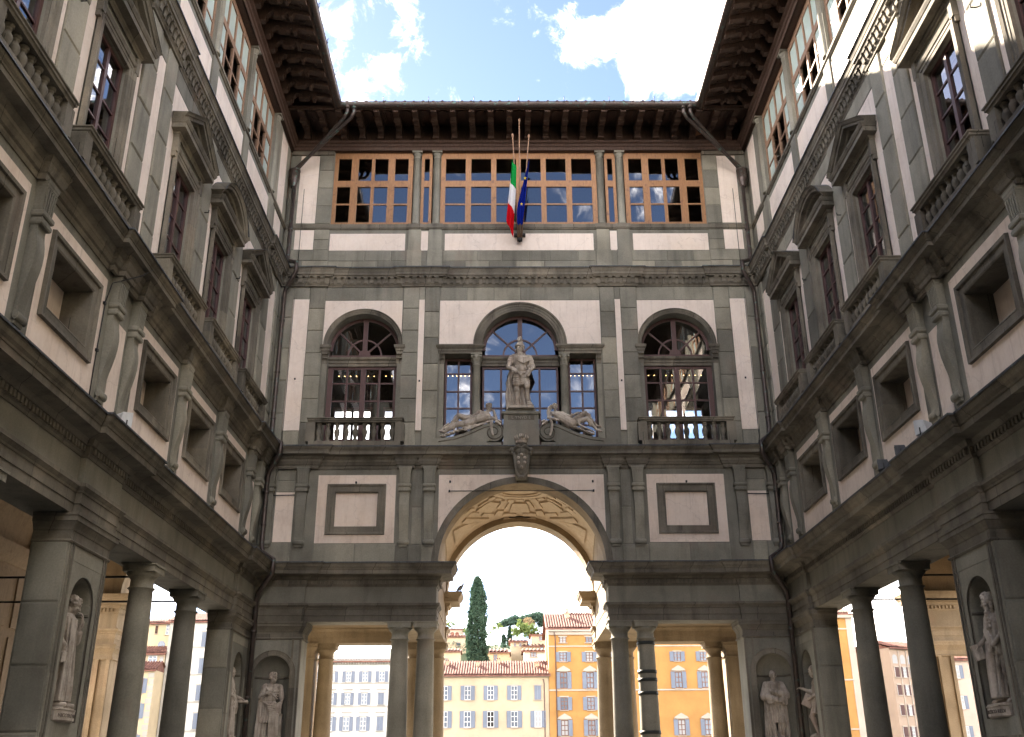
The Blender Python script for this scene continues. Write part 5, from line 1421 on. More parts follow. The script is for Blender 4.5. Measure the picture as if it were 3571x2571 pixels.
def statue_toga():
    s = Sculpt(); torso(s)
    leg(s, -1, (-.10, 0, .93), (-.12, -.05, .50), (-.10, .0, .09), (-.12, -.18, .05)); leg(s, 1, (.10, 0, .93), (.13, -.08, .51), (.14, .03, .09), (.20, -.13, .05))
    s.cloth([(.48, -.01, 0, .21, .15, 1.2), (.70, 0, 0, .20, .145, .9), (.92, 0, 0, .195, .14, .5), (1.02, 0, 0, .16, .12, 0)], k=13, amp=.018)
    for i in range(7): s.fold([(-.20+.01*i, -.06, 1.02-.035*i), (-.04+.02*i, -.185, .94-.055*i), (.14, -.17, .92-.06*i), (.24, -.06, 1.0-.04*i)], .026)
    for i in range(6):
        x = .02+.045*i; s.fold([(x, -.17, .84-.03*i), (x+.01, -.18, .5), (x+.02, -.14, .2), (x-.01, -.12, .05)], .032)
    s.cloth([(.02, -.22, .04, .13, .12, 1.2), (.35, -.23, .03, .12, .11, 1), (.70, -.24, .03, .10, .09, .8), (1.05, -.25, .03, .09, .09, .5), (1.38, -.20, .03, .08, .08, .1)], k=9, amp=.024, seg=44)
    for i in range(4): s.fold([(-.19, -.05, 1.46-.0*i), (-.10+.03*i, -.15, 1.34-.03*i), (.05+.03*i, -.15, 1.28-.05*i), (.19, -.08, 1.30-.07*i)], .018)
    s.fold([(-.16, -.10, 1.47), (-.19, -.12, 1.25), (-.24, -.10, 1.05)], .035)
    arm(s, (-.21, 0, 1.40), (-.30, -.06, 1.13), (-.10, -.20, 1.24)); s.hand((-.10, -.20, 1.24), (1, -.05, .28), (0, -1, .1), .25)
    arm(s, (.21, 0, 1.40), (.28, .02, 1.10), (.27, -.06, .84)); s.hand((.27, -.06, .84), (.05, -.1, -1), (.8, -.6, 0), .45); s.cap((.215, 0, 1.40), (.275, .02, 1.13), .085, .075)
    s.box((.25, .05, .36), .08, .08, .36)
    s.head((.02, -.02, 1.665), .85, .02, 0, 'short', k=1.04); s.box((0, 0, -.02), .32, .24, .03); return s
def statue_crossed():
    s = Sculpt(); torso(s)
    leg(s, 1, (.07, 0, .93), (.06, -.08, .50), (.06, -.02, .09), (.09, -.20, .05)); leg(s, -1, (-.10, .02, .93), (-.12, .0, .5), (-.13, .05, .09), (-.18, -.10, .05))
    s.cloth([(.42, .03, -.02, .20, .15, 1.3), (.65, .02, 0, .20, .15, 1), (.9, 0, 0, .195, .14, .6), (1.2, 0, 0, .21, .145, .3), (1.44, 0, 0, .21, .13, .1), (1.5, 0, 0, .1, .09, 0)], k=17, amp=.018)
    for q, z0 in ((-1, .06), (1, .08)):
        s.cloth([(z0, q*.17, .03, .13, .14, 1.2), (.4, q*.18, .02, .12, .13, 1), (.8, q*.19, .01, .10, .11, .7), (1.2, q*.20, .0, .08, .10, .3), (1.42, q*.18, .0, .06, .08, 0)], k=9, amp=.022, seg=44)
    s.chain([(-.21, 0, 1.40), (-.30, -.06, 1.10), (-.02, -.24, 1.00)], (.095, .12, .07)); s.chain([(.21, 0, 1.40), (.30, -.06, 1.12), (.0, -.22, 1.20)], (.095, .12, .06))
    for i in range(4): s.fold([(-.33, -.04, 1.12-.03*i), (-.22, -.17, 1.0-.03*i), (-.08, -.24, .96-.01*i)], .022); s.fold([(.33, -.04, 1.14-.04*i), (.24, -.17, 1.05-.04*i), (.10, -.22, 1.02-.02*i)], .022)
    s.cloth([(.88, .20, -.17, .07, .07, 1), (1.0, .20, -.16, .085, .08, .8), (1.12, .2, -.13, .07, .07, .2)], k=7, amp=.014, seg=30)
    s.hand((-.01, -.245, 1.0), (1, -.1, -.15), (0, -1, .2), .5); s.hand((.0, -.225, 1.20), (-1, -.05, .35), (0, -1, .1), .35, thumb=-1)
    s.head((.0, -.035, 1.66), -.12, .12, 0, 'bald', True, k=1.06)
    for i in range(9): s.ell((-.26+.065*i, -.10+.05*sin(i*2), .02), .06, .07, .05)
    s.box((0, 0, -.03), .33, .26, .03); return s
def statue_reader():
    s = Sculpt(); torso(s)
    leg(s, -1, (-.10, -.02, .93), (-.13, -.20, .53), (-.10, -.06, .10), (-.15, -.25, .05)); leg(s, 1, (.10, 0, .93), (.12, -.02, .50), (.12, .03, .09), (.18, -.14, .05))
    s.cloth([(.60, -.01, -.03, .19, .16, 1.2), (.78, 0, -.01, .19, .15, .9), (.96, 0, 0, .185, .135, .5), (1.15, 0, 0, .17, .125, .4), (1.40, 0, 0, .20, .12, .1), (1.47, 0, 0, .1, .09, 0)], k=11, amp=.02)
    for i in range(4): s.fold([(.18, -.06, 1.02-.04*i), (.0, -.19, .90-.06*i), (-.16, -.12, .80-.05*i)], .024)
    arm(s, (-.21, 0, 1.40), (-.30, -.05, 1.13), (-.33, -.30, 1.24)); s.hand((-.33, -.30, 1.24), (-.3, -.9, .3), (.2, .3, .9), .9)
    arm(s, (.21, 0, 1.40), (.27, .0, 1.12), (.10, -.19, 1.02)); s.hand((.10, -.19, 1.02), (-1, -.2, -.1), (0, -.8, .5), .5, thumb=-1)
    s.box((-.24, -.22, .93), .035, .13, .16, Matrix.Rotation(-.5, 3, 'X')); s.cap((-.05, -.19, 1.0), (-.22, -.22, .97), .05, .04)
    s.cloth([(.04, .10, .10, .16, .08, 1.2), (.5, .10, .10, .15, .08, 1), (1.0, .09, .09, .16, .08, .6), (1.40, .05, .06, .17, .07, .2)], k=9, amp=.02, seg=44)
    s.head((-.03, -.05, 1.66), -.85, .30, 0, 'cap', k=1.04); s.box((0, 0, -.02), .30, .24, .03); return s
def statue_wig():
    s = Sculpt(); torso(s)
    leg(s, 1, (.10, 0, .93), (.15, -.04, .50), (.19, .03, .09), (.26, -.13, .05)); leg(s, -1, (-.10, 0, .93), (-.12, -.06, .5), (-.10, .0, .09), (-.16, -.19, .05))
    s.cloth([(.10, -.07, -.03, .18, .15, 1.3), (.40, -.06, -.02, .17, .14, 1.1), (.75, -.04, -.01, .165, .13, .9), (1.0, -.02, 0, .16, .12, .5)], k=11, amp=.026)
    s.cloth([(.78, .03, 0, .18, .135, .8), (.95, .01, 0, .18, .13, .5), (1.2, 0, 0, .18, .13, .3), (1.42, 0, 0, .20, .12, .1), (1.49, 0, 0, .1, .09, 0)], k=11, amp=.012)
    for i in range(4): s.fold([(-.20, -.04, 1.44-.02*i), (-.17+.05*i, -.14, 1.18-.02*i), (-.02+.06*i, -.165, .96), (.14, -.13, .90-.03*i)], .022)
    for i in range(4): s.fold([(-.16+.035*i, -.14, 1.0), (-.18+.035*i, -.18, .6), (-.19+.05*i, -.19, .14)], .026)
    s.fold([(-.21, .0, 1.46), (-.27, .05, 1.0), (-.24, .10, .5), (-.22, .12, .1)], .07, .09); s.fold([(.21, .0, 1.46), (.27, .06, 1.0), (.27, .10, .5), (.28, .12, .08)], .06, .07)
    arm(s, (.21, 0, 1.40), (.29, -.02, 1.13), (.14, -.19, .93)); s.cap((.22, 0, 1.4), (.29, -.02, 1.13), .085, .075); s.hand((.14, -.19, .93), (-.8, -.25, -.3), (0, -.9, .4), .9, thumb=-1); s.cap((.08, -.22, .95), (.07, -.23, .82), .025, .02)
    arm(s, (-.21, 0, 1.40), (-.30, -.02, 1.13), (-.30, -.20, .98)); s.cap((-.22, 0, 1.4), (-.3, -.02, 1.13), .085, .075); s.hand((-.30, -.20, .98), (-.1, -.6, -.8), (-.5, -.7, .5), .8)
    s.box((-.31, -.24, .86), .03, .09, .13, Matrix.Rotation(.3, 3, 'X'))
    s.fold([(.0, -.13, 1.40), (.02, -.15, 1.30), (.0, -.15, 1.22)], .035)
    s.head((-.02, -.03, 1.665), -.85, .12, 0, 'wig', k=1.04); s.box((0, 0, -.02), .33, .24, .03); return s
def statue_armour():
    s = Sculpt(); torso(s)
    s.ell((0, -.02, 1.30), .195, .145, .20); s.ell((0, -.01, 1.12), .165, .13, .16)
    leg(s, -1, (-.11, 0, .90), (-.11, -.04, .50), (-.09, -.02, .09), (-.08, -.20, .05), k=1.12); leg(s, 1, (.11, 0, .92), (.16, -.16, .56), (.17, .0, .15), (.24, -.16, .12), k=1.12)
    for x, y, z in ((-.11, -.06, .50), (.16, -.18, .56)): s.ell((x, y, z), .075, .07, .085)
    s.cloth([(.60, -.11, -.01, .115, .125, 0), (.72, -.115, -.01, .12, .13, 0), (.94, -.09, 0, .12, .125, 0)], k=3, amp=.0, seg=30); s.cloth([(.62, .125, -.03, .115, .125, 0), (.74, .12, -.02, .12, .13, 0), (.94, .09, 0, .12, .125, 0)], k=3, amp=0, seg=30)
    for z in (.64, .70, .76, .82):
        for q, cx in ((-1, -.112), (1, .122)):
            pts = [(cx+.122*cos(pi+pi*i/8), -.015+.135*sin(pi+pi*i/8), z) for i in range(9)]; s.fold(pts, .008)
    s.fold([(-.18, -.06, .99), (-.05, -.15, .93), (.05, -.16, .91), (.18, -.06, .97)], .018); s.ell((0, -.16, .88), .03, .02, .035)
    # cape: gathered across the chest, falling behind to the ground
    for i in range(4): s.fold([(-.20, -.06+.01*i, 1.47-.025*i), (-.06, -.155, 1.40-.04*i), (.08, -.165, 1.34-.045*i), (.21, -.07, 1.44-.04*i)], .026)
    s.fold([(-.10, .02, 1.53), (0, -.10, 1.49), (.10, .02, 1.53)], .03)
    s.cloth([(.02, -.05, .12, .26, .07, 1.3), (.35, -.08, .13, .27, .07, 1.2), (.75, -.09, .13, .25, .07, 1), (1.1, -.04, .12, .24, .065, .6), (1.42, 0, .08, .22, .06, .2)], k=15, amp=.024, seg=80)
    for i in range(3): s.fold([(-.27-.02*i, .06, 1.05-.1*i), (-.31+.01*i, .02, .75-.1*i), (-.27, .04, .45-.08*i)], .03)
    arm(s, (-.22, 0, 1.41), (-.32, -.02, 1.13), (-.22, -.21, 1.03), (.075, .065, .05)); s.hand((-.21, -.215, 1.03), (.45, -.5, -.5), (-.5, -.3, .6), .9, 1.15)
    arm(s, (.22, 0, 1.41), (.33, .0, 1.15), (.24, -.18, .98), (.075, .065, .05)); s.hand((.235, -.19, .97), (-.3, -.4, -.9), (.5, -.8, .2), .5, 1.15)
    s.cap((.20, -.15, 1.06), (.22, -.17, 1.18), .03, .02); s.fold([(.15, -.16, 1.08), (.20, -.19, 1.10), (.26, -.16, 1.10)], .014)
    for q in (-1, 1):
        for i in range(3): s.ell((q*(.225+.02*i), -.0, 1.43-.05*i), .085, .085, .05)
    s.head((-.015, -.02, 1.67), -.40, .04, 0, 'helmet', True, k=1.06)
    s.ell((.22, -.12, .06), .10, .09, .045); s.box((0, 0, -.02), .33, .24, .03); return s
def reclining(female):
    """lies along +x: head end at x=0, feet towards +x; slope falls away from the head"""
    s = Sculpt(); s.fat = 1.27
    if female:
        P = dict(pel=V(1.02, -.05, .18), che=V(.55, -.06, .48), nk=V(.42, -.05, .70), sl=V(.30, -.08, .60), sr=V(.70, -.04, .60))
        s.chain([P['pel'], V(.80, -.07, .33), P['che']], (.175, .135, .155)); s.ell(P['che'], .16, .12, .17); s.ell(P['pel'], .19, .15, .17); s.ell(V(1.12, -.02, .14), .15, .14, .14)
        s.cap(P['sl'], P['sr'], .065); s.cap(V(.49, -.05, .6), P['nk'], .055, .05)
        for q in (V(.47, -.16, .50), V(.64, -.15, .48)): s.ell(q, .062, .05, .06)
        # upper leg raised at the knee, foot tucked behind; lower leg stretched down the slope
        s.chain([V(1.05, -.02, .24), V(1.60, -.06, .62), V(2.03, .02, .12)], (.115, .075, .042)); s.ell(V(1.75, -.02, .46), .075, .07, .13)
        s.chain([V(1.10, -.10, .16), V(1.66, -.16, .34), V(2.02, -.16, -.12)], (.115, .075, .042)); s.ell(V(1.80, -.14, .16), .07, .07, .13)
        s.cap(V(2.02, -.16, -.12), V(2.22, -.22, -.20), .045, .028); s.cap(V(2.03, .02, .11), V(2.20, -.02, .05), .045, .028)
        arm(s, P['sr'], V(.98, -.08, .46), V(1.30, -.12, .60), (.058, .048, .034)); s.hand(V(1.30, -.12, .60), (.9, -.1, .25), (0, -.3, 1), .5, .95)
        arm(s, P['sl'], V(.14, -.12, .40), V(.42, -.26, .30), (.06, .05, .036)); s.hand(V(.42, -.26, .30), (.9, -.2, -.3), (0, -.6, .7), .6, .95)
        s.fat = 1.0; s.head(V(.41, -.06, .87), .05, .10, 0, 'bun', k=1.0)
        pts = [V(.28, .02, .98), V(.16, .05, .86), V(.12, .04, .66), V(.16, .0, .46)]
        for i in range(4): s.fold([p+V(.03*i-.02, .015*i, -.02*i) for p in pts], .026)
        for i in range(5): s.fold([V(1.22+.04*i, -.22, .30-.02*i), V(1.34, -.24, .10-.01*i), V(1.45+.12*i, -.18, -.02-.05*i)], .03)
        for i in range(6): s.ell(V(1.20+.13*i, -.15, -.02-.055*i), .10, .10, .05)
    else:
        P = dict(pel=V(1.00, -.04, .26), che=V(.52, -.05, .46), sl=V(.34, -.10, .40), sr=V(.72, .0, .68))
        s.chain([P['pel'], V(.77, -.06, .37), P['che']], (.165, .145, .175)); s.ell(P['che'], .20, .14, .20); s.ell(P['pel'], .18, .15, .17)
        s.cap(P['sl'], P['sr'], .078); s.cap(V(.46, -.06, .60), V(.38, -.08, .74), .066, .06)
        for q in (V(.42, -.17, .46), V(.62, -.16, .54)): s.ell(q, .085, .05, .075)
        s.chain([V(1.02, .0, .32), V(1.55, -.05, .52), V(1.92, -.02, .06)], (.125, .085, .05)); s.ell(V(1.66, -.02, .36), .085, .08, .15)
        s.chain([V(1.05, -.12, .20), V(1.62, -.18, .10), V(2.10, -.16, -.20)], (.13, .085, .05)); s.ell(V(1.75, -.16, .04), .085, .08, .13)
        s.cap(V(2.10, -.16, -.20), V(2.28, -.22, -.16), .05, .032); s.cap(V(1.92, -.02, .06), V(2.10, -.06, -.02), .05, .032)
        arm(s, P['sr'], V(1.0, .02, .50), V(1.32, -.06, .50), (.072, .058, .042)); s.hand(V(1.32, -.06, .50), (.9, -.1, -.1), (0, -.3, 1), .5, 1.05)
        arm(s, P['sl'], V(.08, -.16, .34), V(.16, -.10, .70), (.074, .06, .042)); s.hand(V(.165, -.10, .70), (.6, .0, .5), (-.7, -.3, .5), .8, 1.05)
        s.fat = 1.0; s.head(V(.34, -.10, .88), -.25, .25, .2, 'crown', True, k=1.1)
        for i in range(8): s.ell(V(.95+.17*i, -.12, .10-.065*i), .13, .11, .06)
        for i in range(4): s.fold([V(1.95, -.05+.03*i, .20-.03*i), V(2.12, -.10+.03*i, .06-.04*i), V(2.24, -.14, -.14-.03*i)], .03)
        for i in range(3): s.fold([V(.25+.05*i, -.24, .22), V(.8, -.24, .08-.03*i), V(1.3, -.23, -.08-.04*i)], .03)
    # the ram's head mask and its hanging ribbon on the scroll
    for i in range(14):
        a = i*1.3; s.ell(V(-.02+.09*cos(a), -.20+.06*sin(a*1.7), .17+.07*sin(a)), .05, .05, .045)
    s.cap(V(.06, -.24, .22), V(-.10, -.28, .06), .05, .035)
    for i in range(3): s.fold([V(.20+.03*i, -.26, .24), V(.24+.03*i, -.30, .05), V(.21+.03*i, -.30, -.18), V(.17+.02*i, -.29, -.38)], .026, .022)
    return s

def place(root, sc_, F_s, F_n, z, rz): pass
def world_of(root, s_, n, z, sg): return root.matrix_world @ Vector((sg*s_, -n, z))
bpy.context.view_layer.update()
def niche_statue(fn, root, sg, s_, z, k, rot, name, label):
    p = root.matrix_world @ Vector((sg*s_, .20, z))
    o = fn().build("statue", k, .0082, p, rot); tag(o, label, "statue", "statues of the courtyard niches"); return o
niche_statue(statue_gown, WL, 1, 21.42, 2.98, 1.26, pi/2, "gown", "thoughtful marble statue in a long pleated gown, hand at chin, near left niche")
niche_statue(statue_scholar, WL, 1, 34.78, 2.86, 1.27, pi/2, "scholar", "robed marble statue holding out a book, left of the left corner drainpipe")
niche_statue(statue_toga, BK, 1, -8.71, 2.80, 1.27, 0, "toga", "marble statue with hand on breast and toga round the hips, right of the left drainpipe")
niche_statue(statue_crossed, BK, 1, 8.71, 2.80, 1.27, 0, "crossed", "bearded marble statue with crossed sleeves, left of the right corner drainpipe")
niche_statue(statue_reader, WR, -1, 34.70, 2.80, 1.27, -pi/2, "reader", "capped marble statue reaching one arm forward, right of the right corner drainpipe")
niche_statue(statue_wig, WR, -1, 21.45, 2.98, 1.26, -pi/2, "wig", "marble statue with long curly wig and draped cloak, near right niche")
o = statue_armour().build("statue", 1.50, .0082, (0, 36-.27, 14.66), 0); tag(o, "standing marble warrior in armour, plumed helmet and cape on the central pedestal", "statue", "statues on the arch ledge")
o = reclining(True).build("statue", .96, .0095, (.90, 36-.32, 13.86), 0); tag(o, "reclining marble woman with draped knees on the right scroll", "statue", "statues on the arch ledge")
s_ = reclining(False)
s_.v = [(-x, y, z) for x, y, z in s_.v]; s_.f = [tuple(reversed(f)) for f in s_.f]
o = s_.build("statue", .96, .0095, (-.88, 36-.32, 13.86), 0); tag(o, "reclining bearded marble man leaning on one arm on the left scroll", "statue", "statues on the arch ledge")

# inscribed plinths under the near statues -------------------------------
def text_mesh(txt, size, depth=.004):
    cu = bpy.data.curves.new("lettering", 'FONT'); cu.body = txt; cu.size = size; cu.extrude = depth; cu.align_x = 'CENTER'; cu.align_y = 'CENTER'; cu.resolution_u = 2
    t = bpy.data.objects.new("lettering", cu); COL.objects.link(t)
    dg = bpy.context.evaluated_depsgraph_get(); me = bpy.data.meshes.new_from_object(t.evaluated_get(dg)); bpy.data.objects.remove(t); bpy.data.curves.remove(cu)
    return me
INK = paint_mat("dark_lettering", (0.13, 0.105, 0.085), 0.2, 0.8)
def curved_text(txt, size, R, cy):
    me = text_mesh(txt, size, .003)
    for v in me.vertices:
        a = v.co.x/R; x, y, z = R*sin(a), -(R+v.co.z)*cos(a)+cy, v.co.y; v.co = (x, y, z)
    me.materials.append(INK); return me
def plinth(root, sg, s_, z, txt, lab):
    e = empty("statue_plinth", lab, "plinth", root.matrix_world @ Vector((sg*s_, 0, z)), root.rotation_euler.z, "inscribed plinths of the near statues")
    mb = MB(); K = 14; R = .95; cy = .74; vs = []
    for zz, q in ((0, -.04), (.03, 0), (.21, 0), (.225, .02), (.24, .02)):
        for k in range(K+1):
            a = -.54+1.08*k/K; vs.append(((R+q)*sin(a), cy-(R+q)*cos(a), zz))
        vs.append((.50, .1, zz)); vs.append((-.50, .1, zz))
    n = K+3; mb.add(vs, [(j*n+k, j*n+(k+1) % n, (j+1)*n+(k+1) % n, (j+1)*n+k) for j in range(4) for k in range(n)]+[tuple(range(n)), tuple(4*n+k for k in range(n))])
    mb.build("plinth_block", MARBLE, e)
    t = bpy.data.objects.new("lettering", curved_text(txt, .105, R+.004, cy)); COL.objects.link(t); t.parent = e; t.location = (0, 0, .115)
    return e
plinth(WL, 1, 21.42, 2.71, "NICCOLO MACHI", "pale stone plinth lettered under the gowned statue on the left")
plinth(WR, -1, 21.45, 2.71, "FRANCESCO REDI", "pale stone plinth lettered under the statue with the wig on the right")
tm = text_mesh("L YNVD E", .17, .003); tm.materials.append(paint_mat("faded_lettering", (.30, .275, .23), .2, .9))
t = bpy.data.objects.new("lettering", tm); COL.objects.link(t); t.parent = pdo; t.location = (0, -.573, 14.21); t.rotation_euler = (pi/2, 0, 0)

# coat of arms on the keystone -------------------------------------------
ARMS = empty("coat_of_arms", "carved shield with six balls and a crown on the great arch", "coat of arms", (0, 36-.47, 11.93))
ks = MB(); ks.add([(-.22, .45, -.05), (.22, .45, -.05), (.22, -.02, .15), (-.22, -.02, .15), (-.27, .45, .95), (.27, .45, .95), (.27, -.02, .95), (-.27, -.02, .95)], [(0, 1, 2, 3), (4, 7, 6, 5), (0, 3, 7, 4), (1, 5, 6, 2), (2, 6, 7, 3)]); ks.build("keystone", STONE, ARMS)
s = Sculpt()
def sh_w(z): return .30-.30*max(0, (.55-z))*.42 if z < .55 else .30
rows = []
s.ell((0, -.02, .60), .30, .22, .48); s.ell((0, -.05, .34), .24, .20, .36); s.ell((0, -.06, .92), .27, .24, .22)
for q in (-1, 1):
    s.cap((q*.30, -.12, .86), (q*.20, -.12, .18), .06, .045); s.ell((q*.36, -.14, .98), .09, .10, .10); s.ell((q*.33, -.14, .84), .075, .09, .075)
    s.chain([(q*.02, -.22, 1.03), (q*.14, -.24, 1.10), (q*.27, -.18, 1.02)], (.06, .075, .05)); s.cap((q*.20, -.10, .20), (q*.10, -.12, -.02), .055, .05)
    for i in range(5): s.ell((q*(.22-.03*i), -.08, .14-.055*i), .05, .06, .05)
s.ell((0, -.1, -.05), .12, .10, .07); s.ell((0, -.1, 1.16), .22, .18, .10)
so = s.build("shield", 1.0, .016, (0, 0, 0), 0, 2, STONE2); so.parent = ARMS
f = MB(); K = 24
for j, (r, y) in enumerate(((1, -.235), (.93, -.262), (.0, -.275))):
    for k in range(K):
        a = 2*pi*k/K; f.v.append((.205*r*cos(a), y-.02*sin(a)*0, .52+.36*r*sin(a)))
for j in range(2):
    for k in range(K): f.f.append((j*K+k, j*K+(k+1) % K, (j+1)*K+(k+1) % K, (j+1)*K+k)); f.smooth.append(True)
f.build("escutcheon", STONE2, ARMS)
for x, z in ((0, .76), (-.12, .64), (.12, .64), (-.115, .46), (.115, .46), (0, .28)):
    b = MB(); b.lathe([(.001, -.06), (.036, -.048), (.056, -.02), (.06, .0), (.056, .02), (.036, .048), (.001, .06)], seg=14, caps=False); b.build("ball", MARBLE, ARMS, (x, -.285, z))
cr = MB(); cr.lathe([(.20, 1.22), (.225, 1.24), (.225, 1.29), (.21, 1.31), (.235, 1.36), (.24, 1.40), (.20, 1.40), (.18, 1.24)], cx=0, cy=-.10, seg=24)
for k in range(14):
    a = 2*pi*k/14; cr.tube([(.23*cos(a), -.10+.23*sin(a), 1.38), (.255*cos(a), -.10+.255*sin(a), 1.47), (.262*cos(a), -.10+.262*sin(a), 1.53)], [.03, .022, .008], 6)
for x in (-.05, 0, .05): cr.tube([(x*.4, -.34, 1.40), (x*1.4, -.35, 1.48), (x, -.35, 1.56)], [.02, .022, .012], 6)
cr.build("crown", MARBLE, ARMS)
# ------------------------------------------------------------------ river, far bank, hill
def flat_mat(name, c, var=.1, scale=.3):
    m, nt, out = new_mat(name); N = NT(nt)
    a = N.noise(scale, detail=6, rough=.65); b = N.noise(scale*4, detail=5, stretch=(1, 1, .3))
    base = N.ramp(a, [(0.3, sc(c, 1-var)), (0.7, sc(c, 1+var))]); base = N.mix(N.maprange(b, .55, .75, 0, .25), base, sc(c, .72))
    p = N.n('ShaderNodeBsdfPrincipled'); N.l(base, p.inputs['Base Color']); p.inputs['Roughness'].default_value = .9
    N.l(p.outputs[0], out.inputs[0]); return m
CREAM = flat_mat("cream_render", (.43, .345, .235), .13); ORANGE = flat_mat("orange_render", (.37, .185, .055), .16); OFFW = flat_mat("offwhite_render", (.52, .50, .455), .12); PINK = flat_mat("pink_render", (.46, .345, .275)); YELL = flat_mat("yellow_render", (.47, .37, .235)); TAN = flat_mat("tan_render", (.34, .25, .185))
TRIM = flat_mat("pale_stone_trim", (.38, .32, .26)); GREYT = flat_mat("grey_trim", (.33, .31, .27))
SHUT = flat_mat("blue_grey_shutter", (.165, .19, .235)); SHUTB = flat_mat("brown_shutter", (.10, .055, .05)); WFR = flat_mat("white_sash", (.55, .55, .54)); WFRB = flat_mat("brown_sash", (.16, .08, .06))
FGLASS = paint_mat("far_glass", (0.09, 0.12, 0.16), .3, .05); CURT = flat_mat("pale_curtain", (.34, .34, .33)); DARK = flat_mat("painted_room_dark", (.02, .018, .016))  # DARK: near-black sheet painted for the unlit room in an open far window
m, nt, out = new_mat("far_roof_tiles"); N = NT(nt)
oi = N.noise(1.3, detail=5, rough=.7); base = N.ramp(oi, [(.3, (.085, .036, .03)), (.5, (.17, .07, .05)), (.7, (.30, .15, .10))])
p = N.n('ShaderNodeBsdfPrincipled'); N.l(base, p.inputs['Base Color']); p.inputs['Roughness'].default_value = .9; N.l(p.outputs[0], out.inputs[0]); FROOF = m
m, nt, out = new_mat("river_water"); N = NT(nt)
p = N.n('ShaderNodeBsdfPrincipled'); p.inputs['Base Color'].default_value = (.05, .07, .05, 1); p.inputs['Roughness'].default_value = .08
N.l(N.bump(N.noise(.8, detail=4), .4, .2), p.inputs['Normal']); N.l(p.outputs[0], out.inputs[0]); WATER = m
m, nt, out = new_mat("hill_grass"); N = NT(nt)
base = N.ramp(N.noise(.08, detail=6), [(.35, (.05, .075, .03)), (.6, (.10, .12, .05)), (.75, (.16, .15, .08))])
p = N.n('ShaderNodeBsdfPrincipled'); N.l(base, p.inputs['Base Color']); p.inputs['Roughness'].default_value = .95; N.l(p.outputs[0], out.inputs[0]); HILLM = m
o = MB().quad((-900, 52, -6), (900, 52, -6), (900, 156, -6), (-900, 156, -6)).build("river", WATER); o['kind'] = 'structure'
o = MB().quad((-900, 52, -6.5), (900, 52, -6.5), (900, 52, 0), (-900, 52, 0)).build("embankment", PAVE); o['kind'] = 'structure'
def hz(x, y):
    t = max(0, min(1, (y-176)/150)); return 40*t*t*(3-2*t)*(.85+.15*cos(x*.012)) + 1.3*sin(x*.09+y*.05) - 8*max(0, min(1, (abs(x)-60)/300))*t
hl = MB(); nx, ny = 60, 22; xs = [-700+1400*i/nx for i in range(nx+1)]; ys = [158, 165, 172]+[176+i*9 for i in range(18)]+[420, 1200]
vs = [(x, y, (.5 if y < 174 else hz(x, y)) if y < 400 else 40) for x in xs for y in ys]; k = len(ys)
hl.add(vs, [(i*k+j, (i+1)*k+j, (i+1)*k+j+1, i*k+j+1) for i in range(nx) for j in range(k-1)], True)
o = hl.build("hill", HILLM); o['kind'] = 'structure'
o = MB().quad((-900, 156, -6.5), (900, 156, -6.5), (900, 156, .5), (-900, 156, .5)).build("far_embankment", PAVE); o['kind'] = 'structure'
o = MB().quad((-900, 156, .5), (900, 156, .5), (900, 160, .5), (-900, 160, .5)).build("far_quay", PAVE); o['kind'] = 'structure'

_fq = MB().box(-.5, .5, -.5, .5, -.5, .5)
BOXC = {}
def fbox(mat):
    if mat.name not in BOXC: BOXC[mat.name] = _fq.mesh("block_"+mat.name, mat)
    return BOXC[mat.name]
def shutter_mesh(mat):
    m = MB(); m.box(-.5, .5, -.02, .02, -.5, .5); m.box(-.5, -.38, -.05, -.021, -.5, .5); m.box(.38, .5, -.05, -.021, -.5, .5)
    for z in (-.5, -.04, .42): m.box(-.379, .379, -.05, -.021, z, z+.08)
    for i in range(11): m.box(-.379, .379, -.04, -.021, -.41+i*.075, -.385+i*.075)
    return m.mesh("shutter", mat)
SHM = {a.name: shutter_mesh(a) for a in (SHUT, SHUTB)}
def sash_mesh(mat):
    m = MB()
    for x0, x1 in ((-.5, -.41), (-.05, .05), (.41, .5)): m.box(x0, x1, -.05, .05, -.5, .5)
    for a, b in ((-.409, -.051), (.051, .409)):
        for z in (-.5, -.18, .14, .45): m.box(a, b, -.045, .045, z, z+.05)
    return m.mesh("window", mat)
SASH = {a.name: sash_mesh(a) for a in (WFR, WFRB)}
def ped_mesh():
    m = MB(); P = [(-.85, 0), (.85, 0), (.85, .08), (0, .42), (-.85, .08)]; n = 5
    m.add([(x, -.22, z) for x, z in P]+[(x, .05, z) for x, z in P], [(0, 1, 2, 3, 4), (9, 8, 7, 6, 5)]+[(i, (i+1) % n, n+(i+1) % n, n+i) for i in range(n)])
    P = [(-.55, .09), (.55, .09), (0, .30)]
    m.box(-.95, .95, -.30, .05, -.08, 0)
    return m.mesh("window_pediment", TRIM)
PEDM = ped_mesh()
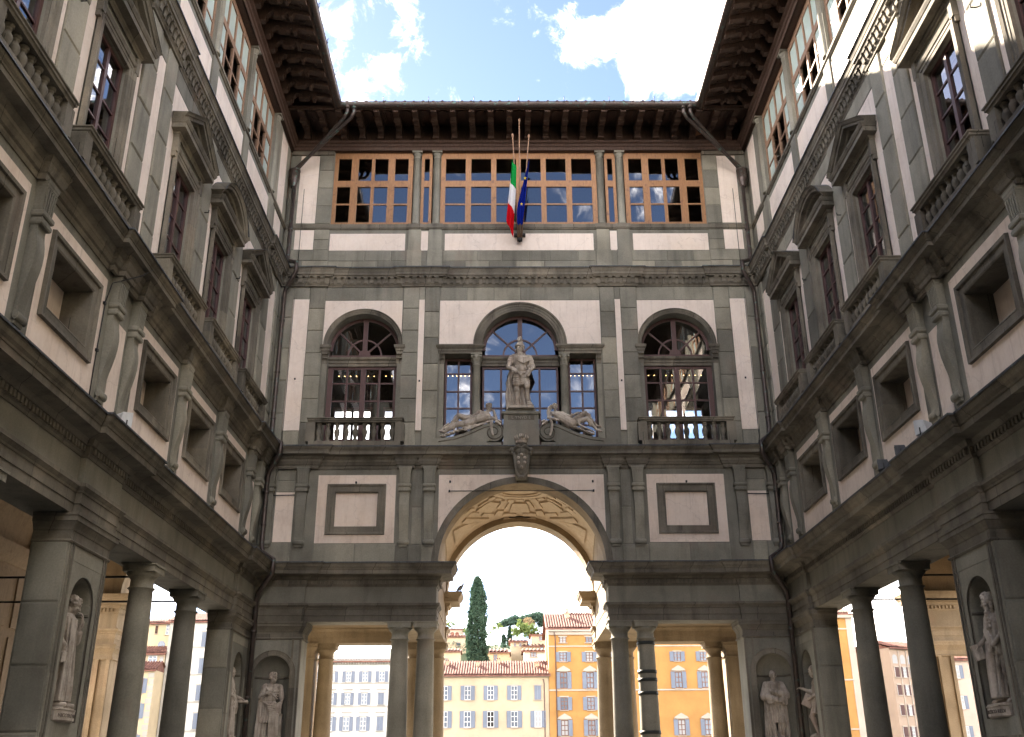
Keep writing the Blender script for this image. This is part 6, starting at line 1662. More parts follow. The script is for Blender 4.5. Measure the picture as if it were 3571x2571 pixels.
def far_window(h, x, z, w, ht, sash=WFR, shut=SHUT, state='open', head=None, glass=FGLASS, trim=TRIM, rng=rnd):
    """window of a far house, standing on the local front plane y=0"""
    wo = inst(SASH[sash.name], "window", h, (x, -.055, z), (w, 1, ht))
    g = glass if glass is not FGLASS else (CURT if rng.random() < .35 else FGLASS)
    pn = inst(fbox(g), "pane", wo, (0, .03, 0), (.96, .02, .97))
    if state == 'open':
        for q in (-1, 1): inst(SHM[shut.name], "shutter", wo, (q*(.5+.30), -.06, 0), (.58, 1, 1.03), (0, 0, q*rng.uniform(.0, .18)))
    elif state == 'closed':
        for q in (-1, 1): inst(SHM[shut.name], "shutter", wo, (q*.26, -.10, 0), (.5, 1, 1.0))
    inst(fbox(trim), "window_sill", wo, (0, -.10, -.55), (1.35 if state != 'open' else 1.2, .30, .06/ht*1.6))
    inst(fbox(trim), "window_head", wo, (0, -.05, .55), (1.3, .16, .18/ht))
    if head == 'ped': inst(PEDM, "window_pediment", wo, (0, -.05, .62), (1.05, 1, 1.7/ht))
    return wo
def tiles_roof(h, x0, x1, y0, z0, y1, z1, pitch=.42, name="roof"):
    """tiled slope: rows of half-round cover tiles, joined"""
    mb = MB(); mb.box(x0, x1, y0, y0+.25, z0-.28, z0-.06)
    mb.quad((x0, y0, z0), (x1, y0, z0), (x1, y1, z1), (x0, y1, z1))
    o = mb.build(name, FROOF, h)
    tb = MB(); n = int((x1-x0)/pitch)
    for i in range(n):
        x = x0+(i+.5)*pitch; r = pitch*.34
        vs = []
        for t in range(9):
            f = t/8; y = y0-.06+(y1-y0)*f; z = z0+(z1-z0)*f+rnd.uniform(0, .05)
            for a in (pi, 2*pi/3, pi/3, 0): vs.append((x+r*cos(a), y, z+.02+r*sin(a)))
        tb.add(vs, [(t*4+q, t*4+q+1, t*4+5+q, t*4+4+q) for t in range(8) for q in range(3)])
    tb.build("roof_tile_rows", FROOF, o, kind="stuff")
    return o
def chimney(roof, x, y, z, mat=CREAM, s=1.0):
    m = MB(); m.box(x-.35*s, x+.35*s, y-.35*s, y+.35*s, z-1.4, z+.9*s); m.box(x-.48*s, x+.48*s, y-.48*s, y+.48*s, z+.9*s, z+1.02*s)
    m.build("chimney", mat, roof)
    for q in (-1, 1):
        t = MB(); t.box(x+q*.2*s-.09, x+q*.2*s+.09, y-.3, y+.3, z+1.02*s, z+1.3*s); t.build("chimney", FROOF, roof)
def house(name, label, x0, x1, y, ze, mat, depth=11, ridge=2.4, cat="house", rot=0, zb=-1, group="houses across the river", tiles=True):
    h = empty(name, label, cat, (x0, y, 0), rot, group); W = x1-x0
    mb = MB(); mb.box(0, W, 0, depth, zb, ze); mb.build("wall", mat, h)
    r = tiles_roof(h, -.5, W+.3, -.8, ze+.06, depth/2, ze+ridge, .42 if tiles else .8)
    bk = MB(); bk.quad((-.5, depth/2, ze+ridge), (W+.3, depth/2, ze+ridge), (W+.3, depth+.6, ze), (-.5, depth+.6, ze))
    bk.poly([(0, 0, ze), (0, depth, ze), (0, depth/2, ze+ridge-.05)]); bk.poly([(W, 0, ze), (W, depth, ze), (W, depth/2, ze+ridge-.05)]); bk.build("roof_back", FROOF, h)
    return h, r, W
def band(h, W, z, mat=TRIM, ht=.22, n=.16):
    m = MB(); m.box(-.02, W+.02, -n, .0, z, z+ht); m.build("string_course", mat, h)
FAR = random.Random(5)
# cream palace
h, r, W = house("riverside_house", "cream riverside house with a dark red tiled roof, under the great arch", -14.2, 6.2, 165, 16.85, CREAM, 12, 2.7)
for i, x in enumerate((-10.3, -6.65, -3.02, .70, 4.42)):
    xx = x+14.2
    far_window(h, xx, 14.2, 1.02, 2.1, WFR, SHUT, 'closed' if i == 4 else 'open', None, FGLASS, TRIM, FAR)
    far_window(h, xx, 10.25, 1.1, 2.4, WFR, SHUT, 'open', None, DARK if i == 2 else FGLASS, TRIM, FAR); far_window(h, xx, 6.2, 1.1, 2.4, WFR, SHUT, 'open', None, FGLASS, TRIM, FAR)
    far_window(h, xx, 2.4, 1.1, 2.4, WFR, SHUT, 'open', None, FGLASS, TRIM, FAR)
m = MB(); m.box(0, W, -.5, 0, 16.55, 16.8); m.build("eave_cornice", TRIM, h)
for x, y in ((9.0, 3.5), (18.6, 3.0), (4.0, 4.2), (12.4, 5)): chimney(r, x, y, 16.9+2.7*y/6.4, CREAM, .8)
MB().tube([(W-.9, -.1, 16.3), (W-.75, -.1, 15.6), (W-.7, -.1, 0)], .07, 6).build("rain_pipe", SHUTB, h)
MB().box(8.2, 9.3, 2.3, 3.0, 18.15, 18.23).build("skylight", CURT, h)
# orange palace
h, r, W = house("riverside_palace", "tall orange riverside palace with pedimented windows and grey shutters, in the arch", 6.25, 37.0, 164.7, 24.0, ORANGE, 14, 3.4)
for i, x in enumerate((8.55, 12.75, 17.3, 22.0, 26.8, 31.0, 35.2)):
    xx = x-6.25
    far_window(h, xx, 22.25, 1.1, .95, WFRB, SHUT, 'none', None, FGLASS, TRIM, FAR)
    far_window(h, xx, 19.6, 1.1, 1.45, WFRB, SHUT, 'open', None, FGLASS, TRIM, FAR)
    far_window(h, xx, 16.0, 1.12, 2.45, WFRB, SHUT, 'open', 'ped', FGLASS, TRIM, FAR)
    if i < 2: far_window(h, xx, 12.5, 1.12, 1.9, WFRB, SHUT, 'open', None, FGLASS, TRIM, FAR)
    far_window(h, xx, 8.9, 1.12, 2.3, WFRB, SHUT, 'open', 'ped', FGLASS, TRIM, FAR); far_window(h, xx, 4.2, 1.12, 2.4, WFRB, SHUT, 'open', None, FGLASS, TRIM, FAR)
band(h, W, 14.4); band(h, W, 21.15, TRIM, .18); band(h, W, 7.0)
m = MB(); m.box(-.1, W+.1, -.75, 0, 23.5, 23.95); m.box(-.05, W+.05, -.35, 0, 23.0, 23.5); m.build("eave_cornice", TRIM, h)
MB().tube([(.9, -.6, 23.4), (1.1, -.2, 22.4), (1.15, -.12, 0)], .08, 6).build("rain_pipe", SHUTB, h)
chimney(r, 3.4, 4.5, 26.2, CREAM, .9)
# attic storey house on the orange roof
h, r, W = house("roof_house", "small pink attic house with chimney standing behind the orange palace roof", 9.6, 14.2, 172, 27.3, PINK, 6, .7, zb=20)
far_window(h, 3.6, 26.3, .8, .8, WFR, SHUT, 'none', None, FGLASS, TRIM, FAR); chimney(r, .3, 1.0, 27.6, PINK, .8)
# white palace
h, r, W = house("riverside_palace", "white riverside palace with grey shutters and bracketed cornice, left of the paired columns", -35.5, -18.6, 165, 19.1, OFFW, 13, 1.2)
for i in range(6):
    xx = -20.3-2.64*i+35.5
    far_window(h, xx, 16.75, .9, 1.6, WFR, SHUT, 'open', None, FGLASS, TRIM, FAR); far_window(h, xx, 13.4, .9, 1.75, WFR, SHUT, 'closed' if i == 0 else 'open', None, FGLASS, GREYT, FAR)
    far_window(h, xx, 9.7, .98, 2.05, WFR, SHUT, 'closed' if i == 0 else 'open', None, FGLASS, GREYT, FAR); far_window(h, xx, 5.6, .98, 2.1, WFR, SHUT, 'open', None, FGLASS, GREYT, FAR)
    b = MB(); b.box(xx-.75, xx+.75, -.28, .0, 14.75, 14.9); b.box(xx-.75, xx+.75, -.28, 0, 11.3, 11.45); b.build("hood", GREYT, h)
band(h, W, 15.65, GREYT); band(h, W, 12.15, GREYT); band(h, W, 7.6, GREYT)
m = MB(); m.box(-.1, W+.1, -.7, 0, 18.95, 19.25)
m.build("eave_cornice", OFFW, h)
m = MB()
for k in range(40): m.box(k*.425, k*.425+.2, -.6, 0, 18.62, 18.94)
m.build("cornice_bracket_row", GREYT, h, kind="stuff")
m = MB(); m.box(0, W, -.35, .1, 19.3, 20.1); m.build("parapet", OFFW, h)
m = MB(); m.box(3.4, 4.2, -.06, 0, 0, 18.6); m.build("pilaster", GREYT, h)
# left group seen between the columns of the left arcade
h, r, W = house("riverside_palace", "white palace with grey corner stones, seen between the left arcade columns", -54.9, -37.5, 165, 25.4, OFFW, 12, 2.2)
for xx in (5.9, 9.8, 13.7):
    for z in (22.6, 18.5, 14.4, 10.2, 6): far_window(h, xx, z, 1.0, 2.3, WFR, SHUT, 'closed', None, FGLASS, GREYT, FAR)
for z in (21.3, 17.1, 12.9, 8.6): band(h, W, z, GREYT, .25)
m = MB(); m.box(0, .95, -.05, 0, 0, 25.3); m.build("pilaster", GREYT, h)
for k in range(26): inst(fbox(GREYT), "quoin", h, (1.05+.12*(k % 2), -.03, .6+k*.95), (.5+.25*(k % 2), .1, .8))
h, r, W = house("hill_house", "ochre house with a round window and blue panes, beside the left white palace", -60.5, -55.1, 168, 25.6, YELL, 8, 1.2)
far_window(h, 4.5, 24.6, .9, 1.6, WFR, SHUT, 'none', None, FGLASS, TRIM, FAR); far_window(h, 2.5, 24.6, .4, 1.3, WFRB, SHUT, 'none', None, DARK, TRIM, FAR)
m = MB(); m.add([(3.6+.6*cos(2*pi*i/16), -.03, 22.2+.6*sin(2*pi*i/16)) for i in range(16)], [tuple(range(16))]); m.build("round_window", FGLASS, h)
h, r, W = house("hill_house", "low yellow house under a tiled roof, lowest beside the left columns", -60.5, -55.0, 161, 17.5, YELL, 5, 1.5)
for z in (15.2, 11.5, 7): far_window(h, 3.4, z, 1.0, 2.1, WFRB, SHUT, 'open', None, FGLASS, GREYT, FAR)
for k in range(18): inst(fbox(GREYT), "quoin", h, (W-.4-.12*(k % 2), -.03, .6+k*.95), (.7+.25*(k % 2), .1, .75))
h, r, W = house("hill_house", "small cream house with three panes between two tiled roofs by the left columns", -60.0, -55.1, 165, 20.4, CREAM, 5, 1.4)
far_window(h, 3.0, 19.4, 1.4, 1.5, WFR, SHUT, 'none', None, FGLASS, TRIM, FAR); far_window(h, 4.4, 19.3, .5, 1.2, WFR, SHUT, 'none', None, FGLASS, TRIM, FAR)
# right group
h, r, W = house("riverside_palace", "orange palace corner with white edge stones, behind the right arcade columns", 44.0, 55.6, 165, 26.2, ORANGE, 10, 1.6)
band(h, W, 23.7, TRIM); band(h, W, 15.8, TRIM); band(h, W, 8.4, TRIM)
m = MB(); m.box(W-1.0, W+.02, -.1, 0, 0, 25.5); m.build("pilaster", TRIM, h); m = MB(); m.box(0, W+.3, -.7, 0, 25.5, 26.1); m.build("eave_cornice", TRIM, h)
h, r, W = house("riverside_house", "tan house with brown shutters, turned sideways between the right arcade columns", 60.3, 72.0, 163, 20.6, TAN, 9, 1.6, rot=.42)
for i, xx in enumerate((.9, 2.5, 4.1, 6.2)):
    for z in (16.9, 14.2, 11.2, 8.0, 4.6): far_window(h, xx, z, .75, 1.5, WFR, SHUTB, 'open' if i % 2 else 'closed', None, CURT, TRIM, FAR)
    m = MB(); m.add([(xx+.5*cos(pi*k/8), -.03, 19.1+.5*sin(pi*k/8)) for k in range(9)]+[(xx-.5, -.03, 18.2), (xx+.5, -.03, 18.2)], [(0, 1, 2, 3, 4, 5, 6, 7, 8, 9, 10)]); m.build("arched_window", CURT, h)
MB().tube([(1.7, -.1, 20.2), (1.7, -.1, 0)], .1, 6).build("rain_pipe", TRIM, h); MB().tube([(3.3, -.1, 20.2), (3.3, -.1, 0)], .1, 6).build("rain_pipe", TRIM, h)
h, r, W = house("riverside_house", "pink house with red roof, right of the right river pier", 71.0, 86.0, 168, 19.2, PINK, 9, 2.2)
for i in range(4):
    for z in (17.3, 12.6, 8.0): far_window(h, 1.6+3.4*i, z, 1.0, 2.0, WFR, SHUT, 'open', None, FGLASS, TRIM, FAR)
# houses up the hill
def hill_house(label, x0, x1, y, zt, mat, zb, ridge=.9, wins=(), depth=7):
    h, r, W = house("hill_house", label, x0, x1, y, zt, mat, depth, ridge, zb=zb, tiles=False)
    for x, z, w, ht in wins: far_window(h, x-x0, z, w, ht, WFRB, SHUT, 'none', None, FGLASS, TRIM, FAR)
    return h, r
hill_house("pale pink house highest on the slope left of the cypress", -19.5, -13.2, 300, 42.4, PINK, 33, .5, ((-16.9, 41.0, .5, .7),))
hill_house("long cream house with two dishes left of the cypress", -22.0, -11.9, 290, 38.9, CREAM, 30, .9, ((-14.0, 36.9, 1.1, .9),))
hill_house("gabled cream house low on the slope left of the cypress", -19.0, -12.2, 260, 31.4, CREAM, 22, 1.0, ((-15.6, 29.2, .8, 1.2),))
hill_house("yellow house with tiled roof right of the cypress", -4.6, .2, 220, 26.6, YELL, 15, 1.0, ((-2.85, 25.5, .8, 1.4),))
hill_house("pale house with terrace in front of the small cypress", .5, 4.1, 226, 29.6, CREAM, 17, .8, ((1.4, 28.9, .5, .7), (2.6, 28.9, .5, .7)))
hill_house("grey walled house with glass doors left of the orange palace", 3.2, 8.3, 216, 26.4, OFFW, 15, .7, ((5.2, 25.7, 1.3, 1.0),))
hill_house("cream terrace house touching the orange palace corner", 3.5, 8.2, 224, 28.4, CREAM, 16, .4, ((7.2, 28.0, .8, 1.2),))
hill_house("cream tower house behind the orange palace edge", 5.2, 9.0, 232, 31.8, CREAM, 17, .4, ((7.3, 31.0, .7, .9),))
hill_house("wide low house with brown roof right of the cypress foot", -4.0, 2.4, 236, 27.7, PINK, 18, 1.1, ((-3.3, 27.0, .7, .8),))
hill_house("ochre house just above the white palace roof", -27.5, -21.5, 178, 20.6, YELL, 10, .9, ((-26.3, 20.0, .6, .9), (-23.0, 20.0, .6, .9)))
hill_house("pink house with terracotta roof above the white palace", -33.5, -28.2, 180, 20.4, PINK, 10, 1.0, ((-31.0, 20.0, .7, .8),))
for x, z in ((-15.7, 39.6), (-14.4, 39.6)):
    d = empty("satellite_dish", "%s reddish dish on the long cream hill house" % ("left" if x < -15 else "right"), "satellite dish", (x, 289.3, z), 0, "dishes on the hill house")
    MB().lathe([(.02, 0), (.35, .05), (.55, .16)], seg=14, caps=False).build("dish", FROOF, d).rotation_euler = (pi/2, 0, 0); MB().tube([(0, .2, -.9), (0, .1, 0)], .05, 5).build("mast", IRON, d)

# trees ------------------------------------------------------------------
def leaf_mat(name, a, b, c):
    m, nt, out = new_mat(name); N = NT(nt)
    base = N.ramp(N.noise(1.1, detail=4, rough=.7), [(.3, a), (.5, b), (.72, c)])
    d = N.n('ShaderNodeBsdfDiffuse'); N.l(base, d.inputs[0]); t = N.n('ShaderNodeBsdfTranslucent'); N.l(base, t.inputs[0])
    mx = N.n('ShaderNodeMixShader'); mx.inputs[0].default_value = .3; N.l(d.outputs[0], mx.inputs[1]); N.l(t.outputs[0], mx.inputs[2]); N.l(mx.outputs[0], out.inputs[0]); return m
CYP = leaf_mat("cypress_leaf", (.030, .060, .040), (.055, .098, .066), (.085, .135, .092)); PINEL = leaf_mat("pine_leaf", (.045, .085, .07), (.07, .12, .09), (.10, .155, .11))  # greens lightened in colour to stand for haze over the far bank
LIGHT = leaf_mat("young_leaf", (.11, .16, .05), (.17, .23, .08), (.24, .29, .12)); BROWNL = leaf_mat("dry_leaf", (.22, .16, .09), (.30, .23, .14), (.36, .29, .19)); BARK = flat_mat("bark", (.13, .10, .075))
def leaves(mb, c, r, rz, n, size, rng, shell=.5):
    for _ in range(n):
        t = rng.uniform(0, 2*pi); u = rng.uniform(-1, 1); q = (shell+(1-shell)*rng.random())
        h = sqrt(1-u*u); p = Vector((c[0]+r*q*h*cos(t), c[1]+r*q*h*sin(t), c[2]+rz*q*u))
        a = Vector((rng.gauss(0, 1), rng.gauss(0, 1), rng.gauss(0, 1))).normalized(); b = a.orthogonal().normalized(); k = size*rng.uniform(.6, 1.3)
        mb.add([p-a*k, p+b*k*.6, p+a*k, p-b*k*.6], [(0, 1, 2, 3)])
def cypress(label, x, y, zb, zt, rad, n, clump, seed, group=None):
    rng = random.Random(seed); t = empty("cypress_tree", label, "tree", (x, y, zb), 0, group)
    H = zt-zb; mb = MB()
    def R(f): return rad*(min(1, f/.10)**.5 if f < .1 else (1-.50*((f-.1)/.9)**1.25) if f < .9 else (1-.50*((f-.1)/.9)**1.25)*sqrt(max(0.02, (1-f)/.1)))
    for _ in range(n):
        f = rng.random()**.9; a = rng.uniform(0, 2*pi); q = rng.uniform(.55, 1.0)*(1+.13*sin(3*a+f*17)+.07*sin(7*a-f*31)); r = R(f)*q
        c = (r*cos(a), r*sin(a), f*H); s_ = clump*(1.05-.4*f)
        if f > .38 and f < .95 and sin(4*a+f*46)*sin(3*a-f*29+1) > .62: continue
        leaves(mb, c, s_*.75, s_*1.25, 13, .26*clump+.07, rng, .15)
    mb.build("crown", CYP, t)
    tk = MB(); tk.tube([(0, 0, -2), (0, 0, H*.5), (0, 0, H*.93)], [.4*rad/2.3, .3*rad/2.3, .05], 8)
    for k in range(16):
        a = k*2.4; f = .1+.05*k; tk.tube([(0, 0, f*H), (R(f)*.45*cos(a), R(f)*.45*sin(a), f*H+H*.06)], .08, 5, .03)
    tk.build("trunk", BARK, t); return t
cypress("tall dark cypress rising above the cream house in the arch", -5.9, 190, 8, 36.9, 2.45, 2900, .62, 3)
cypress("small dark cypress on the hill under the umbrella pines", .55, 300, 33, 43.0, 1.0, 600, .5, 4, "small hill cypresses")
cypress("shorter dark cypress just left of the small hill cypress", -1.2, 296, 32, 40.2, 1.0, 520, .5, 6, "small hill cypresses")
def crown_tree(name, label, x, y, zb, blobs, mat, n, size, seed, trunk=.3, group=None, shell=.45):
    rng = random.Random(seed); t = empty(name, label, "tree", (x, y, zb), 0, group); mb = MB(); tk = MB()
    zmin = min(b[2]-b[4] for b in blobs)
    tk.tube([(0, 0, -3), (.1, 0, (zmin-zb)*.5), (blobs[0][0]*.2, 0, zmin-zb+.3)], [trunk, trunk*.8, trunk*.6], 7)
    for bx, by, bz, br, bh in blobs:
        tk.tube([(.1, 0, (zmin-zb)*.75), (bx*.6, by*.6, (zmin+bz)/2-zb), (bx, by, bz-zb)], trunk*.4, 5, trunk*.12)
        for k in range(int(n*br*br)):
            a = rng.uniform(0, 2*pi); u = rng.uniform(-.8, 1); q = rng.uniform(.4, 1)*(1+.15*sin(3*a)); h = sqrt(max(0, 1-u*u))
            leaves(mb, (bx+br*q*h*cos(a), by+br*q*h*sin(a), bz-zb+bh*u*q), br*.22+.15, br*.14+.12, 9, size*1.45, rng, .1)
    mb.build("crown", mat, t); tk.build("trunk", BARK, t); return t
crown_tree("umbrella_pine", "left umbrella pine with the lower flat crown on the hilltop", 1.6, 300, 36, [(-1.6, 0, 44.2, 2.2, 1.1), (.6, .5, 44.8, 2.4, 1.4), (-3.4, 0, 43.6, 1.5, .8)], PINEL, 34, .24, 8, .22, "umbrella pines")
crown_tree("umbrella_pine", "right umbrella pine with the broad high crown on the hilltop", 8.6, 302, 36, [(-2.6, 0, 45.4, 2.6, 1.5), (.2, 0, 45.8, 2.8, 1.6), (2.2, .5, 44.6, 2.0, 1.9), (-4.6, .4, 44.8, 1.9, 1.4), (3.1, 0, 43.2, 1.0, 2.0)], PINEL, 34, .24, 9, .26, "umbrella pines")
crown_tree("leafy_tree", "fresh light green tree in front of the umbrella pines", 3.4, 288, 32, [(0, 0, 41.0, 1.6, 2.2), (-1, 0, 39.6, 1.4, 1.5), (1.6, .3, 40.6, 1.5, 2.0)], LIGHT, 26, .19, 10, .14, "light green hill trees")
crown_tree("leafy_tree", "light green tree close to the orange palace roof", 6.4, 286, 32, [(0, 0, 40.2, 1.6, 2.0), (-.9, .2, 39.0, 1.3, 1.5), (1.4, 0, 39.4, 1.4, 1.6)], LIGHT, 26, .19, 12, .14, "light green hill trees")
crown_tree("dry_tree", "pale brown tree in front of the right umbrella pine", 5.6, 292, 34, [(0, 0, 43.2, 1.5, 1.6), (1.3, 0, 42.8, 1.2, 1.2), (-.8, .2, 42.2, 1.1, 1.2)], BROWNL, 20, .15, 13, .12)
crown_tree("leafy_tree", "thin leafed tree just right of the tall cypress", -3.6, 280, 30, [(0, 0, 39.6, 1.5, 1.6), (1.2, 0, 40.6, 1.0, 1.0), (-.8, .2, 38.4, 1.1, 1.0)], LIGHT, 11, .15, 14, .12, "light green hill trees")
crown_tree("leafy_tree", "pale tree at the far left edge of the hill view", -17.6, 306, 36, [(-1, 0, 45.0, 1.5, 1.3), (.6, 0, 44.4, 1.2, 1.1)], LIGHT, 12, .16, 15, .14)
crown_tree("leafy_tree", "yellow green tree between the hill houses and the cypress", -11.6, 298, 34, [(0, 0, 41.2, 1.2, 1.3), (-1.0, 0, 41.8, .9, 1.0)], LIGHT, 26, .17, 16, .14)
crown_tree("leafy_tree", "green tree above the lane between the right arcade columns", 60.0, 190, 10, [(0, 0, 24.0, 2.0, 2.0), (1.6, 0, 22.6, 1.8, 1.8), (-1.2, 0, 22.4, 1.7, 1.8)], LIGHT, 20, .25, 17, .2)
hb = MB(); rng = random.Random(21)
for k in range(340):
    x = rng.uniform(-22, 9); leaves(hb, (x, 292+rng.uniform(-4, 4), 35.6+rng.uniform(-1.4, 1.6)), .8, .6, 10, .2, rng, .2)
o = hb.build("hill_scrub", PINEL); o['kind'] = 'stuff'
# ------------------------------------------------------------------ drainpipes in the two corners
for q in (-1, 1):
    d = empty("drainpipe", "copper drainpipe in the %s courtyard corner, fed by two slanting pipes" % ("left" if q < 0 else "right"), "drainpipe", (q*9.45, 35.75, 0), 0, "copper drainpipes")
    L = lambda x, y, z: (x-q*9.45, y-35.75, z)
    m = MB(); m.lathe([(.10, 24.55), (.12, 24.6), (.12, 24.7), (.20, 24.95), (.20, 25.0), (.22, 25.02), (.22, 25.35), (.24, 25.36), (.24, 25.42), (.20, 25.42)], seg=16); m.build("hopper", COPPER, d)
    for gx, gy, ex in ((q*7.05, 33.80, .10), (q*6.78, 33.83, -.12)):
        f = MB()
        pts = [L(gx, gy, 27.30), L(gx, gy, 26.95), L(gx+q*.12, gy+.10, 26.75), L(q*9.38, 35.70+ex*.6, 25.45), L(q*9.44, 35.75+ex*.5, 25.3)]
        f.tube(pts, .075, 10); f.lathe([(.11, 27.1), (.12, 27.2), (.16, 27.34)], cx=pts[0][0], cy=pts[0][1], seg=10); f.build("feed_pipe", COPPER, d)
    m = MB(); x, y = 0, 0
    pts = [(0, 0, 24.6), (0, 0, 21.25), (-q*.05, -.05, 21.05), (-q*.48, -.48, 20.75), (-q*.50, -.50, 20.35), (-q*.05, -.06, 19.75), (0, 0, 19.6), (0, 0, 13.8), (-q*.05, -.05, 13.55), (-q*.50, -.50, 13.15), (-q*.50, -.50, 12.75),
           (-q*.05, -.06, 12.2), (0, 0, 12.0), (0, 0, 9.5), (-q*.06, -.06, 9.2), (-q*.62, -.62, 8.8), (-q*.62, -.62, 8.35), (-q*.06, -.08, 7.75), (0, 0, 7.5), (0, 0, 0)]
    pts = [(a-q*.04, b-.04, c) for a, b, c in pts]
    m.tube(pts, .085, 12); m.build("pipe", COPPER, d)
    for z in (22.5, 18.4, 16.2, 14.3, 11.4, 10.2, 6.4, 4.2, 2.2): MB().lathe([(.085, z-.05), (.105, z-.04), (.105, z+.04), (.085, z+.05)], cx=-q*.04, cy=-.04, seg=12, caps=False).build("pipe_joint", COPPER, d)
    m = MB(); m.tube([(q*-.42, .16, 24.6), (q*-.42, .16, 21.0)], .012, 5); m.tube([(q*-.40, .16, 19.5), (q*-.40, .16, 13.6), (q*-.55, -.2, 13.2)], .012, 5)
    m.build("lightning_cable", IRON, d, kind="stuff")
# ------------------------------------------------------------------ flags over the centre window
def flagpole(tip, base, label):
    e = empty("flagpole", label, "flagpole", base, 0, "flagpoles on the attic sill"); b, t = Vector(base), Vector(tip); d = t-b
    m = MB(); m.tube([(0, 0, 0), d*.5, d], [.032, .030, .022], 10); m.build("pole", LINE, e)
    m = MB(); m.tube([d*.0, d*.04], .042, 10); m.build("socket", IRON, e)
    u = d.normalized(); m = MB(); m.tube([d, d+u*.06, d+u*.10, d+u*.14, d+u*.20, d+u*.26, d+u*.30], [.025, .035, .025, .035, .055, .045, .01], 10); m.build("finial", LINE, e)
    return b, d
FY = 35.9
flagpole((-.25, 34.65, 26.15), (-.04, FY, 22.05), "left leaning pole carrying the green white and red flag")
flagpole((.02, 34.45, 26.75), (.02, FY, 22.02), "tallest bare flagpole, in the middle of the three")
flagpole((.40, 34.65, 26.10), (.08, FY, 22.05), "right leaning pole carrying the blue flag with stars")
m = MB(); m.box(-.22, .26, FY-.04, FY+.20, 22.35, 22.42); fb = m.build("flag_bracket", IRON); tag(fb, "dark iron bracket clasping the three flagpoles together", "bracket")
def cloth_mat(name, c, rough=.7):
    m, nt, out = new_mat(name); N = NT(nt)
    dd = N.n('ShaderNodeBsdfDiffuse'); base = N.mix(N.maprange(N.noise(9, detail=3), .3, .7, 0, .3), c, sc(c, .75)); N.l(base, dd.inputs[0]); t = N.n('ShaderNodeBsdfTranslucent'); N.l(base, t.inputs[0])
    mx = N.n('ShaderNodeMixShader'); mx.inputs[0].default_value = .3; N.l(dd.outputs[0], mx.inputs[1]); N.l(t.outputs[0], mx.inputs[2]); N.l(mx.outputs[0], out.inputs[0]); return m
FG = cloth_mat("flag_green", (.0, .30, .06)); FW = cloth_mat("flag_white", (.80, .80, .82)); FR = cloth_mat("flag_red", (.62, .012, .02)); FB = cloth_mat("flag_blue", (.008, .022, .27)); FS = cloth_mat("flag_gold", (.80, .60, .03))
# Italian tricolour, hanging in gathered folds from the pole
def hung(name, stripes, label, top, fold, L, wid, sgn):
    e = empty(name, label, "flag", top, 0, "hanging flags")
    NU, NV = 30, 40
    def pt(u, v):       # v down the hoist, u out to the fly (gathered so it hangs)
        lean = Vector((.105*sgn*0, 0, 0))
        sp = wid*(.25+.9*min(1, v*1.4))*(1-.18*max(0, v-.8)*5*.2)
        x = sgn*(.0)+(-.02-sp*u)+.10*v*(1 if sgn < 0 else -1)*0
        y = -.10*sin(u*9+v*2.0)*(.3+.7*min(1, v*1.6))-.12*u
        z = -L*v-u*fold*(.35+.65*(1-v*.55))
        x += .035*sin(u*13+v*5)
        return (x, y, z)
    return e, pt, NU, NV
e, pt, NU, NV = hung("italian_flag", 3, "green, white and red flag hanging in folds from the left pole", (-.215, 34.86, 25.45), 1.15, 2.35, .34, -1)
for i, (mat, nm) in enumerate(((FG, "green_stripe"), (FW, "white_stripe"), (FR, "red_stripe"))):
    mb = MB(); vs = []; a, b = i/3, (i+1)/3; n = 12
    for j in range(NV+1):
        for k in range(n+1):
            u = a+(b-a)*k/n; v = j/NV
            # hoist runs along the pole; bands stack downwards because the cloth collapses
            w = .05+.36*min(1, (v*1.1+u*.55))*(1-.25*(v > .92))
            s_ = (v-.5)*w
            x = s_*.95-.05-.13*u+.02*sin(7*v+5*u); y = -.07*sin(v*11+u*3)*(.4+.6*u)+.16*v-.10
            z = -.06-u*3.0-v*1.0*(.35+.4*u)
            vs.append((x, y, z))
    mb.add(vs, [(j*(n+1)+k, j*(n+1)+k+1, (j+1)*(n+1)+k+1, (j+1)*(n+1)+k) for j in range(NV) for k in range(n)], True)
    mb.build(nm, mat, e)
e = empty("european_flag", "deep blue flag with gold stars gathered against the right pole", "flag", (.36, 34.80, 25.35), 0, "hanging flags")
mb = MB(); vs = []; n = 26
for j in range(31):
    for k in range(n+1):
        u, v = k/n, j/30; w = .06+.19*min(1, v*1.5)-.05*max(0, v-.8)*5
        vs.append((-.30*v+.03-w*u*1.2+.05, -.06*sin(u*12+v*2)+.30*v, -v*2.95-.25*u*(1-v)))
mb.add(vs, [(j*(n+1)+k, j*(n+1)+k+1, (j+1)*(n+1)+k+1, (j+1)*(n+1)+k) for j in range(30) for k in range(n)], True); mb.build("blue_cloth", FB, e)
for x, y, z, r in ((-.12, -.10, -1.02, .085), (-.27, .05, -2.15, .08)):
    sb = MB(); sb.add([(x+r*(1 if i % 2 == 0 else .42)*sin(pi*i/5)*.75, y, z+r*(1 if i % 2 == 0 else .42)*cos(pi*i/5)) for i in range(10)]+[(x, y-.012, z)], [(i, (i+1) % 10, 10) for i in range(10)]); sb.build("gold_star", FS, e)
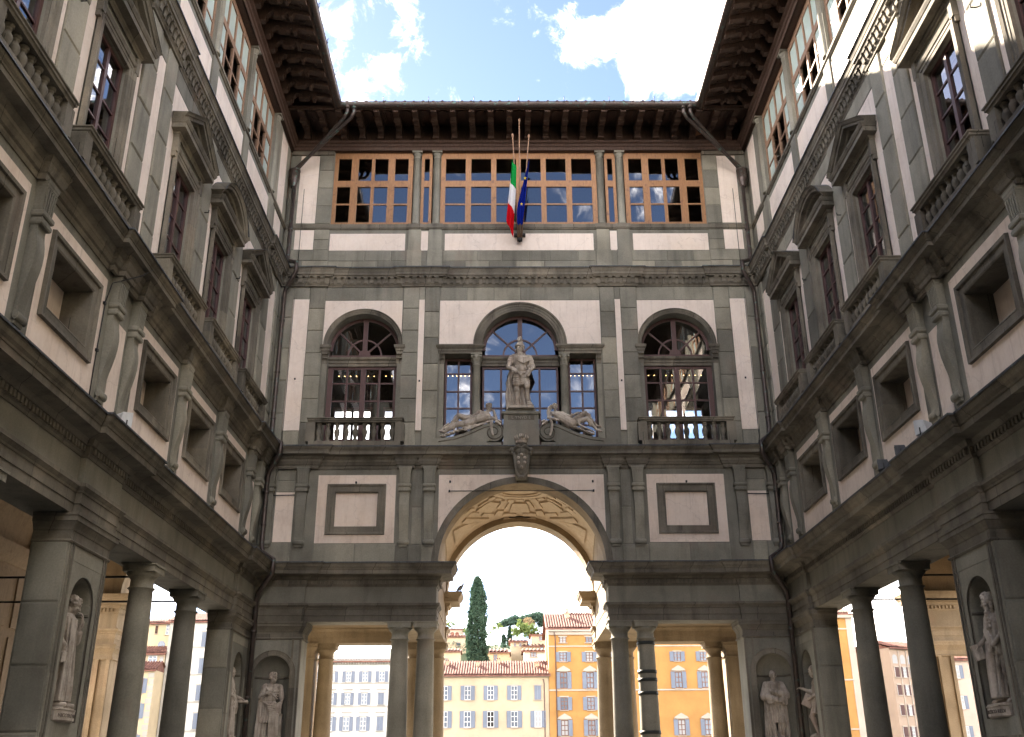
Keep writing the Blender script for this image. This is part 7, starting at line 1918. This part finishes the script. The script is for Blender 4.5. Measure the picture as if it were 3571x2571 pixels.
# ------------------------------------------------------------------ floodlights and birds
def flood(s_, sg, root, n, z, rz, label, white):
    e = empty("floodlight", label, "floodlight", root.matrix_world @ Vector((sg*s_, -n, z)), root.rotation_euler.z+rz, "floodlights on the lower cornice")
    mt = WHITEM if white else LEAD
    m = MB(); w = .19 if white else .18; h = .36 if white else .26
    P = [(-w, -.14, .10), (w, -.14, .10), (w, .16, .14), (-w, .16, .14), (-w, -.14, .10+h), (w, -.14, .10+h), (w, .10, .10+h*.9), (-w, .10, .10+h*.9)]
    m.add(P, [(0, 1, 2, 3), (4, 7, 6, 5), (0, 4, 5, 1), (1, 5, 6, 2), (2, 6, 7, 3), (3, 7, 4, 0)]); m.build("housing", mt, e)
    m = MB(); m.box(-w+.03, w-.03, -.15, -.141, .13, .07+h); m.build("lens", GLASS, e)
    m = MB(); m.tube([(-w-.02, 0, .25), (-w-.02, 0, .02), (w+.02, 0, .02), (w+.02, 0, .25)], .015, 5); m.build("bracket", IRON, e)
flood(21.15, 1, WL, .45, 8.80, .9, "white box floodlight on the left lower cornice", True)
flood(21.7, -1, WR, .50, 8.82, -.9, "white box floodlight on the right lower cornice", True)
flood(23.2, -1, WR, .48, 8.78, -.5, "grey floodlight next to the white one on the right cornice", False)
flood(24.4, -1, WR, .50, 8.78, -.4, "grey floodlight farthest from the white one on the right cornice", False)
def pigeon(loc, rz, label):
    s = Sculpt(); s.ell((0, 0, .16), .065, .12, .075, Matrix.Rotation(-.8, 3, 'X')); s.cap((0, -.07, .22), (0, -.10, .29), .045, .032); s.ell((0, -.115, .315), .033, .04, .034); s.cap((0, -.14, .31), (0, -.175, .30), .012, .006)
    s.cap((0, .07, .09), (0, .15, .0), .04, .028)
    for q in (-1, 1): s.ell((q*.06, .02, .155), .02, .12, .055, Matrix.Rotation(-.8, 3, 'X')); s.cap((q*.025, .0, .10), (q*.03, -.01, .0), .013, .012); s.cap((q*.03, -.01, .008), (q*.035, -.05, .008), .01, .009)
    o = s.build("pigeon", 1.15, .0075, loc, rz, 1, paint_mat("pigeon_grey", (.13, .14, .16), .5, .7)); tag(o, label, "pigeon"); return o
pigeon((-2.50, 42.0-.05, 8.80), 1.9, "grey pigeon perched on the inner cornice left of the arch")
